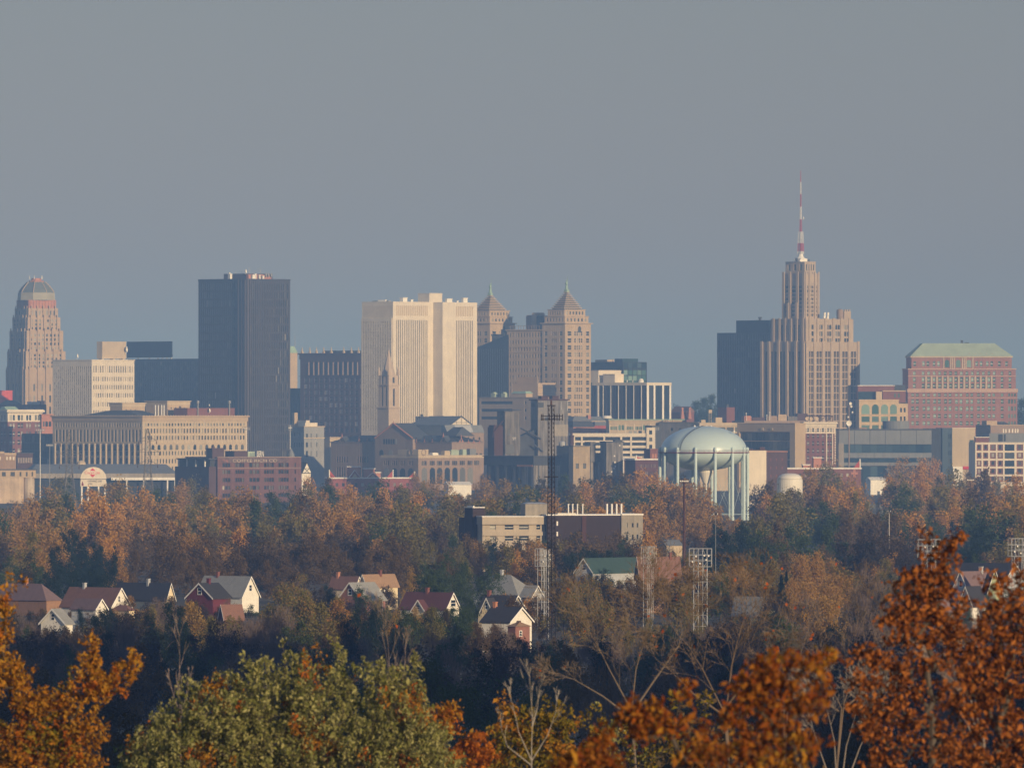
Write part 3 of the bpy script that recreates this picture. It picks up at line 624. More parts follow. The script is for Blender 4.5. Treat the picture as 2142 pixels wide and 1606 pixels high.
for pa, pc, pb, yt in ((229, 256, 303, 842), (303, 350, 397, 838)):
    y0 = 34; u0, u1 = B.u(pc, y0), B.u(pb, y0); dd = (pc - pa) * B.D / F / B.s
    mb = MB(); mb.box(u0, u1, y0, y0 + dd, zr, B.z(yt + 9)); ph = B.part('penthouse', mb, M['tan'])
    mb = MB(); slab(mb, u0, u1, y0, y0 + dd, B.z(yt + 9), B.z(yt + 2), .25); slab(mb, u0, u1, y0, y0 + dd, B.z(yt + 2), B.z(yt), .9); B.part('cornice', mb, M['buff'], parent=ph)
    for k in range(4): mb = MB(); t = u0 + (u1 - u0) * (.15 + .2 * k); mb.box(t, t + .9, y0 - .12, y0 - .02, B.z(yt + 17), B.z(yt + 14)); B.part('vent', mb, G_SHADE, parent=ph)
for p in (325, 331, 338, 343):
    mb = MB(); mb.tube((B.u(p, 4), 4, zr), (B.u(p, 4), 4, B.z(849)), .45, .45); mb.lathe([(.45, B.z(849)), (.8, B.z(848.6)), (.1, B.z(846.6))], 8, (B.u(p, 4), 4)); B.part('vent_pipe', mb, M['white'])
mb = MB(); mb.box(B.u(392, 12), B.u(491, 12), 12, 26, zr, B.z(854)); slab(mb, B.u(392, 12), B.u(491, 12), 12, 26, B.z(854), B.z(853.2), .3); B.part('roof_house', mb, M['brick'])
for p in (414, 480): mb = MB(); mb.tube((B.u(p, 11), 11, zr), (B.u(p, 11), 11, B.z(838)), .5, .5); mb.lathe([(.5, B.z(844)), (1.0, B.z(843)), (1.0, B.z(838)), (.2, B.z(837))], 8, (B.u(p, 11), 11)); B.part('vent_pipe', mb, M['grey'])
dish(B, 'satellite_dish', (B.u(439, 10), 10, B.z(858)), 1.5, M['white']); dish(B, 'satellite_dish', (B.u(438, 16), 16, B.z(847)), .8, M['white'])

# ---- brick warehouse with painted lettering
B = Bld('brick_warehouse', 'red brown brick warehouse with faded painted lettering along its top', 'warehouse', 455, 6300, 32, 957, 388, 630)
w, d = B.w, B.d; mb = MB()
wins = []
for a, b, k in ((465, 482, 3), (492, 511, 4), (521, 543, 3), (552, 573, 4), (582, 604, 4)): wins += ev(B.u(a), B.u(b), k, .84)
wins.append((B.u(616), B.u(619)))
rows = zl(B, [(968.5, 977), (983, 991), (999.5, 1008), (1016, 1024), (1032, 1040)])
B.tier(mb, 0, w, 0, d, 0, B.h, wins, rows, (), (), .7); B.part('wall', mb, paint('old brown brick', (.155, .075, .066), var=.3)); B.windows(G_SHADE)
mb = MB(); mb.box(-.2, w + .2, -.2, d + .2, B.h, B.h + .5); mb.box(-.15, w, -.15, -.02, B.z(979.5), B.z(978.3)); B.part('coping', mb, M['brownstone'])
mb = MB(); mb.box(B.u(463), B.u(604), -.16, -.03, B.z(967.6), B.z(957.6)); pl_ = B.part('sign_band', mb, paint('faded painted band', (.14, .09, .085), var=.5, scale=.5))
text_mesh(B, 'lettering', 'THE', 2.6, paint('faded red paint', (.42, .16, .12), var=.5, scale=.8), (B.u(464.5), -.2, B.z(966.5)), stretch=.95, parent=pl_)
text_mesh(B, 'lettering', 'COFFEE RICH CO', 2.7, paint('faded cream paint', (.52, .44, .32), var=.55, scale=.8), (B.u(486), -.2, B.z(966.3)), stretch=1.62, parent=pl_)
mb = MB(); mb.box(-2.2, B.u(469, 3), 3, B.v(437, 0), B.h - 4, B.z(938)); slab(mb, -2.2, B.u(469, 3), 3, B.v(437, 0), B.z(938), B.z(937), .3); mb.box(1, 2.5, 8, 9.5, B.z(937), B.z(933)); B.part('stair_tower', mb, M['dark brick'])
mb = MB(); u0 = B.u(490, 8); mb.box(u0, B.u(518, 8), 8, 20, B.h + .5, B.z(944)); mb.box(u0 - .4, B.u(519, 8), 7.6, 20.4, B.z(944), B.z(943.2)); B.part('roof_house', mb, M['dark brick'])
mb = MB(); mb.box(B.u(518.5, 9), B.u(533, 9), 9, 20, B.h + .5, B.z(944.5)); B.part('roof_house', mb, M['pale green'])
text_mesh(B, 'lettering', 'BERN', 5.4, M['white'], (B.u(537, 1), 1, B.h + .6), stretch=.42, depth=.12)
mb = MB(); mb.lathe([(2.2, B.h + .5), (2.2, B.h + 2), (1.2, B.h + 4), (.1, B.z(937))], 10, (B.u(609, 4), 4)); B.part('roof_cowl', mb, M['lead'])
B2 = Bld('loading_wing', 'plain plum brick wing with an open loft on white posts', 'warehouse', 437, 6270, 32, 976, 366, 452)
w, d = B2.w, B2.d; mb = MB(); mb.box(0, w, 0, d, 0, B2.h); B2.part('wall', mb, M['dark brick'])
mb = MB(); mb.box(2, w, 2, d - 1, B2.h, B2.z(961)); B2.part('loft', mb, M['sooty'])
mb = MB(); slab(mb, 0, w, 0, d - 3, B2.z(961), B2.z(958.5), .4); B2.part('roof', mb, M['slate'])
for p in (373, 391, 409, 428): mb = MB(); y = B2.v(p, .6); mb.box(.4, 1.2, y - .4, y + .4, B2.h, B2.z(961)); B2.part('post', mb, M['white'])

# ---- ball park: grey roof and the round topped billboard
B = Bld('stadium_roof', 'long low grey stadium roof with a pale fascia', 'stadium', 250, 6650, 6, 990, None, 372, d=90)
u0 = B.u(62); mb = MB(); mb.box(u0, B.w, 4, 90, 0, B.z(1000)); B.part('stand', mb, M['navy'])
mb = MB(); mb.box(u0, B.w, 0, 90, B.z(1000), B.z(990)); B.part('fascia', mb, M['concrete'])
mb = MB(); mb.hip(u0, B.w, 0, 90, B.z(990), B.z(971, 20), 6, 30); B.part('roof', mb, M['lead'])
mb = MB(); mb.box(B.u(232), B.w + 4, -3, -.2, B.z(1004), B.z(998.5)); B.part('advertising_strip', mb, M['white'])
mb = MB(); mb.lathe([(3.2, B.z(972)), (2.9, B.z(967)), (1.6, B.z(964)), (.1, B.z(962.5))], 10, (B.u(170, 30), 30)); B.part('roof_dome', mb, M['buff'])
for p in (265, 300, 350, 366): mb = MB(); x = B.u(p); mb.box(x - .5, x + .5, -2.5, -1.5, 0, B.z(1004)); B.part('post', mb, M['white'])
B = Bld('billboard', 'round topped cream billboard with red soft drink lettering above the trees', 'billboard', 168, 6150, 10, 1000, None, 223, d=1.2)
w = B.w; m_ = w / 2; r = w * .495; zc = B.z(1001.5); n = 20; mb = MB()
mb.prism([(m_ + r * math.cos(math.pi * i / n), 0, zc + (B.z(976.5) - zc) * math.sin(math.pi * i / n)) for i in range(n + 1)], (0, 1.0, 0)); top_ = B.part('arched_board', mb, M['yellow stone'] if 0 else M['cream'])
mb = MB(); mb.prism([(0, -.2, B.z(1017)), (w * 1.03, -.2, B.z(1017)), (w * .97, -.2, zc - .35), (w * .01, -.2, zc - .35)], (0, 1.2, 0)); low_ = B.part('message_board', mb, M['cream'])
mb = MB(); cx_, cz_ = m_ * .94, B.z(988.5); s_ = 3.1; mb.prism([(cx_ - s_, -.14, cz_), (cx_, -.14, cz_ - s_ * .95), (cx_ + s_, -.14, cz_), (cx_, -.14, cz_ + s_ * .95)], (0, .1, 0)); B.part('diamond', mb, M['sign red'], parent=top_)
mb = MB(); mb.box(cx_ - 5.2, cx_ + 5.4, -.2, -.16, cz_ - 1.15, cz_ + 1.25); B.part('name_plate', mb, M['cream'], parent=top_)
t_o = text_mesh(B, 'lettering', 'Coca-Cola', 2.5, M['sign red'], (cx_ - 5.1, -.24, cz_ - .75), stretch=.9, parent=top_)
text_mesh(B, 'lettering', 'OPENING DAY', 1.75, M['sign ink'], (w * .27, -.26, B.z(1008)), stretch=.82, parent=low_)
text_mesh(B, 'lettering', 'APRIL', 1.3, M['sign ink'], (w * .28, -.26, B.z(1013)), stretch=.95, parent=low_)
mb = MB(); x = w * .085; mb.lathe([(.62, B.z(1015.5)), (.62, B.z(1011.5)), (.28, B.z(1009.5)), (.22, B.z(1007))], 10, (x, -.3), sy=.15); B.part('bottle_picture', mb, M['band red'], parent=low_)
for t in (.06, .3, .7, .94): mb = MB(); mb.box(w * t - .5, w * t + .5, .2, 1.0, 0, B.z(1017)); B.part('post', mb, M['white'])
# ================================================================ east half of the skyline
def statue_tower(name, label, xc, xl, xr, D, top, steps, y_body, psi=51):
    """office tower crowned by a stepped pyramid and a green statue"""
    B = Bld(name, label, 'tower', xc, D, psi, top, xl, xr); w, d = B.w, B.d
    mb = MB(); cR = [(w * .10, w * .24)] + [(w * (.36 + .085 * k), w * (.36 + .085 * k + .05)) for k in range(4)] + [(w * .82, w * .93)]
    cL = [(d * .12, d * .24)] + [(d * (.38 + .085 * k), d * (.38 + .085 * k + .05)) for k in range(3)] + [(d * .78, d * .9)]
    rows = zl(B, [(y_body + 14.7 * i, y_body + 8.6 + 14.7 * i) for i in range(14) if y_body + 14.7 * i < 880])
    B.tier(mb, 0, w, 0, d, 0, B.h, cR, rows, cL, rows, .45); B.part('wall', mb, M['tan']); B.windows(G_DARK, bar=M['buff'])
    mb = MB(); slab(mb, 0, w, 0, d, B.h, B.h + .8, 1.5)
    z_ = B.z(y_body + 40); mb.box(-.5, w + .1, -.5, -.02, z_, z_ + .6); B.part('cornice', mb, M['tan'])
    B.arches(G_SHADE, 'R', [(w * .5, w * .62)], B.h - 7.5, B.h - 2)
    zz = B.h + .8; ins = 1.5; mb = MB()
    for k in range(2):
        z1 = zz + steps[0]; ev_ = ev(ins + 1.5, w - ins - 1.5, 6, .4)
        B.open = []; B.tier(mb, ins, w - ins, ins, d - ins, zz, z1, ev_, [(zz + 1.2, z1 - 1.4)], ev(ins + 1.5, d - ins - 1.5, 6, .4), [(zz + 1.2, z1 - 1.4)], .4)
        B.windows(G_DARK, name='attic_window'); slab(mb, ins, w - ins, ins, d - ins, z1, z1 + .5, .6); zz = z1 + .5; ins += w * .055
    B.part('attic', mb, M['tan']); mb = MB(); rb = MB(); n = 9; z_top = zz + steps[1]
    for k in range(n):
        q = ins + (w / 2 - 2.0 - ins) * k / (n - 1); qd = ins + (d / 2 - 2.0 - ins) * k / (n - 1); z1 = zz + (z_top - zz) * (k + 1) / n; z0 = zz + (z_top - zz) * k / n
        rb.box(q + .9, w - q - .9, qd + .9, d - qd - .9, z0, z1 - .75); mb.box(q, w - q, qd, d - qd, z1 - .75, z1)
    B.part('riser', rb, M['slate'], parent=B.part('stepped_roof', mb, M['tan']))  # risers coloured dark to paint the shaded gaps under the steps
    cx_, cy_ = w / 2, d / 2; mb = MB(); mb.box(cx_ - 1.6, cx_ + 1.6, cy_ - 1.6, cy_ + 1.6, z_top, z_top + 2.2)
    mb.lathe([(1.5, z_top + 2.2), (1.2, z_top + 4.2), (.85, z_top + 6.4), (1.15, z_top + 7.8), (.95, z_top + 8.6), (.35, z_top + 8.9), (.5, z_top + 9.5), (.45, z_top + 10.1), (.1, z_top + 10.5)], 12, (cx_, cy_))
    mb.tube((cx_ + .8, cy_ - .3, z_top + 8.2), (cx_ + .5, cy_ - .7, z_top + 10.4), .32, .25); mb.tube((cx_ + .5, cy_ - .7, z_top + 10.4), (cx_ + .35, cy_ - .8, z_top + 12.6), .25, .12)
    mb.lathe([(.1, z_top + 12.2), (.42, z_top + 12.8), (.05, z_top + 13.8)], 8, (cx_ + .35, cy_ - .8)); mb.tube((cx_ - .9, cy_ - .3, z_top + 8), (cx_ - .8, cy_ - .9, z_top + 6.2), .3, .3)
    B.part('statue', mb, M['copper']); return B
B = Bld('slab_block', 'buff office slab with many rows of windows joining the two statue towers', 'building', 1156, 8320, 53, 691, 1061, 1182)
w, d = B.w, B.d; mb = MB(); rows = zl(B, [(696 + 14.7 * i, 704.4 + 14.7 * i) for i in range(13)])
B.tier(mb, 0, w, 0, d, 0, B.h, pxR(B, [(1159, 1161.5), (1164.5, 1167), (1169.5, 1172), (1174.5, 1177)]), rows, ev(B.v(1152), B.v(1064), 15, .42), rows, .5); B.part('wall', mb, M['tan']); B.windows(G_DARK)
mb = MB(); slab(mb, 0, w, 0, d, B.h, B.h + .9, 1.1); mb.box(-.5, w, -.5, -.02, B.z(726), B.z(724.6)); mb.box(-.5, -.02, -.02, d, B.z(726), B.z(724.6)); mb.box(-.45, -.02, -.02, d, B.z(737), B.z(736)); B.part('cornice', mb, M['tan'])
for a, b, yt, m_ in ((1100, 1112, 660, 'brownstone'), (1112, 1122, 655, 'tan'), (1122, 1134, 661, 'slate')):
    mb = MB(); mb.box(12, 24, B.v(b, 12), B.v(a, 12) - .2, B.h + .9, B.z(yt)); mb.box(12.5, 23.5, B.v(b, 12) + .4, B.v(a, 12) - .6, B.z(yt), B.z(yt) + .7); B.part('roof_house', mb, M[m_])
mb = MB()
for t in ev(2, d - 2, 16, .1): mb.box(.1, .4, t[0], t[1], B.h + .9, B.h + 4)
mb.box(.1, .4, 2, d - 2, B.h + 4, B.h + 4.4); B.part('roof_railing', mb, M['brownstone'])
statue_tower('statue_tower', 'buff tower with stepped pyramid roof and green statue, lit full height', 1182, 1134, 1236, 8310, 677, (5.4, 15.0), 693)
statue_tower('statue_tower', 'buff tower with stepped roof and green statue rising behind the white tower', 1025, 974, 1077, 8366, 677, (5.0, 13.0), 693)

B = Bld('shadow_block', 'added dark blue block shaped like the slanting shadow between white tower and buff slab', 'building', 1062, 8290, 60, 700, 996, 1064)  # block added; its dark colour and slanting top stand in for a cast shadow
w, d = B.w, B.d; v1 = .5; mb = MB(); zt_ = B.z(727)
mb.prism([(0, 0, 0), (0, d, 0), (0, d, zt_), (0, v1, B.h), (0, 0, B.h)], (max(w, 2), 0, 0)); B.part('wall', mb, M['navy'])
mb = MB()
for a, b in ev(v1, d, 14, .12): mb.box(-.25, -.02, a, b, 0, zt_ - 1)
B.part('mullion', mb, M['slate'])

# ---- low tan offices below the statue towers
B = Bld('banded_office', 'low tan office with ribbon windows left of the corrugated elevators', 'building', 1128, 8000, 46, 832, 1002, 1160)
w, d = B.w, B.d; mb = MB(); rows = zl(B, [(839, 845), (855, 861), (871, 877)])
B.tier(mb, 0, w, 0, d, 0, B.h, (), (), [(B.v(1125), B.v(1110)), (B.v(1101), B.v(1097)), (B.v(1072), B.v(1006))], rows, .5); B.part('wall', mb, M['tan']); B.windows(G_SHADE)
mb = MB(); slab(mb, 0, w, 0, d, B.h, B.h + .6, .5); B.part('cornice', mb, M['tan'])
mb = MB(); mb.box(6, 14, B.v(1100, 6), B.v(1070, 6), B.h + .6, B.z(823)); rh_ = B.part('roof_house', mb, M['tan'])
mb = MB(); mb.hip(5.6, 14.4, B.v(1100, 6) - .4, B.v(1070, 6) + .4, B.z(823), B.z(818), 1.5, 2); B.part('roof', mb, M['copper'], parent=rh_)
for p in (1052, 1031): mb = MB(); mb.box(4, 7, B.v(p + 4, 4), B.v(p - 4, 4), B.h + .6, B.z(822)); mb.box(3.8, 7.2, B.v(p + 1, 4) - .4, B.v(p + 1, 4) + .6, B.z(822), B.z(820)); B.part('roof_unit', mb, M['pale green'])
B = Bld('stepped_block', 'plain tan stepped block standing against the windowed slab', 'building', 1125, 8150, 46, 802, 1072, 1162)
w, d = B.w, B.d; mb = MB(); mb.box(0, w, 0, d, 0, B.h); slab(mb, 0, w, 0, d, B.h, B.h + .5, .3); B.part('wall', mb, M['tan'])
mb = MB(); mb.box(3, B.u(1126, 3) , 3, d * .9, B.h + .5, B.z(788)); B.part('upper_block', mb, M['tan'])
mb = MB()
for z_ in (B.z(812), B.z(824)): mb.box(-.1, w, -.12, -.02, z_, z_ + .25)
B.part('joint', mb, M['brownstone'])

# ---- glass and white-framed offices right of the statue tower
B = Bld('green_glass_office', 'blue green glass office with stacked glazed boxes behind the white framed block', 'building', 1303, 8750, 34, 757, 1234, 1353)
w, d = B.w, B.d; mb = MB(); rows = zl(B, [(774, 784), (786, 796), (798, 810), (812, 824), (826, 840)])
B.tier(mb, 0, w, 0, d, 0, B.z(771), ev(.6, w - .6, 5, .86), rows, ev(.6, d - .6, 6, .86), rows, .3); B.part('wall', mb, M['navy']); B.windows(G_GREEN)
B.open = []; mb = MB(); B.tier(mb, 0, w, 0, d, B.z(771), B.h, ev(.6, w - .6, 5, .9), zl(B, [(759, 769)]), (), (), .3); B.part('upper_wall', mb, M['navy']); B.windows(G_BLUE)
mb = MB(); mb.box(0, w * .66, 1, d * .25, B.h, B.z(750)); B.part('penthouse', mb, paint('dark green glass panel', (.03, .06, .065), rough=.2))
mb = MB(); mb.box(2, 10, B.v(1270, 2), B.v(1245, 2), B.h, B.z(752)); B.part('roof_house', mb, M['tan'])
mb = MB(); x, y = 1, B.v(1282, 1); mb.tube((x, y, B.h), (x, y, B.z(747)), .25, .15); mb.tube((x - 1, y, B.z(751)), (x + 1, y, B.z(751)), .15); B.part('antenna', mb, M['steel'])

B = Bld('framed_office', 'dark glass office with white frame and cream roof blocks', 'building', 1353, 8050, 47, 800, 1240, 1403)
w, d = B.w, B.d; mb = MB(); gz = [(4, B.z(806))]
B.tier(mb, 0, w, 0, d, 0, B.z(806), pxR(B, [(1357.5, 1366.5), (1370.5, 1384.5), (1388.5, 1399.5)]), gz, ev(B.v(1350), B.v(1254), 26, .62) + [(B.v(1249), B.v(1241))], gz, .8); B.part('frame', mb, M['bronze']); B.windows(G_SHADE)
mb = MB()
for p in (1353, 1366.5, 1384.5, 1399.5): mb.box(B.u(p) if p > 1353 else -.4, B.u(p + 3.6), -.5, -.03, 0, B.z(806))
for a, b in ev(B.v(1350), B.v(1254), 6, .06): mb.box(-.5, -.03, a, b, 0, B.z(806))
mb.box(-.7, -.03, B.v(1253), B.v(1250), 0, B.z(806)); B.part('pier', mb, M['white'])
mb = MB(); slab(mb, 0, w, 0, d, B.z(806), B.h, .5); B.part('fascia', mb, M['cream'])
for pa, pc, pb, y, yt in ((1236, 1252, 1300, 26, 775), (1262, 1286, 1305, 10, 783)):
    u0, u1 = B.u(pc, y), B.u(pb, y); u0 = max(u0, -20)
    dd = (pc - pa) * B.D / F / B.s
    vv = B.v(pc, 4); mb = MB(); mb.box(4, 4 + (pb - pc) * B.D / F / B.c, vv, vv + dd, B.h, B.z(yt)); mb.box(3.7, 4.3 + (pb - pc) * B.D / F / B.c, vv - .3, vv + dd + .3, B.z(yt), B.z(yt) + .5); B.part('penthouse', mb, M['cream'])
for p in (1312, 1324): dish(B, 'satellite_dish', (1.5, B.v(p, 1.5), B.h + 1.3), 1.0, M['white'])
mb = MB(); mb.lathe([(2.4, B.h), (2.3, B.h + 1.6), (1.6, B.h + 3), (.1, B.h + 3.6)], 12, (3, B.v(1341, 3))); B.part('radome', mb, M['white'])

B = Bld('chimney_house', 'brown pitched roof with two pale brick chimneys below the far trees', 'house', 1436, 8500, 40, 862, 1404, 1452)
w, d = B.w, B.d; mb = MB(); mb.box(0, w, 0, d, 0, B.h); B.part('wall', mb, M['brick'])
mb = MB(); mb.prism([(-.5, -.5, B.h), (w + .5, -.5, B.h), (w / 2, -.5, B.z(850))], (0, d + 1, 0)); B.part('roof', mb, M['shingle brown'])
for p in (1427, 1442): mb = MB(); x = B.u(p, -2) ; mb.loft([[(x - 2, -3, B.z(876)), (x + 2, -3, B.z(876)), (x + 2, -1, B.z(876)), (x - 2, -1, B.z(876))], [(x - .9, -2.6, B.z(858)), (x + .9, -2.6, B.z(858)), (x + .9, -1.2, B.z(858)), (x - .9, -1.2, B.z(858))], [(x - .9, -2.6, B.z(852)), (x + .9, -2.6, B.z(852)), (x + .9, -1.2, B.z(852)), (x - .9, -1.2, B.z(852))]]); B.part('chimney', mb, M['pink brick'])

B = Bld('green_cornice_block', 'long cream block with green cornice and paired arched windows', 'building', 1274, 7560, 4, 881, None, 1426, d=30)
w, d = B.w, B.d; mb = MB(); cs = [(p, p + 2.6) for q in (1277, 1311, 1329) for p in (q, q + 3.5, q + 7, q + 10.5)] + [(p, p + 2.6) for q in (1365, 1381, 1397, 1411) for p in (q, q + 3.4, q + 6.8)]
B.tier(mb, 0, w, 0, d, 0, B.h, pxR(B, cs), zl(B, [(892, 899), (906, 914), (920, 928)]), (), (), .5); B.part('wall', mb, M['buff']); B.windows(G_GREEN)
B.arches(G_GREEN, 'R', pxR(B, [(1293.5, 1298.5), (1300.5, 1305.5), (1345, 1350), (1352, 1357)]), B.z(899.5), B.z(888.5))
mb = MB(); mb.box(-.3, w + .3, -.7, -.03, B.z(886), B.z(884.5)); mb.box(-.5, w + .5, -1, d, B.h, B.z(878.5)); B.part('cornice', mb, M['buff'])
mb = MB(); mb.box(-.6, w + 2.5, -1.6, d, B.z(878.5), B.z(876.6)); B.part('roof_edge', mb, M['copper'])
for p in (1274.5, 1292, 1308, 1326.5, 1343, 1360): mb = MB(); mb.box(B.u(p), B.u(p) + .5, -.35, -.03, 0, B.z(886)); B.part('pilaster', mb, M['cream'])
B = Bld('mansard_row', 'short pink brick row with dark mansard roofs left of the long cream block', 'building', 1199, 7620, 14, 893, None, 1273, d=24)
w, d = B.w, B.d; mb = MB(); cs = [(p, p + 3) for q in (1203, 1217.5, 1232) for p in (q, q + 3.8, q + 7.6)]
B.tier(mb, 0, B.u(1244), 0, d, 0, B.h, pxR(B, cs), zl(B, [(904, 912), (920, 928)]), (), (), .5); B.part('wall', mb, M['pink brick']); B.windows(G_DARK)
B.open = []; mb = MB(); B.tier(mb, B.u(1244) + .02, w, .4, d, 0, B.z(890), pxR(B, [(1246, 1252), (1257, 1259), (1265, 1271)]), zl(B, [(901, 912)]), (), (), .5); B.part('red_wall', mb, M['terracotta'] if 0 else paint('painted red wall', (.34, .075, .06))); B.windows(G_DARK)
mb = MB(); mb.hip(-.4, B.u(1244), -.4, d, B.h, B.z(880.5), 1.5, 5); B.part('roof', mb, M['slate'])
mb = MB(); mb.hip(B.u(1244) + .1, w + .2, .2, d, B.z(890), B.z(882), 1.5, 5); B.part('roof', mb, M['lead'])
B = Bld('ledge_roof', 'grey roof with curved white ledge and small chimney right of the tall headhouse', 'building', 1198, 7900, 20, 880, None, 1290, d=20)
w, d = B.w, B.d; mb = MB(); mb.box(0, w, 0, d, 0, B.h); B.part('wall', mb, M['buff'])
mb = MB(); mb.hip(-.5, w + .5, -.5, d, B.h, B.z(871), 4, 6); B.part('roof', mb, M['lead'])
mb = MB(); mb.box(B.u(1232), B.u(1238), 2, 6, B.h, B.z(868)); B.part('chimney', mb, M['pink brick'])
mb = MB(); mb.lathe([(4, B.z(875)), (4, B.z(870.5)), (2.6, B.z(869))], 16, (B.u(1272), 3)); B.part('roof_unit', mb, M['white'])

B = Bld('parking_garage', 'cream open deck parking garage with a square stair tower', 'garage', 1198, 7050, 4, 906, None, 1352, d=40)
w, d = B.w, B.d; mb = MB(); mb.box(.4, w, 1.6, d, 0, B.z(914)); B.part('deck', mb, M['navy'])
mb = MB(); mb.box(0, w, 0, d, B.z(913.5), B.h)
for a, b in ((921, 925.5), (931.5, 937), (943, 948.5), (954, 962), (966, 1030)): mb.box(0, w, 0, 1.5, B.z(b), B.z(a))
B.part('parapet', mb, M['cream'])
for p in (1199, 1215, 1262, 1297.5, 1318): mb = MB(); mb.box(B.u(p), B.u(p + 4), -.25, -.03, 0, B.z(913.6)); B.part('column', mb, M['cream'])
B.open = []; mb = MB(); u0, u1 = w + .05, B.u(1370.5); B.tier(mb, u0, u1, -1, 12, 0, B.z(894), [(u0 + (u1 - u0) * .3, u0 + (u1 - u0) * .65)], zl(B, [(900, 908.5), (915, 923), (930, 938)]), (), (), .6); B.part('stair_tower', mb, M['cream']); B.windows(G_DARK)
for p, k in ((1318, 5), (1328, 5), (1338, 4)): 
    mb = MB(); mb.box(B.u(p), B.u(p + 6), 8, 10, B.h, B.z(901)); B.part('roof_unit', mb, M['grey'])
B = Bld('white_awning', 'small white awning roof under the open deck garage', 'shelter', 1302, 6700, 10, 962, None, 1331, d=14)
w, d = B.w, B.d; mb = MB(); mb.hip(0, w, 0, d, B.h, B.z(957.5), 1, 4); B.part('roof', mb, M['white'])
for t in (.05, .35, .65, .93): mb = MB(); mb.box(w * t, w * t + .5, .3, .8, 0, B.h); B.part('post', mb, M['white'])
mb = MB(); mb.box(.5, w, 3, d - 1, 0, B.h); B.part('wall', mb, M['brownstone'])
B = Bld('tan_windowless_block', 'plain tan grey wall behind the left shoulder of the water tower', 'building', 1460, 7530, 46, 884, 1378, 1468)
w, d = B.w, B.d; mb = MB(); B.tier(mb, 0, w, 0, d, 0, B.h, (), (), [(B.v(1424), B.v(1419)), (B.v(1408), B.v(1402))], zl(B, [(895, 901)]), .4); B.part('wall', mb, M['concrete']); B.windows(G_SHADE)
mb = MB(); slab(mb, 0, w, 0, d, B.h, B.h + .6, .3); B.part('coping', mb, M['concrete'])
for p in (1392, 1397, 1408): mb = MB(); y = B.v(p, 3); mb.lathe([(.5, B.h), (.5, B.z(880)), (.9, B.z(879)), (.1, B.z(877))], 8, (3, y)); B.part('vent_pipe', mb, M['tan'])
B = Bld('sign_block', 'small dark block with a pale lattice sign between cream block and tan wall', 'building', 1363, 7150, 20, 890, None, 1384, d=14)
mb = MB(); mb.box(0, B.w, 0, B.d, 0, B.h); B.part('wall', mb, M['slate'])
mb = MB()
for k in range(4): mb.box(1 + k * 1.4, 1.6 + k * 1.4, -.2, -.02, B.z(900), B.z(893))
B.part('lattice_sign', mb, M['grey'])
B = Bld('brick_hut', 'square red brick block at the left edge of the water tower', 'building', 1360, 6560, 34, 940, 1347, 1376)
mb = MB(); mb.box(0, B.w, 0, B.d, 0, B.h); slab(mb, 0, B.w, 0, B.d, B.h, B.h + .5, .2); B.part('wall', mb, M['brick'])
mb = MB()
for t in (.25, .6): mb.box(B.w * t, B.w * t + 1.4, -.12, -.02, B.h - 6, B.h - 3)
B.part('bricked_panel', mb, M['terracotta'])
parapet_row('maroon_shed', 'dark maroon brick shed with a red corner fin before the garage', 1329, 1382, 6450, 962, 14, (), ((1331, 952),), (), wall=(.11, .045, .042))
B = Bld('flat_cream_block', 'flat cream roofline with dark bays above the water tower', 'building', 1464, 7250, 14, 891, None, 1556, d=25)
w, d = B.w, B.d; mb = MB(); B.tier(mb, 0, w, 0, d, 0, B.h, ev(1, w - 1, 5, .84), zl(B, [(893.5, 903), (906, 916)]), (), (), .7); B.part('wall', mb, M['buff']); B.windows(G_DARK)
mb = MB(); mb.box(-.5, w + .5, -.8, d, B.h, B.z(884)); B.part('cornice', mb, M['buff'])
for a, b, yt in ((1497, 1511, 873), (1467, 1476, 878)): mb = MB(); mb.box(B.u(a, 4), B.u(b, 4), 4, 10, B.z(884), B.z(yt)); B.part('roof_house', mb, M['buff'])
mb = MB(); x = B.u(1489); 
for q in (-.8, .8): mb.tube((x + q, 5, B.z(884)), (x + q, 5, B.z(864)), .2)
mb.box(x - 1.3, x + 1.3, 4, 6, B.z(864), B.z(857)); B.part('water_butt', mb, M['buff'])
B = Bld('red_stack', 'square red brick stack at the foot of the navy tower', 'chimney', 1520, 7900, 40, 853, 1502, 1537)
mb = MB(); mb.box(0, B.w, 0, B.d, 0, B.h); slab(mb, 0, B.w, 0, B.d, B.h, B.h + .5, .25); B.part('wall', mb, M['brick'])
mb = MB(); mb.box(2, 4, 2, 4, B.h + .5, B.h + 3); B.part('flue', mb, M['slate'])

# ---- the navy tower and the big setback tower with the mast
B = Bld('navy_tower', 'dark navy tower of thin vertical strips left of the setback tower', 'tower', 1648, 8480, 40, 695, 1500, 1668)
w, d = B.w, B.d; mb = MB(); rows = [(B.z(709 + 12.5 * i), B.z(699 + 12.5 * i)) for i in range(15)]
B.tier(mb, 0, w, 0, d, 0, B.h, (), (), ev(.5, d - .5, 30, .55), rows, .35); B.part('wall', mb, paint('navy strip', (.035, .042, .052), rough=.4)); B.windows(G_SHADE)
mb = MB(); mb.box(4, w, B.v(1614, 4), B.v(1540, 4), B.h, B.z(669)); B.part('penthouse', mb, M['navy'])
mb = MB(); x, y = 5, B.v(1590, 5); mb.lathe([(1.1, B.z(669)), (1.1, B.z(666)), (1.7, B.z(664)), (1.7, B.z(662))], 10, (x, y)); B.part('vent_stack', mb, M['slate'])

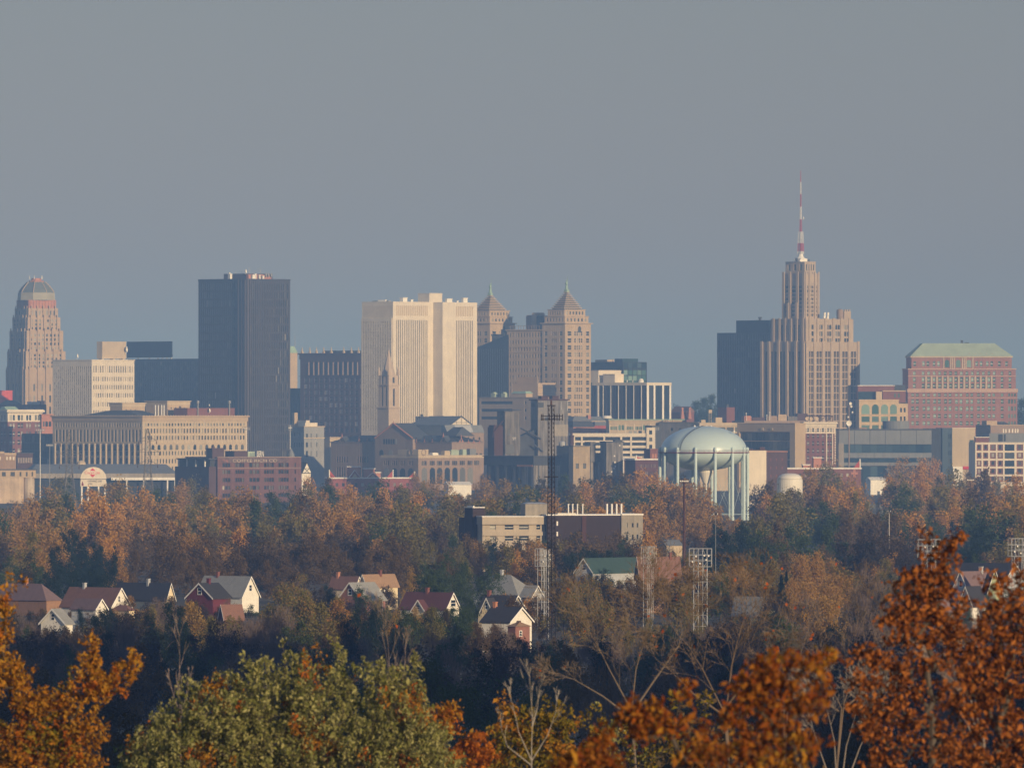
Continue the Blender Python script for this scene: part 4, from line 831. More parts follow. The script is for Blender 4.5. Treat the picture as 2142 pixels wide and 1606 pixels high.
B = Bld('setback_tower', 'tall stepped limestone tower carrying a red and white radio mast', 'tower', 1686, 8150, 46, 717, 1593, 1798)
w, d = B.w, B.d; mb = MB()
cR = []
for q in (1690.5, 1708, 1726, 1744, 1762, 1780): cR += [(B.u(q), B.u(q + 4.8)), (B.u(q + 6), B.u(q + 10.8))]
cL = []
for q in (1603, 1614, 1622, 1632.5, 1640.5, 1651, 1659, 1671): cL += [(B.v(q + 5.2), B.v(q))]
cL = cL[::-1]
rowsR = zl(B, [(734.5 + 14.7 * i, 747 + 14.7 * i) for i in range(12)])
B.tier(mb, 0, w, 0, d, 0, B.h, cR, rowsR, (), (), .9)
B.part('wall', mb, M['limestone']); B.windows(paint('tower sash glass', (.10, .085, .07), rough=.25, var=.5, scale=.4))
B.open = []; mb = MB(); B.tier(mb, -1.2, -.02, .9, d, 0, B.h, (), (), cL, [(B.z(739 + 29.4 * i), B.z(735 + 29.4 * i) + 0) for i in range(0)] or [(4, B.z(735))], 1.1); B.part('side_wall', mb, M['limestone']); B.windows(G_SHADE, name='window_strip')
mb = MB()
for q in (1686, 1701.6, 1719.2, 1737.2, 1755.2, 1773.2, 1792.5): mb.box(B.u(q) - (.5 if q < 1687 else 0), B.u(q + 5), -.7, -.03, 0, B.h + 1.6)
for q in (1593.5, 1608.5, 1628, 1646, 1664.5, 1680): mb.box(-2, -1.22, B.v(q + 4.6), B.v(q), 0, B.h + 1.6)
B.part('pier', mb, M['limestone'])
mb = MB(); mb.box(-1.2, w + .2, -.2, d, B.h, B.h + .9); B.part('parapet', mb, M['limestone'])
z0 = B.h + .9; zm = B.z(668); u1, v1 = B.u(1785, 3), B.v(1612, 3)
B.open = []; mb = MB(); cR = []
for q in (1692, 1711, 1729, 1747, 1766): cR += [(B.u(q, 3), B.u(q + 4.4, 3)), (B.u(q + 5.6, 3), B.u(q + 10, 3))]
rr = zl(B, [(679 + 14 * i, 688.5 + 14 * i) for i in range(3)])
B.tier(mb, 3, u1, 3, v1, z0, zm, cR, rr, ev(4, v1 - 1, 8, .42), [(z0 + 1, zm - 4.5)], .8); B.part('middle_tier', mb, M['limestone']); B.windows(G_DARK)
mb = MB()
for a, b in ev(3, u1, 6, .3): mb.box(a, b, 2.3, 2.97, z0, zm + 1.3)
for a, b in ev(3, v1, 6, .3): mb.box(2.3, 2.97, a, b, z0, zm + 1.3)
B.part('pier', mb, M['limestone'])
mb = MB(); mb.box(2.9, u1, 2.9, v1, zm, zm + .6); B.part('parapet', mb, M['limestone']); zm += .6
a = 14; u1, v1 = B.u(1713, a), B.v(1637, a); zt = B.z(571); W_, V_ = u1 - a, v1 - a
B.open = []; mb = MB(); rr = [(zm + (zt - zm) * (.06 + .085 * k * 1.03), zm + (zt - zm) * (.06 + .085 * k * 1.03 + .055)) for k in range(8)]
B.tier(mb, a, u1, a, v1, zm, zt, [(a + W_ * p, a + W_ * q) for p, q in ((.13, .24), (.36, .47), (.50, .61), (.74, .86))], rr, [(a + V_ * p, a + V_ * q) for p, q in ((.14, .26), (.38, .60), (.74, .88))], rr, .9); B.part('upper_tower', mb, M['limestone']); B.windows(G_DARK)
mb = MB()
for p in (0, .27, .66, .9): mb.box(a + W_ * p, a + W_ * (p + .1), a - .8, a - .03, zm, zt + 1.4)
for p in (0, .28, .62, .9): mb.box(a - .8, a - .03, a + V_ * p, a + V_ * (p + .1), zm, zt + 1.4)
for p in (.3, .68): mb.box(a - 1.6, a - .82, a + V_ * p, a + V_ * (p + .09), zm, zm + (zt - zm) * .36)
mb.box(a - .5, u1 + .1, a - .5, a - .03, zm + (zt - zm) * .78, zm + (zt - zm) * .8); B.part('pier', mb, M['limestone'])
b = a + 3; u2, v2 = B.u(1706, b), B.v(1643, b); z2 = B.z(548); B.open = []; mb = MB()
B.tier(mb, b, u2, b, v2, zt, z2, ev(b + 1, u2 - 1, 4, .45), [(zt + 2.5, z2 - 1.6)], ev(b + 1, v2 - 1, 3, .4), [(zt + 2.5, z2 - 1.6)], .6); mb.box(b - .3, u2 + .3, b - .3, v2 + .3, z2, z2 + .7); B.part('top_tier', mb, M['limestone']); B.windows(G_SHADE)
mx, my = (a + u1) / 2, (a + v1) / 2; z2 += .7; dy_ = mx * B.s + my * B.c
zz_ = lambda py: B.z(py, dy_)
mb = MB(); mb.box(mx - 4, mx + 4, my - 4, my + 4, z2, zz_(541)); mb.box(mx - 6.5, mx - 4.4, my - 5, my - 3, z2, zz_(543)); B.part('mast_house', mb, M['white'])
mb = MB(); mb.box(mx + 5, mx + 8, my - 3, my, z2, zz_(542)); mb.box(mx - 8.5, mx - 7, my - 3, my - 1.5, z2, zz_(540)); B.part('roof_unit', mb, M['slate'])
mb = MB(); mb.lathe([(4.0, zz_(541)), (2.4, zz_(537)), (1.8, zz_(531))], 8, (mx, my)); mast = B.part('mast', mb, M['white'])
def lattice(mb, x, y, z0, z1, h0, h1, n, r):
    P = lambda i, t: (x + (h0 + (h1 - h0) * t) * (1, -1, -1, 1)[i], y + (h0 + (h1 - h0) * t) * (1, 1, -1, -1)[i], z0 + (z1 - z0) * t)
    for i in range(4):
        mb.tube(P(i, 0), P(i, 1), r, k=4)
        for k in range(n):
            t0, t1 = k / n, (k + 1) / n; j = (i + 1) % 4
            mb.tube(P(i, t0), P(j, t1), r * .6, k=3); mb.tube(P(j, t0), P(i, t1), r * .6, k=3); mb.tube(P(i, t1), P(j, t1), r * .6, k=3)
mr_ = paint('mast red', (.42, .035, .05), var=.05)
for ya, yb, h0, h1, n, r, m_ in ((531, 526, 1.8, 1.9, 2, .22, M['white']), (526, 509, 1.8, 1.7, 5, .26, mr_), (509, 485, 1.6, 1.4, 6, .2, M['white']), (485, 459, .8, .5, 7, .15, mr_), (459, 433, .45, .4, 7, .16, M['white']), (433, 406, .34, .3, 7, .12, mr_), (406, 381, .26, .24, 7, .12, M['white']), (381, 357, .2, .1, 7, .11, mr_)):
    mb = MB(); lattice(mb, mx, my, zz_(ya), zz_(yb), h0, h1, n, r)
    if h0 < 1.2: mb.tube((mx, my, zz_(ya)), (mx, my, zz_(yb)), h0 * .5, h1 * .5, 6)
    B.part('mast_section', mb, m_, parent=mast)
dish(B, 'satellite_dish', (mx + 2.6, my - 1, zz_(456)), 1.2, M['white'])
mb = MB(); zr = zm; y_ = 8; mb.lathe([(2.9, zr), (2.9, B.z(648)), (2.6, B.z(646.5)), (.2, B.z(645))], 14, (B.u(1757, y_), y_)); B.part('roof_tank', mb, M['brownstone'])
mb = MB(); xa, xb = B.u(1766, 6), B.u(1780, 6); mb.box(xa, xb, 6, 11, zr, B.z(650)); 
for t in ev(xa, xb, 3, .5): mb.box(t[0], t[1], 6.1, 7, B.z(650), B.z(646))
B.part('roof_turret', mb, M['limestone'])
for p in (1725, 1732): 
    mb = MB(); x = B.u(p, 5); mb.loft([[(x - 1.1, 5, zr), (x + 1.1, 5, zr), (x + 1.1, 6, zr), (x - 1.1, 6, zr)], [(x - .6, 4.6, zr + 5.6), (x + 1.0, 4.6, zr + 5.6), (x + 1.0, 5.4, zr + 5.6), (x - .6, 5.4, zr + 5.6)]]); B.part('horn_antenna', mb, M['white'])

# ---- cream arched block, red hotel with the green roof
B = Bld('arch_window_block', 'cream block with four large arched green windows', 'building', 1797, 7840, 8, 838, None, 1899, d=16)
w, d = B.w, B.d; mb = MB(); xs_ = B.u(1880)
B.tier(mb, 0, xs_, 0, d, 0, B.h, pxR(B, [(1802, 1819), (1824, 1838), (1843, 1857.5), (1862, 1876)]), zl(B, [(871, 882.5), (889, 898)]), (), (), .6); mb.box(xs_, w, .0, d, 0, B.z(844)); B.part('wall', mb, M['yellow stone']); B.windows(G_GREEN, bar=M['slate'])
B.arches(G_GREEN, 'R', pxR(B, [(1802, 1819), (1824, 1838), (1843, 1857.5), (1862, 1876)]), B.z(866), B.z(845.5))
mb = MB()
for p in (1883, 1890.5):
    for y in (853, 871, 888): mb = MB(); mb.box(B.u(p), B.u(p + 3.6), -.12, -.02, B.z(y + 9), B.z(y)); B.part('window', mb, G_DARK)
mb = MB(); mb.box(-.2, xs_ + .2, -.6, -.03, B.z(868), B.z(866.4)); mb.box(-.2, xs_ + .2, -.6, d, B.h, B.h + 1); B.part('cornice', mb, M['yellow stone'])
B = Bld('brick_penthouses', 'red brick roof storeys with white copings behind the arched block', 'building', 1796, 7866, 8, 819, None, 1897, d=16)
w, d = B.w, B.d; mb = MB(); mb.box(0, w, 0, d, 0, B.z(840)); B.part('wall', mb, M['slate'])
mb = MB(); mb.box(0, B.u(1871, 4), 4, d, B.z(840), B.z(807)); bp_ = B.part('roof_storey', mb, M['brick'])
mb = MB(); mb.box(-.3, B.u(1871, 4) + .3, 3.6, d + .1, B.z(807), B.z(805.6)); B.part('coping', mb, M['white'], parent=bp_)
mb = MB(); mb.box(.3, B.u(1840, 4), 3.7, 3.97, B.z(838), B.z(819)); B.part('glazed_band', mb, G_BLUE, parent=bp_)
mb = MB(); mb.box(B.u(1871, 6) + .1, w, 6, d, B.z(840), B.z(805)); B.part('roof_storey', mb, M['navy'])
mb = MB(); mb.box(B.u(1846), B.u(1894), -1, 3, B.z(842), B.z(818.5)); rs_ = B.part('roof_storey', mb, M['brick'])
mb = MB(); mb.box(B.u(1845.5), B.u(1894.5), -1.3, 3.2, B.z(818.5), B.z(816.6)); B.part('coping', mb, M['buff'], parent=rs_)
for p in (1870, 1878): mb = MB(); mb.box(B.u(p), B.u(p + 3.5), -1.12, -1.02, B.z(831), B.z(823)); B.part('window', mb, G_GREEN)
mb = MB(); mb.box(B.u(1832), B.u(1844.5), -1, 2.6, B.z(842), B.z(819)); B.part('lift_house', mb, M['buff'])

B = Bld('red_hotel', 'large red brick hotel with a pale green hipped roof', 'hotel', 1899, 8120, 4, 813, None, 2128, d=45)
hb_ = paint('hotel brick', (.30, .145, .115)); hs_ = paint('hotel stone band', (.50, .34, .25)); w, d = B.w, B.d; mb = MB(); pr = [1906.5, 1916, 1930, 1939.5, 1952.5, 1962, 1975, 1984.5, 1998, 2007.5, 2020.5, 2030, 2044, 2053.5, 2066.5, 2076, 2093.5, 2109, 2115, 2121]
rows = zl(B, [(823, 829), (835, 844), (850, 859), (866, 874), (881, 889), (896, 905)])
B.tier(mb, 0, w, 0, d, 0, B.z(820.5), [(B.u(p), B.u(p + (5.6 if p < 2100 else 3.6))) for p in pr], rows, (), (), .5); B.part('wall', mb, hb_); B.windows(G_GREEN, bar=M['trim'])
mb = MB(); mb.box(-.5, w + .5, -.7, d, B.z(820.5), B.h); mb.box(-.2, w + .2, -.35, -.03, B.z(832.4), B.z(831.4)); B.part('belt_course', mb, hs_)
x0, x1 = B.u(1900), B.u(2125); sg_ = [1910, 1928.5, 1940, 1951.5, 1963, 1974.5, 1986, 1997, 2008.5, 2020, 2031.5, 2043, 2054.5, 2066, 2077, 2093.5, 2110]
B.open = []; mb = MB(); B.tier(mb, x0, x1, .5, d - 1, B.h, B.z(773), [(B.u(p), B.u(p + 5.4)) for p in sg_], zl(B, [(777, 784.5), (789, 798.5), (802.5, 811.5)]), (), (), .5); B.part('upper_wall', mb, hb_); B.windows(G_GREEN, bar=M['trim'])
for p, q in zip(sg_[1:14], sg_[2:15]): mb = MB(); m_ = (p + 5.4 + q) / 2; mb.box(B.u(m_ - 1.7), B.u(m_ + 1.7), 0, .47, B.h, B.z(787)); B.part('pilaster', mb, M['buff'])
mb = MB(); mb.box(x0 - .4, x1 + .4, -.1, .46, B.z(787), B.z(785.6)); mb.box(x0 - .5, x1 + .5, -.3, d - .5, B.z(773), B.z(770.6)); B.part('cornice', mb, hs_)
x0, x1 = B.u(1907), B.u(2117); B.open = []; mb = MB(); tp = [1911.5, 1930, 1939, 1952, 1961.5, 2041, 2050.5, 2063.5, 2072.5, 2088.5, 2103.5]
B.tier(mb, x0, x1, 2, d - 3, B.z(770.6), B.z(748), [(B.u(p), B.u(p + 5)) for p in tp], zl(B, [(755.5, 765.5)]), (), (), .5); B.part('top_storey', mb, hb_); B.windows(G_GREEN, bar=M['trim'])
B.arches(G_GREEN, 'R', pxR(B, [(1977, 1986), (2000, 2010), (2023, 2032)]), B.z(768), B.z(752.5), off=2)
for p in (1973.5, 1988, 1992, 1996, 2012.5, 2016.5, 2020, 2034.5): mb = MB(); mb.box(B.u(p), B.u(p + 2.2), 1.6, 1.97, B.z(770.5), B.z(748.2)); B.part('pilaster', mb, M['buff'])
mb = MB(); mb.box(x0 - .8, x1 + .8, 1.2, d - 2.2, B.z(748), B.z(745)); B.part('eaves', mb, M['buff'])
mb = MB(); zt = B.z(718, 20); i0, i1 = B.u(1931, 10) - x0, x1 - B.u(2081, 10)
mb.loft([[(x0 - 1, 1, B.z(745)), (x1 + 1, 1, B.z(745)), (x1 + 1, d - 2, B.z(745)), (x0 - 1, d - 2, B.z(745))], [(x0 + i0, 12, zt), (x1 - i1, 12, zt), (x1 - i1, d - 13, zt), (x0 + i0, d - 13, zt)]])
rf = B.part('roof', mb, M['pale green'])
mb = MB(); x = B.u(2010, 15); mb.box(x, x + 2, 15, 17, zt, zt + 2.6); mb.box(x + 3, x + 7, 15, 16, zt, zt + .8); B.part('roof_vent', mb, M['slate'], parent=rf)
for p in (1968, 1988, 2003, 2028, 2040, 2051, 2063, 2076): mb = MB(); x = B.u(p, 3); mb.lathe([(.3, B.z(745)), (.3, B.z(740)), (.5, B.z(739.5)), (.1, B.z(738.5))], 6, (x, 3)); B.part('snow_guard', mb, M['buff'], parent=rf)

# ---- library-like modern block and neighbours at the right edge
B = Bld('panelled_library', 'long low modern building of grey panels over dark ribbon glass', 'building', 1755, 7350, 3, 897, None, 1949, d=40)
w, d = B.w, B.d; mb = MB(); mb.box(.5, w - .2, 1.2, d, 0, B.h - .5); B.part('core', mb, M['navy'])
for a, b in ev(0, w, 6, .975): mb = MB(); mb.box(a, b, 0, 1.15, B.z(929), B.z(900)); B.part('panel', mb, M['lead'])
mb = MB(); mb.box(-.4, w + .4, -.3, d, B.z(899.8), B.h); B.part('roof_edge', mb, M['slate'])
for a, b in ((947, 957.5), (967, 974)):
    for p, q in ev(w * .03 if a < 960 else 0, w, 11, .985): mb = MB(); mb.box(p, q, .2, 1.15, B.z(b), B.z(a)); B.part('panel', mb, M['lead'])
for a, b in ((930, 946.5), (958, 966.5), (975, 1003)):
    for p, q in ev(.4, w - .4, 12, .92): mb = MB(); mb.box(p, q, .9, 1.17, B.z(b), B.z(a)); B.part('window', mb, G_BLUE)
mb = MB(); mb.box(B.u(1754), B.u(1765), -.8, -.05, 0, B.z(927)); B.part('side_wall', mb, M['concrete'])
mb = MB(); mb.lathe([(B.u(1906) - B.u(1878), B.h), (B.u(1906) - B.u(1878), B.z(881.5)), ((B.u(1906) - B.u(1878)) * 1.03, B.z(881.4)), ((B.u(1906) - B.u(1878)) * 1.03, B.z(880.3))], 28, (B.u(1878), 16)); B.part('drum', mb, M['lead'])
mb = MB(); mb.box(B.u(1798), B.u(1815), 6, 10, B.h, B.z(894)); B.part('roof_house', mb, M['brownstone'])
B = Bld('dark_link', 'dark blue block between grey panels and the cream slab', 'building', 1949, 7400, 6, 896, None, 1992, d=34)
w, d = B.w, B.d; mb = MB(); mb.box(0, B.u(1971), 1.5, d, 0, B.h); B.part('dark_wall', mb, M['navy'])
mb = MB(); B.tier(mb, B.u(1971) + .02, w, 0, d, 0, B.h + .4, ev(B.u(1983), B.u(1991), 2, .7), ev(6, B.h - 3, 6, .6), (), (), .4); B.part('wall', mb, paint('blue grey cladding', (.06, .09, .115))); B.windows(G_SHADE)
B = Bld('cream_slab', 'tall blank cream slab wall with one dark slot', 'building', 1991, 7420, 8, 896, None, 2040, d=16)
w, d = B.w, B.d; mb = MB(); B.tier(mb, 0, w, 0, d, 0, B.h, [(B.u(2028), B.u(2037))], zl(B, [(920, 974)]), (), (), .8); B.part('wall', mb, M['buff']); B.windows(G_BLUE)
mb = MB(); mb.box(-.2, w + .2, -.2, d, B.h, B.h + .5); B.part('coping', mb, M['cream'])
mb = MB(); mb.box(.5, B.u(2013), -2, -.1, 0, B.z(975.5)); B.part('white_porch', mb, M['white'])
mb = MB(); mb.box(B.u(2013.3), B.u(2046), -2.4, -.15, B.z(981), B.z(975)); B.part('red_awning', mb, paint('red awning', (.55, .04, .05)))
B = Bld('grid_warehouse', 'red brick loft building behind a white concrete window grid', 'warehouse', 2040, 7000, 5, 925, None, 2240, d=35)
w, d = B.w, B.d; mb = MB(); cs = pxR(B, [(2043, 2053), (2056.5, 2067), (2071, 2083), (2086.5, 2098), (2101.5, 2122), (2126.5, 2140), (2144, 2158), (2162, 2176), (2180, 2196)]); rows = zl(B, [(929.5, 942.5), (946.5, 959), (963, 975.5), (979.5, 992), (996, 1008)])
B.tier(mb, 0, w, 0, d, 0, B.h, cs, rows, (), (), .8); B.part('frame', mb, M['cream'])
k = 0
for face, p, q, za, zb, r, _ in B.open:
    big = abs(p - cs[4][0]) < .1; mb = MB(); mb.box(p, q, r - .3, r - .05, za, zb); pn = B.part('infill' if not big else 'window', mb, G_SHADE if big else M['brick'])
    if not big:
        mb = MB(); mb.box(p + (q - p) * .28, q - (q - p) * .28, r - .4, r - .31, za + (zb - za) * .25, zb - (zb - za) * .12); B.part('pane', mb, G_DARK, parent=pn)
mb = MB(); mb.box(.3, B.u(2069), .3, 8, B.h, B.z(915)); pr_ = B.part('parapet_block', mb, M['brick'])
mb = MB(); mb.box(0, B.u(2069.6), 0, 8.3, B.z(915), B.z(913.6)); B.part('coping', mb, M['white'], parent=pr_)
mb = MB(); mb.box(B.u(2070.2), w, 1.5, d, B.h, B.z(906)); B.part('grey_storey', mb, M['lead'])
mb = MB(); mb.box(B.u(2089), B.u(2098), 1.2, 1.47, B.z(923), B.z(908)); mb.box(B.u(2101), B.u(2104), 1.2, 1.47, B.z(923), B.z(908)); B.part('louvre', mb, M['navy'])
B = Bld('tan_backdrop_block', 'tan flat block with pale upper windows behind the red loft grid', 'building', 2072, 7600, 20, 890, None, 2210, d=30)
w, d = B.w, B.d; mb = MB(); B.tier(mb, 0, w, 0, d, 0, B.h, pxR(B, [(2098, 2101), (2103, 2106), (2110, 2113), (2117, 2120), (2123, 2126), (2128, 2131)]), zl(B, [(897, 905)]), (), (), .5); B.part('wall', mb, M['brownstone']); B.windows(M['white'])
mb = MB(); mb.box(-.3, w, -.3, d, B.h, B.h + .6); B.part('coping', mb, M['tan'])
mb = MB(); mb.box(B.u(2064, 8), B.u(2086, 8), 8, 18, B.h - 3, B.z(880)); B.part('roof_house', mb, M['tan'])
mb = MB(); mb.hip(B.u(2086, 8) + .1, B.u(2113, 8), 8, 20, B.h + .6, B.z(882), 3, 4); B.part('roof', mb, M['slate'])

B = Bld('red_white_hotel', 'narrow red brick hotel with white top storey and quoins', 'hotel', 1684, 7180, 5, 893, None, 1748, d=22)
w, d = B.w, B.d; mb = MB(); cs = [(B.u(p), B.u(p + 4)) for p in (1688.5, 1699, 1709, 1719.5)] + [(B.u(p), B.u(p + 3.4)) for p in (1730.5, 1736.5)]
B.tier(mb, 0, w, 0, d, 0, B.z(906.5), cs, zl(B, [(908.5, 916), (922.5, 931.5), (938, 947), (953.5, 962.5), (970, 978)]), (), (), .45); B.part('wall', mb, M['brick']); B.windows(G_DARK, bar=M['trim'])
mb = MB(); mb.box(B.u(1728), B.u(1730.2), -.3, -.03, 0, B.z(906.5)); mb.box(B.u(1740.4), B.u(1742.5), -.3, -.03, 0, B.z(906.5))
for k in range(12): mb.box(w - .9, w + .15, -.3, -.03, B.z(970 - 5.4 * k), B.z(966.6 - 5.4 * k))
B.part('quoin', mb, M['cream'])
B.open = []; mb = MB(); mb.box(-.3, w + .3, -.4, d, B.z(906.5), B.z(904.8)); B.tier(mb, 0, w, 0, d, B.z(904.8), B.h, cs, zl(B, [(895.5, 903)]), (), (), .45); B.part('top_storey', mb, M['cream']); B.windows(G_DARK, bar=M['trim'])
for p in (1685, 1695, 1705.5, 1715.5, 1725.8, 1742):
    for q in (896.5, 899.5, 902): mb = MB(); mb.box(B.u(p), B.u(p + 2.4), -.12, -.02, B.z(q + 1.3), B.z(q)); B.part('brick_stripe', mb, M['brick'])
mb = MB(); mb.box(-.5, w + .5, -.8, d, B.h, B.z(886.5)); mb.box(-1.6, w + 1.6, -2, d, B.z(886.5), B.z(883.8)); mb.box(-1, w + 1, -1.4, d, B.z(883.8), B.z(882.4)); B.part('cornice', mb, M['cream'])
zr = B.z(882.4)
for p in (1681, 1688, 1697, 1709):
    if p > 1684: dish(B, 'satellite_dish', (B.u(p, 4), 4, zr + 2.4), 1.5, M['buff'])
mb = MB()
for p in (1686, 1700, 1714, 1728, 1742): mb.tube((B.u(p, 8), 8, zr), (B.u(p, 8), 8, B.z(869)), .3, k=4)
for p, q in ((1686, 1700), (1700, 1714), (1714, 1728), (1728, 1742)): mb.tube((B.u(p, 8), 8, B.z(869)), (B.u(q, 8), 8, B.z(870)), .35, k=4); mb.tube((B.u(p, 8), 8, zr), (B.u(q, 8), 8, B.z(870)), .2, k=4)
B.part('roof_scaffold', mb, M['rust'])
B = Bld('roof_clutter_block', 'brown flat roofs with huts and a bulky water drum at the setback tower foot', 'building', 1557, 7700, 18, 880, None, 1690, d=30)
w, d = B.w, B.d; mb = MB(); mb.box(0, w, 0, d, 0, B.h); B.part('wall', mb, M['brownstone'])
for a, b, yt, m_ in ((1557, 1572, 871, 'terracotta'), (1574, 1600, 874, 'dark brick'), (1606, 1626, 871, 'brownstone'), (1628, 1646, 868, 'tan'), (1648, 1668, 872, 'weathered'), (1668, 1690, 866, 'dark brick')):
    mb = MB(); mb.box(B.u(a, 3), B.u(b, 3), 3, 10, B.h, B.z(yt)); mb.box(B.u(a, 3) + .4, B.u(b, 3) - .4, 3.4, 9.6, B.z(yt), B.z(yt) + .5); B.part('roof_house', mb, M[m_])
for p, yt in ((1549 + 12, 864), (1610, 862), (1604, 868)): mb = MB(); mb.tube((B.u(p, 2), 2, B.h), (B.u(p, 2), 2, B.z(yt)), .25, .2); mb.lathe([(.1, B.z(yt + 2)), (.8, B.z(yt + 1)), (.1, B.z(yt - 1))], 8, (B.u(p, 2), 2)); B.part('vent_pipe', mb, M['white'])
B = Bld('tan_framed_glass', 'dark recessed glass wall in a tan frame beside the red white hotel', 'building', 1663, 7050, 46, 886, 1542, 1685)
w, d = B.w, B.d; mb = MB(); B.tier(mb, 0, w, 0, d, 0, B.h, (), (), [(B.v(1652), B.v(1546))], [(4, B.z(903))], 2.0); B.part('frame', mb, M['tan'])
mb = MB(); y0, y1 = B.v(1652), B.v(1546)
B.open = []
for a, b in ev(y0, y1, 14, .93):
    for z0_, z1_ in ev(4, B.z(903), 6, .9): B.open.append(('L', a, b, z0_, z1_, 1.9, 'w'))
B.windows(G_SHADE)
mb = MB(); slab(mb, 0, w, 0, d, B.h, B.h + .5, .2); B.part('coping', mb, M['tan'])
for p, yt in ((1592, 900), (1612, 900)): mb = MB(); mb.box(-.5, -.03, B.v(p + 5), B.v(p), B.z(yt), B.z(yt - 5)); B.part('plaque', mb, M['buff'])
B = Bld('mast_pole', 'slim pole with round dishes standing before the setback tower', 'mast', 1776, 7250, 0, 838, None, 1780, d=1)
mb = MB(); mb.tube((0, 0, 0), (0, 0, B.z(842)), .6, .35, 8); B.part('pole', mb, M['brownstone'])
for x, y, r in ((0, 885, 2.2), (1.2, 844, 1.2), (1.8, 850, .9), (2.6, 862, .7), (-.6, 872, .7)): dish(B, 'satellite_dish', (x, -1.2, B.z(y)), r, M['white'], aim=(.2, -1, 0))

B = Bld('white_silo_slab', 'tall narrow white wall with dark roof edge right of the water tower', 'building', 1567, 6000, 22, 942, 1559, 1603)
w, d = B.w, B.d; mb = MB(); mb.box(.02, w, 0, d, 0, B.h); B.part('wall', mb, M['cream'])
mb = MB(); mb.box(-.5, 0, .2, d, 0, B.h + .8); B.part('side_wall', mb, M['dark brick'])
mb = MB(); mb.box(0.05, w + .3, -.2, d, B.h, B.h + .5); mb.box(w * .7, w, 2, 5, B.h + .5, B.z(935)); mb.box(w * .1, w * .3, 2, 5, B.h + .5, B.z(938)); B.part('roof_edge', mb, M['rust'])
B = Bld('plain_brick_block', 'plain purple brown brick block right of the tall white wall', 'building', 1602, 6150, 16, 945, None, 1647, d=20)
mb = MB(); B.tier(mb, 0, B.w, 0, B.d, 0, B.h, ev(1.5, B.w - 1.5, 3, .22), zl(B, [(958, 964), (975, 981), (992, 998)]), (), (), .3); B.part('wall', mb, M['dark brick']); B.windows(M['brick'], name='bricked_window')
mb = MB(); mb.box(-.2, B.w + .2, -.2, B.d, B.h, B.h + .5); B.part('coping', mb, M['terracotta'])
parapet_row('coped_hall', 'low red brick hall with white coping and raised white corner posts', 1633, 1801, 6300, 981, 7, (), ((1634, 963), (1799, 960)), ((1702, 1718, 958), (1680, 1694, 973)), ((1787, 990),), wall=(.20, .085, .07))
B = Bld('gas_dome', 'round cream storage tank with domed top half hidden by branches', 'storage tank', 1652, 5300, 0, 990, None, 1680, d=1)
r = 27 * B.D / F; mb = MB(); mb.lathe([(r, 0), (r, B.z(1006)), (r * .99, B.z(1003))], 32); B.part('shell', mb, M['tank white'], smooth=False)
mb = MB(); mb.lathe([(r * .985, B.z(1003)), (r * .9, B.z(997)), (r * .7, B.z(992.3)), (r * .4, B.z(990)), (.3, B.z(989.4))], 32); B.part('dome', mb, M['tank white'], smooth=True)
for xa, xb, yt, D, nm, lb, m_ in ((1821, 1856, 1004, 6900, 'white_shed', 'small white flat shed among trees below the grey panelled building', 'white'), (1857, 1872, 986, 7000, 'grey_hut', 'pale grey box hut in front of the ribbon glass', 'lead'), (1815, 1862, 1054, 5400, 'grey_roof_shed', 'long grey roofed shed glimpsed through trees at the right', 'lead'), (938, 986, 1014, 6400, 'pale_barn', 'pale barn glimmering through a bare tree left of the lattice mast', 'white'), (1394, 1427, 1141, 3700, 'tan_shed', 'low tan shed in the trees right of the school', 'buff')):
    B = Bld(nm, lb, 'shed', xa, D, 18, yt, None, xb, d=10); w, d = B.w, B.d
    mb = MB(); mb.box(0, w, 0, d, 0, B.h); B.part('wall', mb, M[m_])
    mb = MB(); mb.prism([(-.4, -.4, B.h), (-.4, d + .4, B.h), (-.4, d / 2, B.h + 2.2)], (w + .8, 0, 0)); B.part('roof', mb, M['white'] if m_ == 'white' else M['lead'])
    mb = MB(); mb.box(w * .4, w * .55, -.12, -.02, 0, 2.6); B.part('door', mb, M['slate'])
# ================================================================ grain elevators, water tower, school, houses, masts
B = Bld('silo_elevator', 'low dark elevator on fat round silos before the tall headhouse', 'grain elevator', 1116, 6410, 40, 968, 1012, 1172)
w, d = B.w, B.d; mb = MB(); mb.box(0, w, 0, d, B.z(973), B.z(955)); B.part('gallery', mb, M['sooty'])
mb = MB(); slab(mb, 0, w, 0, d, B.z(955), B.z(953.5), .7); B.part('roof', mb, M['slate'])
for a, b in ev(0, d, 6, .96): r = (b - a) / 2; mb = MB(); mb.lathe([(r, 0), (r, B.z(973))], 20, (r + .2, (a + b) / 2)); B.part('silo', mb, M['sooty'], smooth=False)
mb = MB(); mb.box(.4, w, .3, d * .3, 0, B.z(973)); B.part('wall', mb, M['weathered'])
mb = MB(); mb.box(-.3, -.02, 1, B.v(1082), B.z(976), B.z(972)); B.part('rusty_band', mb, M['terracotta'])
mb = MB()
for a, b in ev(2, w - 1, 6, .1): mb.box(a, b, .05, .29, 0, B.z(973))
B.part('rib', mb, M['concrete'])
B = Bld('corrugated_elevator', 'grey corrugated elevator tower with dark openings, shorter of the central pair', 'grain elevator', 1056, 6560, 22, 861, 1040, 1088)
w, d = B.w, B.d; mb = MB(); mb.box(0, w, 0, d, 0, B.h); B.part('wall', mb, M['weathered'])
mb = MB()
for a, b in ev(0, w, 22, .4): mb.box(a, b, -.14, -.02, 0, B.h)
B.part('corrugation', mb, M['weathered'])
mb = MB(); mb.prism([(-.8, -.8, B.h), (w + 1.4, -.8, B.z(857)), (w + 1.4, -.8, B.z(856.2)), (-.8, -.8, B.h + .5)], (0, d + 1.6, 0)); B.part('roof', mb, M['slate'])
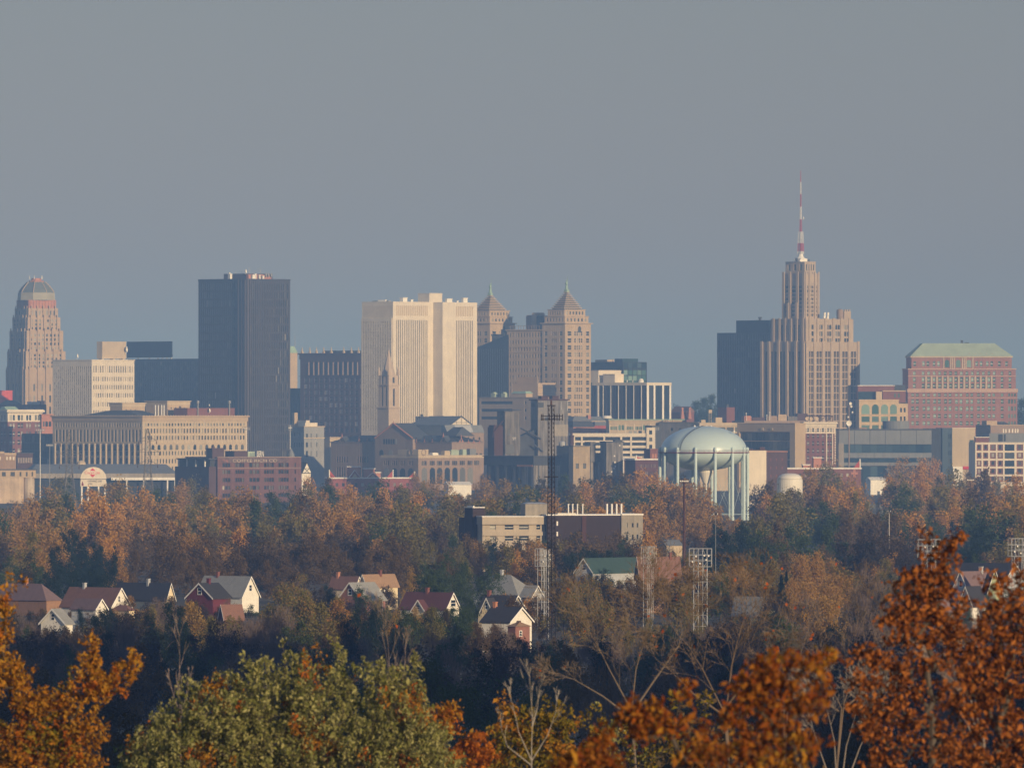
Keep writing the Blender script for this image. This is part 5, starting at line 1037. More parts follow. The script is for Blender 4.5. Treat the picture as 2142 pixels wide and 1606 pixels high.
for p, yt, yb, h_ in ((1050, 862, 868, 2), (1050, 874, 880, 2), (1050, 890, 899, 2.4), (1052, 899, 912, 3)): mb = MB(); mb.box(-.2, -.02, B.v(p) - h_ / 2, B.v(p) + h_ / 2, B.z(yb), B.z(yt)); B.part('opening', mb, M['navy'])
for p, q, yt, yb in ((1057, 1075, 930, 949), (1062, 1066, 896, 912)): mb = MB(); mb.box(B.u(p), B.u(q), -.3, -.16, B.z(yb), B.z(yt)); B.part('opening', mb, M['navy'])
text_mesh(B, 'graffiti', 'ST', 2.6, M['white'], (B.u(1072), -.2, B.z(920)), stretch=.9, depth=.03)
mb = MB(); mb.box(-7, -.05, 2, d, 0, B.z(893)); mb.box(-6.5, -.5, 2.5, d - .5, B.z(893), B.z(889)); B.part('lean_to', mb, M['rust'])
mb = MB(); mb.tube((-8, 1, B.z(905)), (-1, 1, B.z(880)), .5, k=4); mb.tube((-8.5, 1.5, B.z(915)), (-7, 1.5, B.z(888)), .35, k=4); B.part('conveyor_leg', mb, M['rust'])
B = Bld('headhouse', 'tallest ruined concrete elevator headhouse with dark broken windows', 'grain elevator', 1125, 6700, 26, 837, 1110, 1188)
w, d = B.w, B.d; mb = MB(); mb.box(0, w, 0, d, 0, B.h); B.part('wall', mb, M['weathered'])
mb = MB(); slab(mb, 0, w, 0, d, B.h, B.z(834.5), 1.0); B.part('roof', mb, M['rust'])
for p, q in ((1135, 1150), (1158, 1171)): mb = MB(); mb.box(B.u(p), B.u(q), 2, 7, B.z(834.5), B.z(829)); mb.box(B.u(p) - .4, B.u(q) + .4, 1.6, 7.4, B.z(829), B.z(827.8)); B.part('roof_house', mb, M['rust'])
for p, q, yt, yb in ((1125.5, 1137, 842, 852), (1140, 1147, 872, 880)): mb = MB(); mb.box(B.u(p), B.u(q), -.14, -.02, B.z(yb), B.z(yt)); B.part('opening', mb, M['navy'])
for p, q, yt, yb in ((1112, 1119, 842, 851), (1113, 1124, 878, 898), (1112, 1125, 898, 913)): mb = MB(); mb.box(-.14, -.02, B.v(q), B.v(p), B.z(yb), B.z(yt)); B.part('opening', mb, M['navy'])
mb = MB(); mb.box(B.u(1158), B.u(1188), -.3, -.03, B.z(912), B.z(888)); B.part('patch', mb, M['concrete'])
for p, yt, yb in ((1173, 840, 857), (1186, 838, 858)): mb = MB(); mb.box(B.u(p), B.u(p) + .4, -.16, -.02, B.z(yb), B.z(yt)); B.part('streak', mb, M['steel'])
mb = MB(); mb.box(B.u(1088), -.05, 4, d, 0, B.z(916)); mb.prism([(B.u(1088), 4, B.z(916)), (-.05, 4, B.z(916)), (-.05, 4, B.z(898))], (0, 6, 0)); B.part('lean_to', mb, M['sooty'])
mb = MB(); mb.tube((B.u(1089), 3, B.z(893)), (2, -1, B.z(918)), .6, k=4); mb.tube((B.u(1116), -1, B.z(930)), (B.u(1134), -1, B.z(944)), .6, k=4); B.part('conveyor', mb, M['slate'])
B = Bld('dark_silo_block', 'dark blue grey elevator flank with a rusty pipe beside the tan elevator', 'grain elevator', 1196, 6520, 48, 932, 1164, 1199)
w, d = B.w, B.d; mb = MB(); mb.box(0, w, 0, d, 0, B.h); B.part('wall', mb, M['sooty'])
mb = MB(); mb.lathe([(1.6, B.h), (1.6, B.z(914)), (1.9, B.z(913)), (1.9, B.z(911)), (.7, B.z(910)), (.7, B.z(904))], 12, (2, 2)); B.part('rusty_flue', mb, M['rust'])
mb = MB(); mb.lathe([(2.2, B.z(933)), (2.4, B.z(929)), (2.1, B.z(924)), (.8, B.z(922.5))], 12, (1.5, d * .7)); B.part('cyclone', mb, M['steel'])
B = Bld('tan_elevator', 'tan concrete elevator block with two square holes right of the lattice mast', 'grain elevator', 1199, 6395, 14, 934, None, 1234, d=12)
w, d = B.w, B.d; mb = MB(); B.tier(mb, 0, w, 0, d, 0, B.h, [(B.u(1204.5), B.u(1210.5)), (B.u(1219.5), B.u(1226))], zl(B, [(969, 980)]), (), (), .6); B.part('wall', mb, paint('tan concrete', (.40, .31, .20), var=.3)); B.windows(M['navy'], name='opening')
mb = MB(); mb.box(-.3, w + .3, -.3, d, B.h, B.h + .6); B.part('coping', mb, M['weathered'])
B = Bld('ruined_annex', 'broken grey concrete annex with pale fragments right of the tan elevator', 'grain elevator', 1235, 6480, 16, 924, None, 1271, d=14)
w, d = B.w, B.d; mb = MB(); mb.box(0, B.u(1246), 0, d, B.z(966), B.h); mb.box(B.u(1246), w, 2, d, B.z(966), B.z(947)); mb.box(B.u(1244), B.u(1249), 3, d - 1, 0, B.z(966)); B.part('wall', mb, M['weathered'])
for p, q in ((1236, 1243.5), (1251, 1268)): mb = MB(); mb.loft([[(B.u(p), 1, 0), (B.u(q), 1, 0), (B.u(q), 8, 0), (B.u(p), 8, 0)], [(B.u(p) + .3, 1.4, B.z(966)), (B.u(q) - .2, 1.4, B.z(966)), (B.u(q) - .2, 7.6, B.z(966)), (B.u(p) + .3, 7.6, B.z(966))]]); B.part('leg_wall', mb, M['concrete'])
B = Bld('grey_headhouse', 'square grey elevator headhouse with small lit window specks, rightmost elevator', 'grain elevator', 1268, 6470, 16, 925, None, 1303, d=14)
w, d = B.w, B.d; mb = MB(); mb.box(0, w, 0, d, 0, B.h); B.part('wall', mb, M['weathered'])
mb = MB(); mb.box(-.6, w + .8, -.6, d, B.h, B.h + .7); mb.box(w * .55, w, 1, 6, B.h + .7, B.h + 1.6); B.part('roof', mb, M['slate'])
for p, y in ((1284, 952), (1285, 965), (1286, 974), (1283, 978), (1295, 930), (1278, 985)): mb = MB(); mb.box(B.u(p), B.u(p + 2.5), -.12, -.02, B.z(y + 3), B.z(y)); B.part('window', mb, M['white'])
B = Bld('left_silo', 'pale concrete silo with boxy tan headhouse at the left edge', 'grain elevator', -40, 6250, 12, 983, None, 75, d=16)
w, d = B.w, B.d; mb = MB(); B.tier(mb, 0, w, 0, d, B.z(999), B.h, pxR(B, [(4, 12), (22, 31), (41, 44.5), (54, 57.5), (66, 69)]), zl(B, [(987, 996)]), (), (), .5); B.part('gallery', mb, M['tan']); B.windows(M['navy'], name='opening')
mb = MB(); mb.box(-.6, w + .6, -.7, d, B.h, B.z(981)); B.part('roof', mb, M['slate'])
mb = MB(); mb.box(0, B.u(50), .2, d, 0, B.z(999)); B.part('wall', mb, paint('pale concrete', (.50, .38, .26), var=.3))
r = (B.u(74) - B.u(50.5)) / 2; mb = MB(); mb.lathe([(r, 0), (r, B.z(999))], 24, (B.u(50.5) + r, r)); B.part('silo', mb, paint('pale silo concrete', (.52, .42, .31), var=.35), smooth=True)
mb = MB(); mb.box(0, B.u(9), 2, d - 2, B.z(981), B.z(949)); mb.box(B.u(9) + .02, B.u(35), 2.5, d - 3, B.z(981), B.z(952)); hh_ = B.part('headhouse', mb, paint('old tan brick', (.30, .20, .13)))
for p in (0, 15, 22, 29): mb = MB(); mb.box(B.u(p - 1), B.u(p + 2.5), 1.8 if p < 9 else 2.3, 1.97 if p < 9 else 2.47, B.z(962), B.z(955)); B.part('window', mb, M['cream'], parent=hh_)
mb = MB(); mb.box(-.3, B.u(9) + .2, 1.6, d - 1.6, B.z(949), B.z(944)); mb.box(B.u(9) + .3, B.u(35.5), 2.1, d - 2.6, B.z(952), B.z(947)); B.part('parapet', mb, M['tan'], parent=hh_)
B = Bld('windowed_shed', 'small plum shed with a row of bright narrow windows near the left silo', 'shed', 36, 6800, 10, 948, None, 69, d=14)
w, d = B.w, B.d; mb = MB(); B.tier(mb, 0, w, 0, d, 0, B.h, ev(.3, w - .3, 9, .4), zl(B, [(957, 968)]), (), (), .4); B.part('wall', mb, M['dark brick']); B.windows(M['cream'])
mb = MB(); mb.box(-.3, w + .3, -.3, d, B.h, B.h + .4); B.part('roof', mb, M['slate'])

# ---- water tower
D = 5300.0; px_ = D / F; wt = thing('water_tower', 'large pale blue water tower with a red balcony ring on many legs', 'water tower', W(1472, 0, D).xy.to_3d())
zp = lambda py: CZ - (py - HY) * px_
rt = 90.5 * px_; zq = zp(945); prof = []
for i in range(15): a = math.pi / 2 * i / 14; prof.append((max(.05, rt * math.cos(a)), zq + (zp(891) - zq) * math.sin(a) ** .92))
bot = [(rt * math.cos(a) if i < 10 else .05, zq - (zq - zp(984)) * math.sin(a)) for i, a in [(k, math.pi / 2 * k / 10) for k in range(11)]][1:]
mb = MB(); mb.lathe(bot[::-1] + prof, 72); mb.build('tank', M['tank blue'], wt, smooth=True)
mb = MB(); mb.lathe([(rt + .05, zq - .5), (rt + 1.3, zq - .5), (rt + 1.3, zq - .05), (rt + .05, zq - .05)], 56); bal = mb.build('balcony', M['band red'], wt)
mb = MB(); n = 56
for i in range(n):
    a, b_ = 2 * math.pi * i / n, 2 * math.pi * (i + 1) / n; P = lambda t, z: ((rt + 1.1) * math.cos(t), (rt + 1.1) * math.sin(t), z)
    mb.tube(P(a, zq), P(a, zq + 1.1), .035, k=4)
    for z in (zq + .55, zq + 1.1): mb.tube(P(a, z), P(b_, z), .04, k=4)
mb.build('railing', M['band red'], bal)
nl = 14; legs = []
for i in range(nl):
    a = R(-90 + 14 - 360 / nl * i); x, y = (rt + .35) * math.cos(a), (rt + .35) * math.sin(a); legs.append((x * 1.0, y * 1.0))
    mb = MB(); mb.lathe([(.86, 0), (.86, zq - .4), (.86, zq + 1.6), (.6, zq + 2.4), (.05, zq + 2.8)], 14, (x, y)); mb.build('leg', M['tank blue'], wt, smooth=False)
for i in range(nl):
    mb = MB(); p, q = legs[i], legs[(i + 1) % nl]
    for z0, z1 in ((zp(1075), zp(990)), (zp(1075), zp(1130))): mb.tube((*p, z0), (*q, z1), .07, k=4); mb.tube((*q, z0), (*p, z1), .07, k=4)
    mb.tube((*p, zp(1075)), (*q, zp(1075)), .16, k=5); mb.build('brace', M['tank blue'], wt)
mb = MB(); mb.lathe([(1.5, 0), (1.5, zp(1012)), (4.1, zp(988)), (4.1, zp(983.5))], 20, (1.2, 0)); mb.build('riser', M['tank white'], wt)
def on_tank(ax, t): a = math.pi / 2 * t; rr = rt * math.cos(a) + .25; z = zq + (zp(891) - zq) * math.sin(a) ** .92 + .2; return Vector((rr * math.cos(ax), rr * math.sin(ax), z))
mb = MB(); pts = [on_tank(R(-124 + 26 * (t / 16) ** 2), .03 + .95 * t / 16) for t in range(17)]
for p, q in zip(pts, pts[1:]):
    for o_ in (-.32, .32): mb.tube(p + Vector((o_, 0, .1)), q + Vector((o_, 0, .1)), .09, k=4)
    mb.tube(p + Vector((-.32, 0, .1)), p + Vector((.32, 0, .1)), .08, k=4)
mb.build('ladder', M['slate'], wt)
for x in (-5, -2, 1.5, 4): mb = MB(); mb.lathe([(.5, zp(893)), (.5, zp(890.5)), (.7, zp(890)), (.1, zp(889))], 10, (x, 0)); mb.build('vent', M['white'], wt)
mb = MB(); mb.lathe([(.3, zp(905)), (.6, zp(902)), (.1, zp(899.5))], 8, (16.5, -10.5)); mb.build('beacon', M['white'], wt)

# ---- school with chimneys
SD = 3600
B = Bld('brick_school', 'dark brick school with cream wings and white roof stacks above the houses', 'school', 1144, SD, 12, 1083, 1140, 1299); w, d = B.w, 22
sb_ = paint('shade dark school brick', (.036, .022, .021)); mb = MB(); mb.box(0, w, 0, d, 0, B.z(1078)); B.part('wall', mb, sb_)  # school brick colour darkened to paint in the shade on this face
mb = MB(); mb.box(-.2, w + .2, -.2, d, B.z(1078), B.z(1075.5)); mb.box(4, 11, -.5, 3, B.z(1075.5), B.z(1073)); B.part('coping', mb, M['white'])
for p, q in ((1217, 1226),): mb = MB(); mb.box(B.u(p), B.u(q), -.4, -.03, 0, B.z(1078)); B.part('pilaster', mb, paint('school pilaster brick', (.07, .03, .026)))
for y in (1090, 1112, 1134): mb = MB(); mb.box(B.u(1164), B.u(1167), -.15, -.03, B.z(y + 9), B.z(y)); B.part('window', mb, M['white'])
for p in (1196, 1205, 1215, 1226): mb = MB(); x = B.u(p); mb.tube((x, 6, B.z(1075.5)), (x, 6, B.z(1055)), .26, .26, 8); mb.lathe([(.26, B.z(1057)), (.36, B.z(1056)), (.36, B.z(1054))], 8, (x, 6)); B.part('roof_stack', mb, M['white'])
for p in (1277, 1287, 1297, 1307): mb = MB(); x = B.u(p); mb.tube((x, 6, B.z(1078)), (x, 6, B.z(1054)), .36, .36, 8); B.part('roof_stack', mb, M['white'])
mb = MB(); x0, x1 = w + .05, B.u(1344); B.open = []; B.tier(mb, x0, x1, -.6, d, 0, B.z(1077.5), [(B.u(p), B.u(p + 3.5)) for p in (1309, 1321, 1331)], zl(B, [(1094, 1103), (1118, 1128)]), (), (), .5); rw_ = B.part('cream_wing', mb, M['concrete']); B.windows(G_DARK)
mb = MB(); mb.box(x0, x1 + .2, -.9, d, B.z(1077.5), B.z(1074.5)); B.part('coping', mb, M['white'], parent=rw_)
mb = MB(); B.open = []; x0, x1 = B.u(1016, -3), -.1; B.tier(mb, x0, x1, 3, d, 0, B.z(1096.5), [(B.u(p, 3), B.u(q, 3)) for p, q in ((1025, 1037), (1056, 1074), (1086, 1106), (1122, 1130))], zl(B, [(1098, 1107), (1121, 1130)]), (), (), .6); sw_ = paint('school panel', (.44, .37, .285)); lw_ = B.part('cream_wing', mb, sw_); B.windows(G_DARK, bar=M['trim'])
mb = MB(); mb.box(x0 - .3, x1, 1.8, d, B.z(1096.5), B.z(1081)); mb.box(x0 - .1, x1, 2.4, 2.97, B.z(1120), B.z(1112)); B.part('overhang', mb, sw_, parent=lw_)
mb = MB(); mb.box(x0 - .5, x1, 1.6, d, B.z(1081), B.z(1079)); B.part('coping', mb, M['white'], parent=lw_)
mb = MB(); mb.box(B.u(1099, 8), B.u(1147, 8), 8, 17, B.z(1079), B.z(1054)); B.part('roof_block', mb, M['concrete'])
mb = MB(); mb.hip(B.u(1099, 8) - .3, B.u(1147, 8) + .3, 7.7, 17.3, B.z(1054), B.z(1051), 2, 3); B.part('roof', mb, M['steel'])
B = Bld('brick_stair_tower', 'dark brick stair tower with stepped top at the left end of the school', 'tower', 989, SD + 6, 32, 1062, 972, 1014); w, d = B.w, B.d
mb = MB(); mb.box(0, w, 0, d, 0, B.h); B.part('wall', mb, sb_)
mb = MB(); mb.box(-.05, w * .6, d + .05, d + 4, 0, B.z(1082)); B.part('lower_shaft', mb, sb_)
mb = MB(); slab(mb, 0, w, 0, d, B.h, B.h + .3, .1); mb.box(.5, 1, .5, d - 1, B.h + .3, B.h + .8); B.part('coping', mb, M['white'])

# ---- houses
def house(label, xc, xl, xr, D, psi, y_eave, y_ridge, gable='R', wall='siding white', roof='shingle grey', side=None, wins=((.5, .42, .14, .3),), chim=(), hip=0.0, name='house', group='houses among the trees'):
    B = Bld(name, label, 'house', xc, D, psi + (11 if gable == 'R' else 0), y_eave, xl, xr, group=group); w, d = B.w, B.d; e = B.h; t = B.z(y_ridge)
    mb = MB(); mb.box(0, w, 0, d, 0, e); B.part('wall', mb, M[side or wall])
    L = w if gable == 'R' else d; N = d if gable == 'R' else w
    P = (lambda a, o, z: (a, o, z)) if gable == 'R' else (lambda a, o, z: (o, a, z))
    mb = MB(); mb.prism([P(0, -.03, 0), P(L, -.03, 0), P(L, -.03, e), P(L / 2, -.03, t), P(0, -.03, e)] if not hip else [P(0, -.03, 0), P(L, -.03, 0), P(L, -.03, e), P(0, -.03, e)], P(0, .2, 0)); gb = B.part('gable' if not hip else 'front_wall', mb, M[wall])
    if not hip:
        mb = MB(); mb.prism([P(0, N - .2, e), P(L, N - .2, e), P(L / 2, N - .2, t)], P(0, .2, 0)); B.part('gable', mb, M[side or wall])
    mb = MB(); s_ = (t - e) / (L / 2); ov = .45
    if not hip:
        for a, sg in ((0, 1), (L, -1)):
            ex = a - sg * ov; mb.prism([P(ex, -.5, e - ov * s_), P(L / 2, -.5, t), P(L / 2, -.5, t + .28), P(ex, -.5, e - ov * s_ + .28)], P(0, N + 1, 0))
    else:
        q = [P(-ov, -ov, e), P(L + ov, -ov, e), P(L + ov, N + ov, e), P(-ov, N + ov, e)]; r0, r1 = P(L / 2, hip, t), P(L / 2, N - hip, t)
        mb.face([q[0], q[1], r0]); mb.face([q[1], q[2], r1, r0]); mb.face([q[2], q[3], r1]); mb.face([q[3], q[0], r0, r1]); mb.face(q[::-1])
    rf = B.part('roof', mb, M[roof])
    if not hip:
        mb = MB()
        for a, sg in ((0, 1), (L, -1)):
            ex = a - sg * (ov + .02); mb.prism([P(ex, -.58, e - ov * s_ - .16), P(L / 2, -.58, t - .16), P(L / 2, -.58, t + .3), P(ex, -.58, e - ov * s_ + .3)], P(0, .06, 0))
        B.part('bargeboard', mb, M['trim'])
    for cx_, cz_, ww, hh in wins:
        a0, a1 = L * (cx_ - ww / 2), L * (cx_ + ww / 2); z0 = e + (t - e) * (cz_ - hh / 2); z1 = e + (t - e) * (cz_ + hh / 2)
        mb = MB()
        for (p, q, r, s2) in ((a0 - .14, a0, z0, z1), (a1, a1 + .14, z0, z1), (a0 - .14, a1 + .14, z1, z1 + .16), (a0 - .18, a1 + .18, z0 - .16, z0), (a0, a1, (z0 + z1) / 2 - .05, (z0 + z1) / 2 + .05)):
            if gable == 'R': mb.box(p, q, -.14, -.04, r, s2)
            else: mb.box(-.14, -.04, p, q, r, s2)
        fr = B.part('window', mb, M['trim'])
        mb = MB(); (mb.box(a0, a1, -.1, -.045, z0, z1) if gable == 'R' else mb.box(-.1, -.045, a0, a1, z0, z1)); B.part('pane', mb, G_SHADE, parent=fr)
    for f, m_ in chim:
        a, o = L * .5, N * f; mb = MB(); mb.box(*( (a - .45, a + .45, o - .4, o + .4) if gable == 'R' else (o - .4, o + .4, a - .45, a + .45)), t - .8, t + 1.3); (mb.box(a - .55, a + .55, o - .5, o + .5, t + 1.3, t + 1.5) if gable == 'R' else mb.box(o - .5, o + .5, a - .55, a + .55, t + 1.3, t + 1.5)); B.part('chimney', mb, M[m_], parent=rf)
    return B
house('house with mauve hipped roof and orange brick wall at the left edge', 97, -30, 128, 2820, 38, 1256, 1221, 'R', 'siding orange', 'shingle mauve', hip=5, wins=(), chim=((.45, 'terracotta'),))
house('brown roofed house with tall white gable behind a bare tree', 232, 128, 272, 2680, 36, 1268, 1231, 'R', 'siding white', 'shingle brown', wins=((.42, .42, .1, .3),), chim=((.72, 'siding grey'),))
house('low house with small white gable below the brown roofed one', 200, 150, 222, 2560, 36, 1272, 1254, 'R', 'siding white', 'shingle mauve', wins=())
house('small flat porch house with pale roof below the tall white gable', 270, 232, 282, 2600, 40, 1277, 1265, 'R', 'siding cream', 'shingle brown', hip=2, wins=())
house('white gabled cottage with grey roof among dark bushes at lower left', 136, 86, 152, 2380, 56, 1303, 1275, 'L', 'siding white', 'shingle grey', wins=((.5, .45, .13, .42),))
house('long dark slate roofed house with a tiny cream dormer end', 348, 240, 364, 2900, 36, 1250, 1221, 'R', 'siding cream', 'shingle dark', wins=(), chim=((.42, 'siding grey'),))
house('deep red house with white edged gable and black roof', 445, 391, 482, 2660, 52, 1250, 1221, 'L', 'siding red', 'shingle dark', wins=((.5, .47, .13, .44),), chim=((.5, 'siding red'),))
house('pale grey roofed house with bright white gable behind the red house', 506, 412, 541, 2860, 38, 1246, 1207, 'R', 'siding white', 'shingle grey', wins=((.5, .42, .14, .3),), chim=((.72, 'brick'),))
house('small rust roofed hut below the bright white gable', 470, 460, 508, 2520, 30, 1290, 1266, 'L', 'siding red', 'shingle brown', wins=())
house('brick gabled house with light grey roof left of a rounded olive tree', 757, 708, 806, 2660, 50, 1254, 1220, 'L', 'siding pink', 'shingle grey', wins=((.5, .45, .14, .34),))
house('brown roofed house tucked behind the brick gable', 742, 690, 756, 2960, 40, 1228, 1207, 'R', 'siding cream', 'shingle brown', wins=(), chim=((.8, 'terracotta'),))
house('tan roofed house showing a cream gable end above the brick one', 768, 751, 832, 2900, 50, 1224, 1203, 'L', 'siding cream', 'shingle tan', wins=(), chim=((.55, 'brown' if 0 else 'brick'),))
house('maroon roofed house with white half hidden gable at its right', 932, 838, 960, 2600, 40, 1272, 1241, 'R', 'siding white', 'shingle maroon', wins=((.55, .35, .34, .4),), chim=((.55, 'brick'),))
house('white peaked dormer house end at the foot of the maroon roof', 888, 864, 896, 2540, 52, 1275, 1256, 'L', 'siding cream', 'shingle maroon', wins=((.55, .3, .3, .4),))
house('large house with broad pale grey hipped roof', 1084, 990, 1132, 2860, 42, 1248, 1203, 'R', 'siding grey', 'shingle grey', hip=7, wins=(), chim=((.62, 'siding grey'),))
house('grey gabled porch house at the right end of the broad grey roof', 1112, 1090, 1134, 2740, 40, 1246, 1226, 'R', 'siding grey', 'shingle grey', wins=())
house('black roofed house with cream gable carrying a triple window', 1064, 1000, 1098, 2560, 42, 1276, 1247, 'R', 'siding cream', 'shingle dark', wins=((.42, .38, .14, .42), (.58, .38, .14, .42)), chim=((.9, 'brick'),))
house('narrow cream dormer cottage in front of the black roof', 1030, 1008, 1042, 2500, 56, 1276, 1252, 'L', 'siding cream', 'shingle dark', wins=((.55, .36, .2, .5),))
house('dark roofed house with a red brick chimney and white eave tip', 1066, 1008, 1112, 2380, 44, 1300, 1272, 'R', 'siding white', 'shingle dark', wins=(), chim=((.92, 'terracotta'),))
house('pink walled house with orange brown hipped roof low in the trees', 1078, 1062, 1108, 2280, 34, 1310, 1298, 'R', 'siding pink', 'shingle tan', hip=2, wins=((.35, -1.2, .14, .8),))
house('long dark green roofed house with a pale grey gable', 1240, 1204, 1345, 2900, 54, 1196, 1169, 'L', 'siding grey', 'shingle green', wins=((.5, .35, .2, .36),))
house('wide brown roofed building with orange wall behind a light tower', 1340, 1330, 1424, 2860, 20, 1206, 1166, 'L', 'siding orange', 'shingle brown', wins=((.5, -.6, .14, .4),), chim=((.8, 'brick'),))
house('low pale roofed shed house behind bare branches', 1606, 1534, 1616, 2500, 36, 1278, 1250, 'R', 'siding green', 'shingle grey', wins=((.5, .3, .3, .3),))
house('mauve roofed house with steep pale pink gable at the right', 2026, 1994, 2096, 2600, 52, 1234, 1197, 'L', 'siding grey', 'shingle mauve', wins=((.5, .35, .16, .34),), chim=((.6, 'siding grey'),))
house('tall pale green gabled house end right of the mauve roof', 2064, 2056, 2093, 2590, 30, 1236, 1191, 'R', 'siding green', 'shingle dark', wins=())
house('white gabled house low behind russet leaves', 2034, 2008, 2062, 2440, 54, 1262, 1228, 'L', 'siding white', 'shingle dark', wins=((.5, .3, .3, .3),))
house('small white cottage glimpsed through the russet tree', 1975, 1952, 1992, 2400, 46, 1286, 1253, 'L', 'siding white', 'shingle mauve', wins=())
house('dark slate roofed house behind the steep pale gables', 2100, 1975, 2142, 2800, 40, 1215, 1180, 'R', 'siding grey', 'shingle dark', wins=())

# ---- masts, light towers and pylons
D = 2450.0
t_ = thing('lattice_mast', 'tall dark lattice radio mast rising in front of the grain elevators', 'mast', (W(1153, 0, D).x, D, 0))
zq = lambda py: CZ - (py - HY) * D / F
mb = MB(); lattice(mb, 0, 0, 0, zq(1147), 1.12, .98, 14, .10); mb.build('lower_section', M['dark iron'], t_)
mb = MB(); lattice(mb, 0, 0, zq(1147), zq(997), 1.0, .86, 14, .085); mb.build('middle_section', M['dark iron'], t_)
mb = MB(); lattice(mb, 0, 0, zq(997), zq(848), .82, .74, 16, .075); mb.build('upper_section', M['dark iron'], t_)
mb = MB(); mb.tube((.1, 0, 0), (.1, 0, zq(848)), .16, .14, 6); mb.build('cable_run', M['dark iron'], t_)
mb = MB(); mb.tube((0, 0, zq(848)), (0, 0, zq(837)), .22, .16, 8); mb.build('top_spike', M['rust'], t_)
for y, h_ in ((1147, 1.9), (997, 1.8), (848, 1.1)): mb = MB(); mb.box(-h_, h_, -h_, h_, zq(y) - .12, zq(y) + .12); mb.build('platform', M['dark iron'], t_)
mb = MB()
for z in (zq(870), zq(877)):
    mb.tube((-2.5, -.9, z), (3.0, -.9, z), .09, k=5); mb.tube((-2.5, .9, z), (3.0, .9, z), .09, k=5)
arm = mb.build('antenna_arm', M['dark iron'], t_)
for x, y_ in ((-2.5, -.9), (-2.1, .9), (.9, -1), (1.5, .9), (2.1, -1), (2.9, -1), (-.4, -1)): mb = MB(); mb.box(x - .11, x + .11, y_ - .1, y_ + .1, zq(879.5), zq(866)); mb.build('panel_antenna', M['dark iron'], arm)

def light_tower():
    t = thing('light_tower', 'x', 'light tower', group='lattice light towers of the playing field')
    H = 25.4; mb = MB()
    for x in (-1.75, 1.75):
        for y in (-.6, .6): mb.tube((x, y, 0), (x * .98, y, H), .085, k=5)
    for x in (-.55, .55): mb.tube((x, -.6, 0), (x, -.6, H), .07, k=5)
    for k in range(9):
        z = H * k / 9
        mb.tube((-1.75, -.6, z), (1.75, -.6, z), .055, k=4); mb.tube((-1.75, .6, z), (1.75, .6, z), .055, k=4)
        for x in (-1.75, 1.75): mb.tube((x, -.6, z), (x, .6, z), .05, k=4)
        if k % 2 == 0: mb.tube((-1.75, -.6, z), (-.55, -.6, z + H / 9), .05, k=4); mb.tube((1.75, -.6, z), (.55, -.6, z + H / 9), .05, k=4)
        else: mb.tube((-.55, -.6, z), (-1.75, -.6, z + H / 9), .05, k=4); mb.tube((.55, -.6, z), (1.75, -.6, z + H / 9), .05, k=4)
    mb.build('frame', M['steel'], t)
    mb = MB(); z0, z1 = H - 4.6, H
    for y in (-1.0, .7):
        for z in (z0, z0 + 1.5, z0 + 3.0, z1): mb.tube((-2.85, y, z), (2.85, y, z), .075, k=4)
        for x in (-2.85, -1.7, -.55, .55, 1.7, 2.85): mb.tube((x, y, z0), (x, y, z1), .065, k=4)
    for x in (-2.85, 2.85):
        for z in (z0, z1): mb.tube((x, -1.0, z), (x, .7, z), .055, k=4)
    rk = mb.build('lamp_rack', M['steel'], t)
    for x, z in ((2.0, z1 - 1.9), (1.4, z1 - 2.9), (-1.2, z1 - 2.0), (-.2, z0 + .8), (.9, z1 - 1.8), (-2.1, z0 + 1.2)):
        mb = MB(); mb.lathe([(.05, 0), (.14, .05), (.24, .3), (.2, .32), (.05, .2)], 10); o = mb.build('lamp', M['white'], rk); o.location = (x, -1.05, z); o.rotation_euler = (R(80), 0, 0)
    return t
def copy_tree(o, parent=None):
    c = o.copy(); COL.objects.link(c); c.parent = parent
    for ch in list(o.children): copy_tree(ch, c)
    return c
lt0 = light_tower()
for i, (px, yt, D, rz, lb) in enumerate(((1465, 1147, 2450, 4, 'grey lattice light tower with wide lamp rack rising through bare branches'), (1136, 1147, 2520, 58, 'grey lattice light tower close to the left of the dark mast'), (1356, 1143, 2600, 62, 'faint lattice light tower in front of the brown roofed building'), (1943, 1128, 2460, 8, 'light tower with rack partly hidden behind the russet tree top'), (2131, 1126, 2480, 30, 'lattice light tower cut by the right edge'))):
    o = lt0 if i == 0 else copy_tree(lt0)
    o.location = (W(px, 0, D).x, D, W(px, yt, D).z - 25.4); o.rotation_euler = (0, 0, R(rz)); o['label'] = lb
def pylon(px, yt, D, lb):
    t = thing('pylon', lb, 'pylon', (W(px, 0, D).x, D, 0), R(12), 'high voltage pylons'); H = W(px, yt, D).z; mb = MB()
    lattice(mb, 0, 0, 0, H * .55, 4.2, 1.7, 6, .16); lattice(mb, 0, 0, H * .55, H * .94, 1.7, 1.1, 7, .13); lattice(mb, 0, 0, H * .94, H, 1.1, .2, 2, .12); mb.build('tower', M['weathered'], t)
    for f, a in ((.62, 5.6), (.75, 6.6), (.87, 5.0)):
        mb = MB()
        for s in (-1, 1):
            for y in (-.9, .9): mb.tube((s * 1.2, y, H * f), (s * a, 0, H * f + .2), .12, k=4); mb.tube((s * 1.2, y, H * f + 2), (s * a, 0, H * f + .2), .1, k=4)
        ar = mb.build('crossarm', M['weathered'], t)
        for s in (-1, 1): mb = MB(); mb.lathe([(.05, H * f), (.22, H * f - .4), (.22, H * f - 1.6), (.05, H * f - 1.9)], 6, (s * a * .97, 0)); mb.build('insulator', M['rust'], ar)
pylon(145, 903, 5250, 'faint lattice pylon over the shaded face of the beige office block')
pylon(309, 896, 5150, 'lattice pylon before the lit corner of the beige office block')
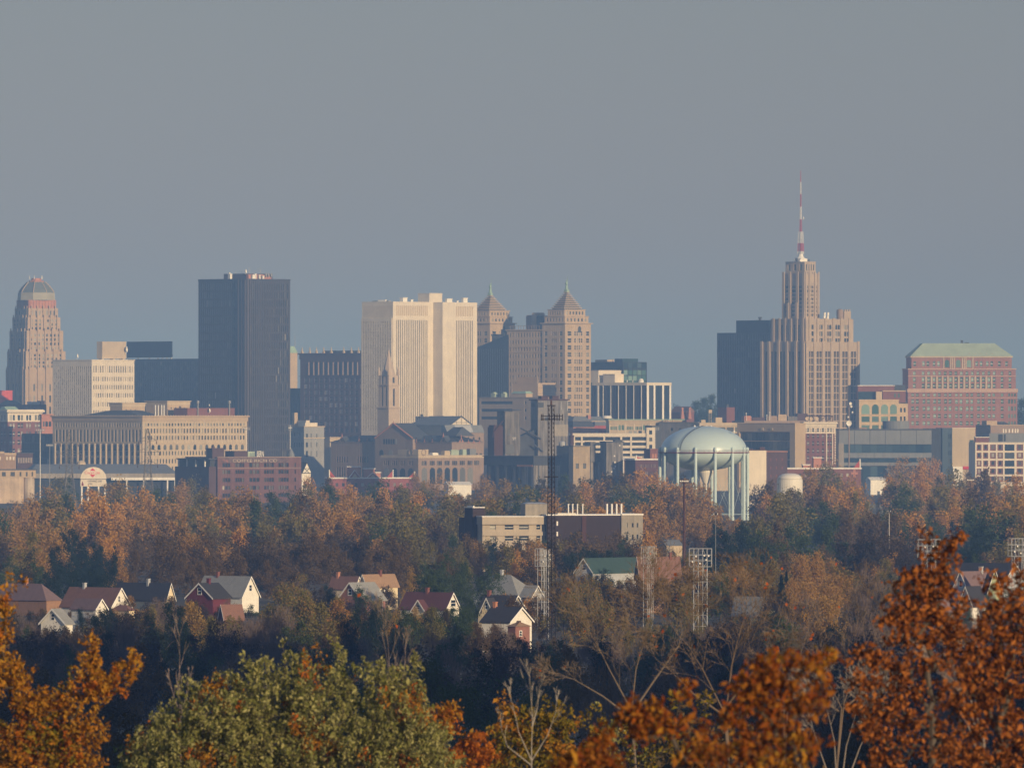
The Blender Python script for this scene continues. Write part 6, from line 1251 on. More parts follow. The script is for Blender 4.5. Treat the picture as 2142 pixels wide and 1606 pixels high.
def pole(px, yt, D, lb, m_='white', rack=(3.0, 1.5), r=.35):
    t = thing('floodlight_pole', lb, 'floodlight', (W(px, 0, D).x, D, 0)); H = W(px, yt, D).z
    mb = MB(); mb.tube((0, 0, 0), (0, 0, H), r, r * .6, 8); mb.build('pole', M[m_], t)
    mb = MB(); a, b = rack
    for k in range(3): mb.tube((-a, -.3, H - b + b * k / 2), (a, -.3, H - b + b * k / 2), .14, k=4)
    for k in range(4): mb.tube((-a + 2 * a * k / 3, -.3, H - b), (-a + 2 * a * k / 3, -.3, H), .12, k=4)
    rk = mb.build('lamp_rack', M['grey' if m_ == 'white' else m_], t)
    for k in range(5): mb = MB(); x = -a + 2 * a * (k + .5) / 5; mb.box(x - .22, x + .22, -.75, -.45, H - b * .5 - .25, H - b * .5 + .25); mb.build('lamp', M['white'], rk)
pole(84, 897, 6600, 'white floodlight pole in front of the dark blue glass block')
pole(104, 929, 6100, 'thin grey floodlight pole standing on the stadium roof line', 'grey', (2.2, 1.2), .25)
pole(515, 893, 6450, 'floodlight pole at the right end of the beige office block', 'white', (2.6, 2.0))
pole(607, 889, 6450, 'white floodlight pole at the right foot of the dark tower', 'white', (1.2, 3.6), .28)
pole(1431, 1003, 3350, 'brown floodlight pole with lamp row before the water tower', 'rust', (1.6, 1.0), .6)
pole(2030, 1003, 4300, 'thin street pole with two lamps at the right among the orange trees', 'rust', (1.6, .3), .14)
pole(1497, 1074, 2900, 'thin pale pole between the floodlight pole and the tank legs', 'grey', (.5, .2), .1)
pole(1860, 1068, 3400, 'white pole before the grey roofed shed at the right', 'white', (.4, .2), .12)
pole(800, 1234, 2500, 'slim grey street pole by the rounded olive tree', 'grey', (.6, .2), .1)
# ================================================================ trees
RS = np.random.RandomState(11)
def leaf_mat(name, cols, jitter=.35, transl=.25):
    m = bpy.data.materials.new(name); m.use_nodes = True; t = m.node_tree; t.nodes.clear()
    oi = t.nodes.new('ShaderNodeObjectInfo'); ge = t.nodes.new('ShaderNodeNewGeometry')
    a = t.nodes.new('ShaderNodeMath'); a.operation = 'MULTIPLY'; a.inputs[1].default_value = 1 - jitter; t.links.new(oi.outputs['Random'], a.inputs[0])
    b = t.nodes.new('ShaderNodeMath'); b.operation = 'MULTIPLY_ADD'; b.inputs[1].default_value = jitter; t.links.new(ge.outputs['Random Per Island'], b.inputs[0]); t.links.new(a.outputs[0], b.inputs[2])
    cr = t.nodes.new('ShaderNodeValToRGB'); e = cr.color_ramp.elements
    n = len(cols)
    e[0].position = 0; e[0].color = (*cols[0], 1); e[1].position = 1; e[1].color = (*cols[-1], 1)
    for i in range(1, n - 1): x = e.new(i / (n - 1)); x.color = (*cols[i], 1)
    t.links.new(b.outputs[0], cr.inputs[0])
    d = t.nodes.new('ShaderNodeBsdfDiffuse'); tr = t.nodes.new('ShaderNodeBsdfTranslucent'); mx = t.nodes.new('ShaderNodeMixShader'); mx.inputs[0].default_value = transl
    t.links.new(cr.outputs[0], d.inputs[0]); t.links.new(cr.outputs[0], tr.inputs[0]); t.links.new(d.outputs[0], mx.inputs[1]); t.links.new(tr.outputs[0], mx.inputs[2])
    o = t.nodes.new('ShaderNodeOutputMaterial'); t.links.new(mx.outputs[0], o.inputs[0]); return m
LM = {
    'rust': leaf_mat('rust leaves', [(.24, .13, .038), (.38, .20, .05), (.37, .23, .06), (.29, .20, .065)]),
    'orange': leaf_mat('orange leaves', [(.46, .22, .04), (.54, .28, .055), (.48, .30, .07)]),
    'brown': leaf_mat('brown leaves', [(.09, .064, .032), (.145, .095, .04), (.115, .09, .04)]),
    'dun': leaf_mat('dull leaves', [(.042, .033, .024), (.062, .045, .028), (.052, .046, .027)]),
    'olive': leaf_mat('olive leaves', [(.12, .12, .035), (.21, .17, .045), (.17, .16, .05)]),
    'green': leaf_mat('green leaves', [(.035, .062, .022), (.06, .09, .03), (.075, .09, .028)]),
    'dark': leaf_mat('dark green needles', [(.014, .030, .017), (.022, .040, .022), (.03, .04, .02)]),
    'gold': leaf_mat('gold leaves', [(.30, .20, .04), (.36, .22, .05), (.25, .22, .06)]),
    'mixed': leaf_mat('green to orange leaves', [(.10, .12, .035), (.20, .17, .045), (.36, .17, .05)], .8),
    'twig': leaf_mat('grey brown twigs', [(.13, .10, .08), (.17, .125, .095), (.15, .12, .10)], .5, 0),
}
BARK = paint('tree bark', (.085, .065, .05), var=.3, scale=2.0)
PALE_BARK = paint('pale bark', (.36, .31, .25), var=.25, scale=2.0)

def np_mesh(name, V, Fq, mat, ngon=4):
    me = bpy.data.meshes.new(name); n = len(V); f = len(Fq)
    me.vertices.add(n); me.vertices.foreach_set('co', np.ascontiguousarray(V, dtype=np.float32).ravel())
    me.loops.add(f * ngon); me.loops.foreach_set('vertex_index', np.ascontiguousarray(Fq, dtype=np.int32).ravel())
    me.polygons.add(f); me.polygons.foreach_set('loop_start', np.arange(0, f * ngon, ngon, dtype=np.int32)); me.polygons.foreach_set('loop_total', np.full(f, ngon, dtype=np.int32))
    me.update(calc_edges=True); me.materials.append(mat); return me

def leaf_quads(P, size, axis=None, aspect=.62, spread=1.0, fold=.25, rs=RS):
    """one folded leaf per point: rhombus with its long axis near `axis`"""
    n = len(P); r = rs.normal(size=(n, 3))
    a = r if axis is None else axis + r * spread
    a /= np.linalg.norm(a, axis=1, keepdims=True) + 1e-9
    b = np.cross(a, rs.normal(size=(n, 3))); b /= np.linalg.norm(b, axis=1, keepdims=True) + 1e-9
    c = np.cross(a, b); s = (size * rs.uniform(.65, 1.35, size=n))[:, None] * .5
    V = np.empty((n, 4, 3)); V[:, 0] = P - a * s; V[:, 1] = P + b * s * aspect + c * s * fold; V[:, 2] = P + a * s; V[:, 3] = P - b * s * aspect + c * s * fold
    return V.reshape(-1, 3), np.arange(n * 4).reshape(-1, 4)

def crown_points(n, H, Wd, z0, nclump, rs, lumpy=.55, shell=.55, top=1.0):
    """points grouped in clumps over an uneven egg shaped volume"""
    nl = rs.randint(5, 9); la = rs.uniform(0, 2 * math.pi, nl); lr = Wd * .40 * rs.uniform(.15, 1, nl) ** .7; lh = z0 + (H - z0) * rs.uniform(.62, 1.0, nl) * (1 - .25 * (lr / (Wd * .4)) ** 2); lh[0] = H; lr[0] *= .3
    w_ = (lh - z0) ** 1.2; L_ = rs.choice(nl, size=nclump, p=w_ / w_.sum()); t = rs.uniform(.12, 1, nclump) ** .75    # clumps strung along several leading stems
    sp = Wd * .16 * (1.25 - t); C = np.empty((nclump, 3))
    C[:, 0] = np.cos(la[L_]) * lr[L_] * (.45 + .55 * t) + rs.normal(size=nclump) * sp; C[:, 1] = np.sin(la[L_]) * lr[L_] * (.45 + .55 * t) + rs.normal(size=nclump) * sp
    C[:, 2] = z0 + (lh[L_] - z0) * t
    k = rs.randint(0, nclump, size=n); rc = Wd * .125 * rs.uniform(.55, 1.4, size=nclump)
    g = rs.normal(size=(n, 3)); g /= np.linalg.norm(g, axis=1, keepdims=True); g *= rs.uniform(0, 1, size=(n, 1)) ** lumpy
    g[:, 2] *= 1.15
    return C[k] + g * rc[k][:, None], C

def trunk_mesh(name, C, H, z0, r, rs, limbs=12, mat=BARK):
    mb = MB(); top = Vector((rs.normal() * .3, rs.normal() * .3, z0 + (H - z0) * .45)); k0 = Vector((0, 0, -1.5)); k1 = Vector((rs.normal() * .15, rs.normal() * .15, z0 * .8))
    mb.tube(k0, k1, r, r * .8, 7); mb.tube(k1, top, r * .8, r * .4, 6)
    for c in C[rs.permutation(len(C))[:limbs]]:
        c = Vector(c); s = k1.lerp(top, float(rs.uniform(.1, 1))); m = s.lerp(c, .5) + Vector((0, 0, .6)); mb.tube(s, m, r * .35, r * .22, 5); mb.tube(m, c, r * .22, r * .06, 4)
    o = mb.build(name, mat); me = o.data; bpy.data.objects.remove(o); return me

KINDS = {}
def make_kind(kind, idx, H, Wd, n, leaf, z0f=.22, nclump=46, mat=None, twigs=0, seed=0):
    rs = np.random.RandomState(1000 + seed * 17 + idx)
    P, C = crown_points(n, H, Wd, H * z0f, nclump, rs)
    V, Q = leaf_quads(P, leaf, rs=rs)
    crown = np_mesh('crown', V, Q, LM[mat or kind])
    return crown, trunk_mesh('trunk', C, H, H * z0f, H * .018, rs), (H, Wd)
def make_conifer(idx, H, Wd, n, leaf):
    rs = np.random.RandomState(500 + idx); t = rs.uniform(0, 1, n) ** .8; a = rs.uniform(0, 2 * math.pi, n); lay = .75 + .25 * np.sin(t * 40 + a * 2)
    r = (1 - t) * Wd / 2 * lay * rs.uniform(.25, 1, n) ** .5 + .1
    P = np.stack([r * np.cos(a), r * np.sin(a), H * .06 + t * H * .94 - r * .25], 1)
    V, Q = leaf_quads(P, leaf, axis=np.stack([np.cos(a), np.sin(a), -.3 * np.ones(n)], 1), spread=.5, rs=rs)
    mb = MB(); mb.tube((0, 0, -1.5), (0, 0, H * .95), H * .016, .03, 7); o = mb.build('trunk', BARK); me = o.data; bpy.data.objects.remove(o)
    return np_mesh('crown', V, Q, LM['dark']), me, (H, Wd)
def make_bare(idx, H, Wd, n):
    """leafless crown: hundreds of fine twigs on a forked trunk"""
    rs = np.random.RandomState(800 + idx); P, C = crown_points(n, H, Wd, H * .25, 60, rs, lumpy=.45)
    ax = P - np.array([0, 0, H * .25]); ax /= np.linalg.norm(ax, axis=1, keepdims=True); ax[:, 2] += .5
    V, Q = leaf_quads(P, H * .075, axis=ax, aspect=.045, spread=.45, rs=rs)
    return np_mesh('crown', V, Q, LM['twig']), trunk_mesh('trunk', C, H, H * .25, H * .02, rs, 40), (H, Wd)

for lod, n, leaf in (('far', 2600, .60), ('mid', 5000, .40), ('near', 8000, .29)):
    for kind, mat in (('rust', 'rust'), ('orange', 'orange'), ('brown', 'brown'), ('olive', 'olive'), ('green', 'green'), ('gold', 'gold'), ('mixed', 'mixed'), ('dun', 'dun')):
        if lod == 'near' and kind in ('orange', 'gold', 'mixed', 'rust'): continue
        if lod == 'far' and kind in ('dun',): continue
        KINDS[(lod, kind)] = [make_kind(kind, i, 15, 11 + 2.5 * i, n, leaf, .16, 60, mat, seed=hash_) for i, hash_ in ((0, len(KINDS)), (1, len(KINDS) + 50), (2, len(KINDS) + 90))[:3 if lod == 'far' else 2]]
    KINDS[(lod, 'dark')] = [make_kind('dark', i, 15, 11, int(n * 1.2), leaf * .8, .1, 40, 'dark', seed=77 + n) for i in (0, 1)]
    KINDS[(lod, 'conifer')] = [make_conifer(0, 15, 7, int(n * 1.2), leaf * .9)]
    if lod != 'far': KINDS[(lod, 'bare')] = [make_bare(i, 15, 11, int(n * .9)) for i in (0, 1)]
KINDS[('far', 'dun')] = KINDS[('far', 'brown')]; KINDS[('far', 'bare')] = KINDS[('far', 'brown')]

# ---- where they stand: tree-top line under the city and rows stepping down towards the camera
TOPS = [(-60, 1052), (70, 1050), (80, 1006), (160, 1010), (170, 1030), (225, 1030), (235, 1010), (370, 1008), (455, 1022), (560, 1030), (625, 1018), (640, 992), (690, 998), (700, 1012), (860, 1008), (880, 990), (1000, 988), (1015, 1012), (1110, 1016), (1185, 1000), (1200, 1006), (1240, 988), (1290, 992), (1320, 966), (1372, 970), (1385, 990), (1420, 998), (1470, 1014), (1488, 1030), (1560, 1045), (1575, 1006), (1625, 1012), (1640, 1014), (1680, 984), (1700, 966), (1755, 972), (1765, 1000), (1850, 1004), (1875, 978), (1900, 962), (1950, 964), (1975, 982), (2000, 990), (2040, 984), (2100, 996), (2200, 990)]
def topline(x):
    for (a, ya), (b, yb) in zip(TOPS, TOPS[1:]):
        if a <= x <= b: return ya + (yb - ya) * (x - a) / max(1e-6, b - a)
    return 1000
# photo boxes a nearer tree must not rise into: x0, x1, y that must stay clear, distance of the thing
KEEP = [(960, 1016, 1118, 3600), (1010, 1150, 1126, 3600), (1150, 1300, 1106, 3600), (1296, 1350, 1112, 3600), (1488, 1530, 1046, 5290), (1530, 1566, 1080, 5290), (1385, 1488, 1000, 5290), (0, 75, 1038, 6200),
        (0, 126, 1270, 2800), (128, 275, 1262, 2600), (86, 134, 1306, 2360), (240, 362, 1244, 2900), (391, 446, 1250, 2640), (440, 500, 1232, 2640), (505, 540, 1258, 2840), (462, 506, 1286, 2500), (708, 800, 1246, 2640), (690, 760, 1222, 2900), (756, 815, 1216, 2900),
        (838, 960, 1266, 2540), (990, 1128, 1240, 2850), (1008, 1098, 1272, 2500), (1020, 1105, 1298, 2360), (1065, 1106, 1318, 2260), (1204, 1242, 1196, 2880), (1240, 1340, 1186, 2880), (1338, 1424, 1200, 2850), (1536, 1614, 1276, 2480), (1996, 2094, 1238, 2580), (2010, 2060, 1258, 2420), (1954, 1990, 1280, 2400),
        (1440, 1490, 1300, 2440), (1120, 1166, 1330, 2440), (1335, 1378, 1290, 2590), (1818, 1858, 1069, 5390), (2114, 2142, 1190, 2470), (1930, 1965, 1170, 2450), (1400, 1425, 1151, 3690), (945, 980, 1030, 6390), (1625, 1682, 1022, 5290), (1565, 1604, 1004, 5990), (1422, 1440, 1110, 3340)]
BLOBS = [(170, 1160, 75, 'dark'), (560, 1050, 50, 'green'), (590, 1030, 40, 'green'), (310, 1140, 60, 'brown'), (930, 1190, 55, 'green'), (860, 1215, 45, 'gold'), (985, 1215, 36, 'green'), (1075, 1185, 38, 'orange'), (620, 1225, 50, 'mixed'), (690, 1240, 30, 'olive'), (1235, 1250, 60, 'mixed'), (1330, 1250, 40, 'olive'), (1520, 1130, 70, 'dark'), (1580, 1090, 40, 'green'), (1710, 1205, 62, 'rust'), (1752, 1210, 34, 'mixed'), (1862, 1180, 40, 'orange'), (2020, 1130, 60, 'dark'), (2090, 1110, 40, 'olive'), (1640, 1210, 20, 'conifer'), (800, 1150, 60, 'brown'), (560, 1140, 60, 'dun'), (700, 1130, 60, 'brown'), (430, 1120, 55, 'brown'), (1450, 1250, 40, 'olive'), (1560, 1230, 50, 'brown'), (1270, 1080, 26, 'orange'), (1930, 975, 40, 'orange'), (1720, 990, 45, 'rust'), (1350, 990, 40, 'orange'), (420, 1190, 60, 'brown'), (280, 1190, 45, 'rust'), (1240, 1140, 50, 'dark'), (1330, 1130, 40, 'dark'), (1050, 1120, 40, 'dark'), (470, 1270, 40, 'olive'), (350, 1280, 40, 'dark'), (560, 1280, 50, 'bare'), (1820, 1090, 60, 'dun'), (1700, 1100, 60, 'green'), (2090, 1070, 30, 'orange'), (2000, 1050, 35, 'orange'), (150, 1215, 40, 'dark'), (60, 1090, 80, 'rust'), (200, 1080, 80, 'orange'), (330, 1075, 50, 'rust'), (1450, 1060, 70, 'rust')]
def kind_at(x, y, r):
    for bx, by, br, k in BLOBS:
        if (x - bx) ** 2 + (y - by) ** 2 * 2.2 < br * br and r.random() < .85: return k
    q = r.random()
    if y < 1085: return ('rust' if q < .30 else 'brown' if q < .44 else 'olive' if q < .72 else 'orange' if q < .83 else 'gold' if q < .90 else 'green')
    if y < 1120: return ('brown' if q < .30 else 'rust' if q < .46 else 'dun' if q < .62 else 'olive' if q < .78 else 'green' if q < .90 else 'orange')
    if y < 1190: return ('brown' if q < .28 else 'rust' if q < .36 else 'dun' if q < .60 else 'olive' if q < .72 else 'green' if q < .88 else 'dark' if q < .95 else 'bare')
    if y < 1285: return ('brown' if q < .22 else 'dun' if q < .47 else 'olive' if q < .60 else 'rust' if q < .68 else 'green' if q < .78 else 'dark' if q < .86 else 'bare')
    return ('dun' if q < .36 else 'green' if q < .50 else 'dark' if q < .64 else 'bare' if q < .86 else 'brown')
TREES = []                                   # x px, top px, D, height, kind
tr = random.Random(5)
y = 0.0
for step in range(0, 14):
    dx = 38 if step < 3 else 44
    x = -40 + tr.uniform(0, dx)
    while x < 2190:
        yt = topline(x) + step * 21 + tr.uniform(-16, 3)
        if yt < 1305:
            h = tr.uniform(20, 27) if yt < 1050 else tr.uniform(16, 22) if yt < 1110 else tr.uniform(12.5, 18)
            if yt < 985: h = tr.uniform(26, 29)
            D = (CZ - h) * F / (yt - HY)
            TREES.append([x, yt, D, h, kind_at(x, yt + 12, tr)])
        x += dx * tr.uniform(.75, 1.3)
for x, yt, h, k, D in ((160, 1116, 19, 'dark', 3180), (205, 1128, 18, 'dark', 3150), (125, 1140, 17, 'dark', 3080), (860, 1180, 12.5, 'gold', 2960), (925, 1150, 17, 'green', 2980), (965, 1168, 15, 'green', 2900), (1075, 1146, 14, 'orange', 3150), (1235, 1196, 15, 'mixed', 2700), (1278, 1206, 13, 'mixed', 2680), (1195, 1215, 13, 'olive', 2640), (1710, 1152, 17, 'rust', 2900), (1752, 1168, 15, 'mixed', 2850), (1862, 1150, 15, 'orange', 3000), (1645, 1188, 15, 'conifer', 2720), (2000, 1096, 20, 'dark', 3350), (2060, 1090, 20, 'dark', 3400), (1510, 1098, 20, 'dark', 3300), (1560, 1088, 20, 'dark', 3450), (625, 1190, 15, 'mixed', 2720), (2088, 1052, 18, 'orange', 4300), (962, 1016, 22, 'brown', 5300), (948, 1026, 20, 'olive', 5000), (1830, 1071, 17, 'brown', 4000), (1860, 1075, 16, 'dun', 3900), (1806, 1070, 16, 'olive', 4050), (1400, 1152, 12, 'brown', 2880), (1430, 1150, 12, 'dun', 2860), (1400, 984, 27, 'orange', 5100), (1345, 972, 27, 'orange', 5250), (1440, 1002, 25, 'rust', 5050), (1470, 1018, 24, 'olive', 5000), (1420, 1012, 24, 'rust', 4900), (1600, 1008, 22, 'bare', 5400), (1660, 1004, 23, 'olive', 5100), (1690, 976, 28, 'rust', 5400), (1735, 972, 28, 'olive', 5500), (1580, 1020, 22, 'bare', 5200), (1672, 998, 19, 'olive', 5200)):
    TREES.append([x, yt, D, h, k])
# dark wooded foot of the hillside, lying in the shadow of the unseen added ridge
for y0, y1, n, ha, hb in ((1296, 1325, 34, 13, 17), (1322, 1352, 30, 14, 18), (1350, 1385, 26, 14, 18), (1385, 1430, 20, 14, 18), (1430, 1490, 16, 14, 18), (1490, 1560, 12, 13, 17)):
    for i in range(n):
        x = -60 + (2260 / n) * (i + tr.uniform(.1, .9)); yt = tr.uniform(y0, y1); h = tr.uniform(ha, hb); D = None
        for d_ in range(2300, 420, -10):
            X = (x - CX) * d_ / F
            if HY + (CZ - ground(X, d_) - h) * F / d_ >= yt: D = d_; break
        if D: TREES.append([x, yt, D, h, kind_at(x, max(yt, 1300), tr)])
# gardens: every house and shed stands behind its own trees
for a, b, yc, dk in KEEP[7:33]:
    n = max(2, int((b - a) / 32))
    for i in range(n):
        h = tr.uniform(8, 11); x = a + (b - a) * (i + tr.uniform(.2, .8)) / n; D = dk - tr.uniform(15, 60)
        TREES.append([x, yc + tr.uniform(3, 10), D, h, tr.choice(['dun', 'dun', 'brown', 'olive', 'green', 'dark', 'bare', 'brown'])])
for x, yt in ((1020, 1122), (1048, 1128), (1080, 1127), (1112, 1128), (1140, 1126), (1170, 1112), (1200, 1110), (1235, 1108), (1270, 1107), (1310, 1114), (1335, 1114), (985, 1120)):
    TREES.append([x, yt + tr.uniform(1, 6), 3570 - tr.uniform(0, 60), tr.uniform(13, 16), tr.choice(['dark', 'green', 'dun', 'dark', 'brown'])])
good = []
for x, yt, D, h, k in TREES:
    kf = 5.2 if D < 4000 else 2.6; half = kf * (h / 15) * F / D; ok = True
    for a, b, yc, dk in KEEP:
        if D < dk and x + half > a and x - half < b and yt < yc:
            yt2 = yc + 1; h2 = h - (yt2 - yt) * D / F
            if h2 < 6.5: ok = False; break
            yt, h = yt2, h2; half = kf * (h / 15) * F / D
    if ok: good.append([x, yt, D, h, k])
good.sort(key=lambda t: t[2])
MARKS = [('the stepped sandstone tower', 76, 700), ('the round topped billboard', 195, 1000), ('the faint pylon', 145, 950), ('the corner pylon', 309, 950), ('the brick warehouse', 520, 1000), ('the half timbered house', 640, 985), ('the red gabled row', 770, 1000), ('the arcade annex', 930, 975), ('the dark silo elevator', 1060, 985), ('the lattice mast', 1153, 1000), ('the tan elevator', 1216, 965), ('the open deck garage', 1290, 940), ('the water tower', 1472, 980), ('the tall white wall', 1585, 980), ('the cream storage tank', 1652, 1005), ('the coped brick hall', 1720, 985), ('the ribbon glass building', 1850, 960), ('the cream slab', 2015, 940), ('the red loft grid', 2100, 960), ('the left silo', 40, 1010), ('the pale barn', 962, 1035), ('the brick stair tower', 990, 1090), ('the cream school wing', 1080, 1110), ('the brick school', 1230, 1110), ('the floodlight pole', 1431, 1060), ('the tank legs', 1540, 1040), ('the grey roofed shed', 1838, 1064), ('the mauve roofed house', 60, 1250), ('the tall white gable', 250, 1250), ('the white cottage', 110, 1290), ('the slate roofed house', 300, 1240), ('the deep red house', 418, 1238), ('the bright white gable', 525, 1230), ('the rust roofed hut', 484, 1276), ('the brick gabled house', 732, 1235), ('the tan roof', 790, 1212), ('the maroon roof', 900, 1256), ('the broad grey roof', 1060, 1225), ('the black roof', 1050, 1260), ('the green roofed house', 1290, 1185), ('the brown roofed building', 1385, 1190), ('the tall light tower', 1465, 1240), ('the low pale shed house', 1575, 1262), ('the steep pink gable', 2012, 1215), ('the pale green gable', 2083, 1210), ('the half hidden light tower', 1943, 1150), ('the faint light tower', 1356, 1220), ('the pink walled house', 1085, 1312)]
ADJ = {'rust': 'rust brown', 'orange': 'orange', 'brown': 'brown', 'dun': 'dull brown', 'olive': 'olive', 'green': 'green', 'dark': 'dark green', 'gold': 'golden olive', 'mixed': 'green and orange', 'conifer': 'pointed blue green', 'bare': 'leafless grey brown'}
used = {}
def tree_label(x, yt, D, h, k, s):
    size = 'tall' if h > 16.5 else 'small' if h < 12 else ('broad' if s > 1.08 else 'slim' if s < .9 else 'round')
    c = sorted(MARKS, key=lambda m: (m[1] - x) ** 2 + (m[2] - yt - 15) ** 2); tries = []
    for m in c[:4]:
        dx, dy = x - m[1], yt + 15 - m[2]
        rel = ('right below' if abs(dx) < 18 and dy > 0 else 'just behind' if abs(dx) < 18 else 'below and right of' if dx > 0 and dy > 40 else 'below and left of' if dx < 0 and dy > 40 else 'just right of' if dx > 0 and dx < 60 else 'just left of' if dx < 0 and dx > -60 else 'right of' if dx > 0 else 'left of')
        tries.append(f'{size} {ADJ[k]} tree {rel} {m[0]}')
    for a in (0, 1): 
        tries.append(f'{size} {ADJ[k]} tree between {c[a][0]} and {c[a + 1][0]}'); tries.append(f'{size} {ADJ[k]} tree nearer {c[a][0]} than {c[a + 2][0]}')
    depth = 'in the front row' if D < 1500 else 'in the middle rows' if D < 3000 else 'in the far rows'
    tries += [q + ', ' + depth for q in tries[:4]]
    for q in tries:
        if q not in used: used[q] = 1; return q
    used[tries[0]] += 1; return tries[0]
far_stuff = []
NIND = 285
for i, (x, yt, D, h, k) in enumerate(good):
    lod = 'near' if D < 1500 else 'mid' if D < 3300 else 'far'
    if (lod, k) not in KINDS: k = {'rust': 'brown', 'orange': 'brown', 'gold': 'olive', 'mixed': 'olive'}.get(k, 'dun')
    var = KINDS[(lod, k)]; cm, tm_, (H0, W0) = var[tr.randrange(len(var))]
    X = (x - CX) * D / F; s = h / H0; sx = s * tr.uniform(.82, 1.18); zg = CZ - (yt - HY) * D / F - h * 1.06
    zg = min(zg, ground(X, D)); s = max(s, (CZ - (yt - HY) * D / F - zg) / (H0 * 1.06)) if D < 2400 else s
    rz = tr.uniform(0, 2 * math.pi)
    if i >= NIND: far_stuff.append((cm, X, D, zg, s, sx, rz, k)); continue
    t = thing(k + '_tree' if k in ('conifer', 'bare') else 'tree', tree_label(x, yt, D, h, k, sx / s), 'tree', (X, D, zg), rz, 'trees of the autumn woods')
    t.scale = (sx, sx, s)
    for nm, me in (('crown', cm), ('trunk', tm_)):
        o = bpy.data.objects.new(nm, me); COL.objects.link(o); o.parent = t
by = {}
for cm, X, D, zg, s, sx, rz, k in far_stuff: by.setdefault(cm.materials[0].name, []).append((cm, X, D, zg, s, sx, rz))
Vs, Fs, Ms, mats, off = [], [], [], [], 0
for nm, lst in by.items():
    mi = len(mats); mats.append(lst[0][0].materials[0])
    for cm, X, D, zg, s, sx, rz in lst:
        n = len(cm.vertices); v = np.empty(n * 3, dtype=np.float32); cm.vertices.foreach_get('co', v); v = v.reshape(-1, 3).astype(float)
        c_, s_ = math.cos(rz), math.sin(rz); w_ = np.stack([(v[:, 0] * c_ - v[:, 1] * s_) * sx + X, (v[:, 0] * s_ + v[:, 1] * c_) * sx + D, v[:, 2] * s + zg], 1)
        Vs.append(w_); Fs.append(np.arange(n).reshape(-1, 4) + off); Ms.append(np.full(n // 4, mi)); off += n
if Vs:
    me = np_mesh('far_woods', np.concatenate(Vs), np.concatenate(Fs), mats[0])
    for m in mats[1:]: me.materials.append(m)
    me.polygons.foreach_set('material_index', np.concatenate(Ms).astype(np.int32)); me.update()
    o = bpy.data.objects.new('far_woods', me); COL.objects.link(o); tag(o, kind='stuff')
# wooded rise on the horizon behind the city
rs = np.random.RandomState(3); n = 30000
X = rs.uniform(-1200, 1200, n); Y = rs.uniform(11500, 13200, n)
lump = 10 + 9 * np.sin(X * .021 + 1.3) * np.sin(X * .0083 + Y * .002) + 5 * np.sin(X * .07)
base = np.array([ground(0, y_) for y_ in Y]); Z = base + rs.uniform(0, 1, n) ** .6 * (14 + lump)
V, Q = leaf_quads(np.stack([X, Y, Z], 1), 3.2, rs=rs); me = np_mesh('horizon_woods', V, Q, LM['green']); o = bpy.data.objects.new('horizon_woods', me); COL.objects.link(o); tag(o, kind='stuff')
for px, D, hh, w_ in ((1472, 9000, 71, 13), (1488, 9050, 74, 14), (1455, 9020, 68, 11), (2136, 9000, 70, 12)):
    k = KINDS[('far', 'green')][0]; t = thing('tree', f'hazy dark tree on the skyline {"beside the navy tower" if px == 1488 else "second from the navy tower" if px == 1472 else "third from the navy tower" if px == 1455 else "at the right edge beyond the red hotel"}', 'tree', (W(px, 0, D).x, D, hh - 30), 0, 'skyline trees'); t.scale = (2.0, 2.0, 2.0)
    for nm, me in (('crown', k[0]), ('trunk', k[1])): o = bpy.data.objects.new(nm, me); COL.objects.link(o); o.parent = t
print('trees', len(good), 'stuff', len(far_stuff), 'dup labels', sum(1 for v in used.values() if v > 1))
# ================================================================ foreground trees on the near slope
FM = {
    'maple green': leaf_mat('fading green maple leaves', [(.10, .115, .028), (.25, .24, .07), (.38, .35, .14), (.44, .38, .16)], .8, .3),
    'maple orange': leaf_mat('orange maple leaves', [(.26, .10, .012), (.42, .17, .018), (.48, .24, .03), (.36, .23, .04)], .8, .35),
    'flame': leaf_mat('flame orange leaves', [(.36, .09, .014), (.50, .17, .02), (.42, .12, .02)], .8, .35),
    'oak russet': leaf_mat('russet oak leaves', [(.10, .03, .010), (.25, .075, .018), (.42, .15, .036), (.31, .10, .024)], .85, .25),
    'rust blur': leaf_mat('deep rust leaves', [(.15, .036, .010), (.28, .072, .012), (.34, .14, .02), (.22, .05, .012)], .85, .3),
    'yellow green': leaf_mat('yellow green leaves', [(.09, .09, .015), (.20, .16, .02), (.32, .19, .02), (.14, .13, .02)], .85, .3),
    'red speck': leaf_mat('last red leaves', [(.42, .085, .02), (.50, .13, .03)], .8, .3)}

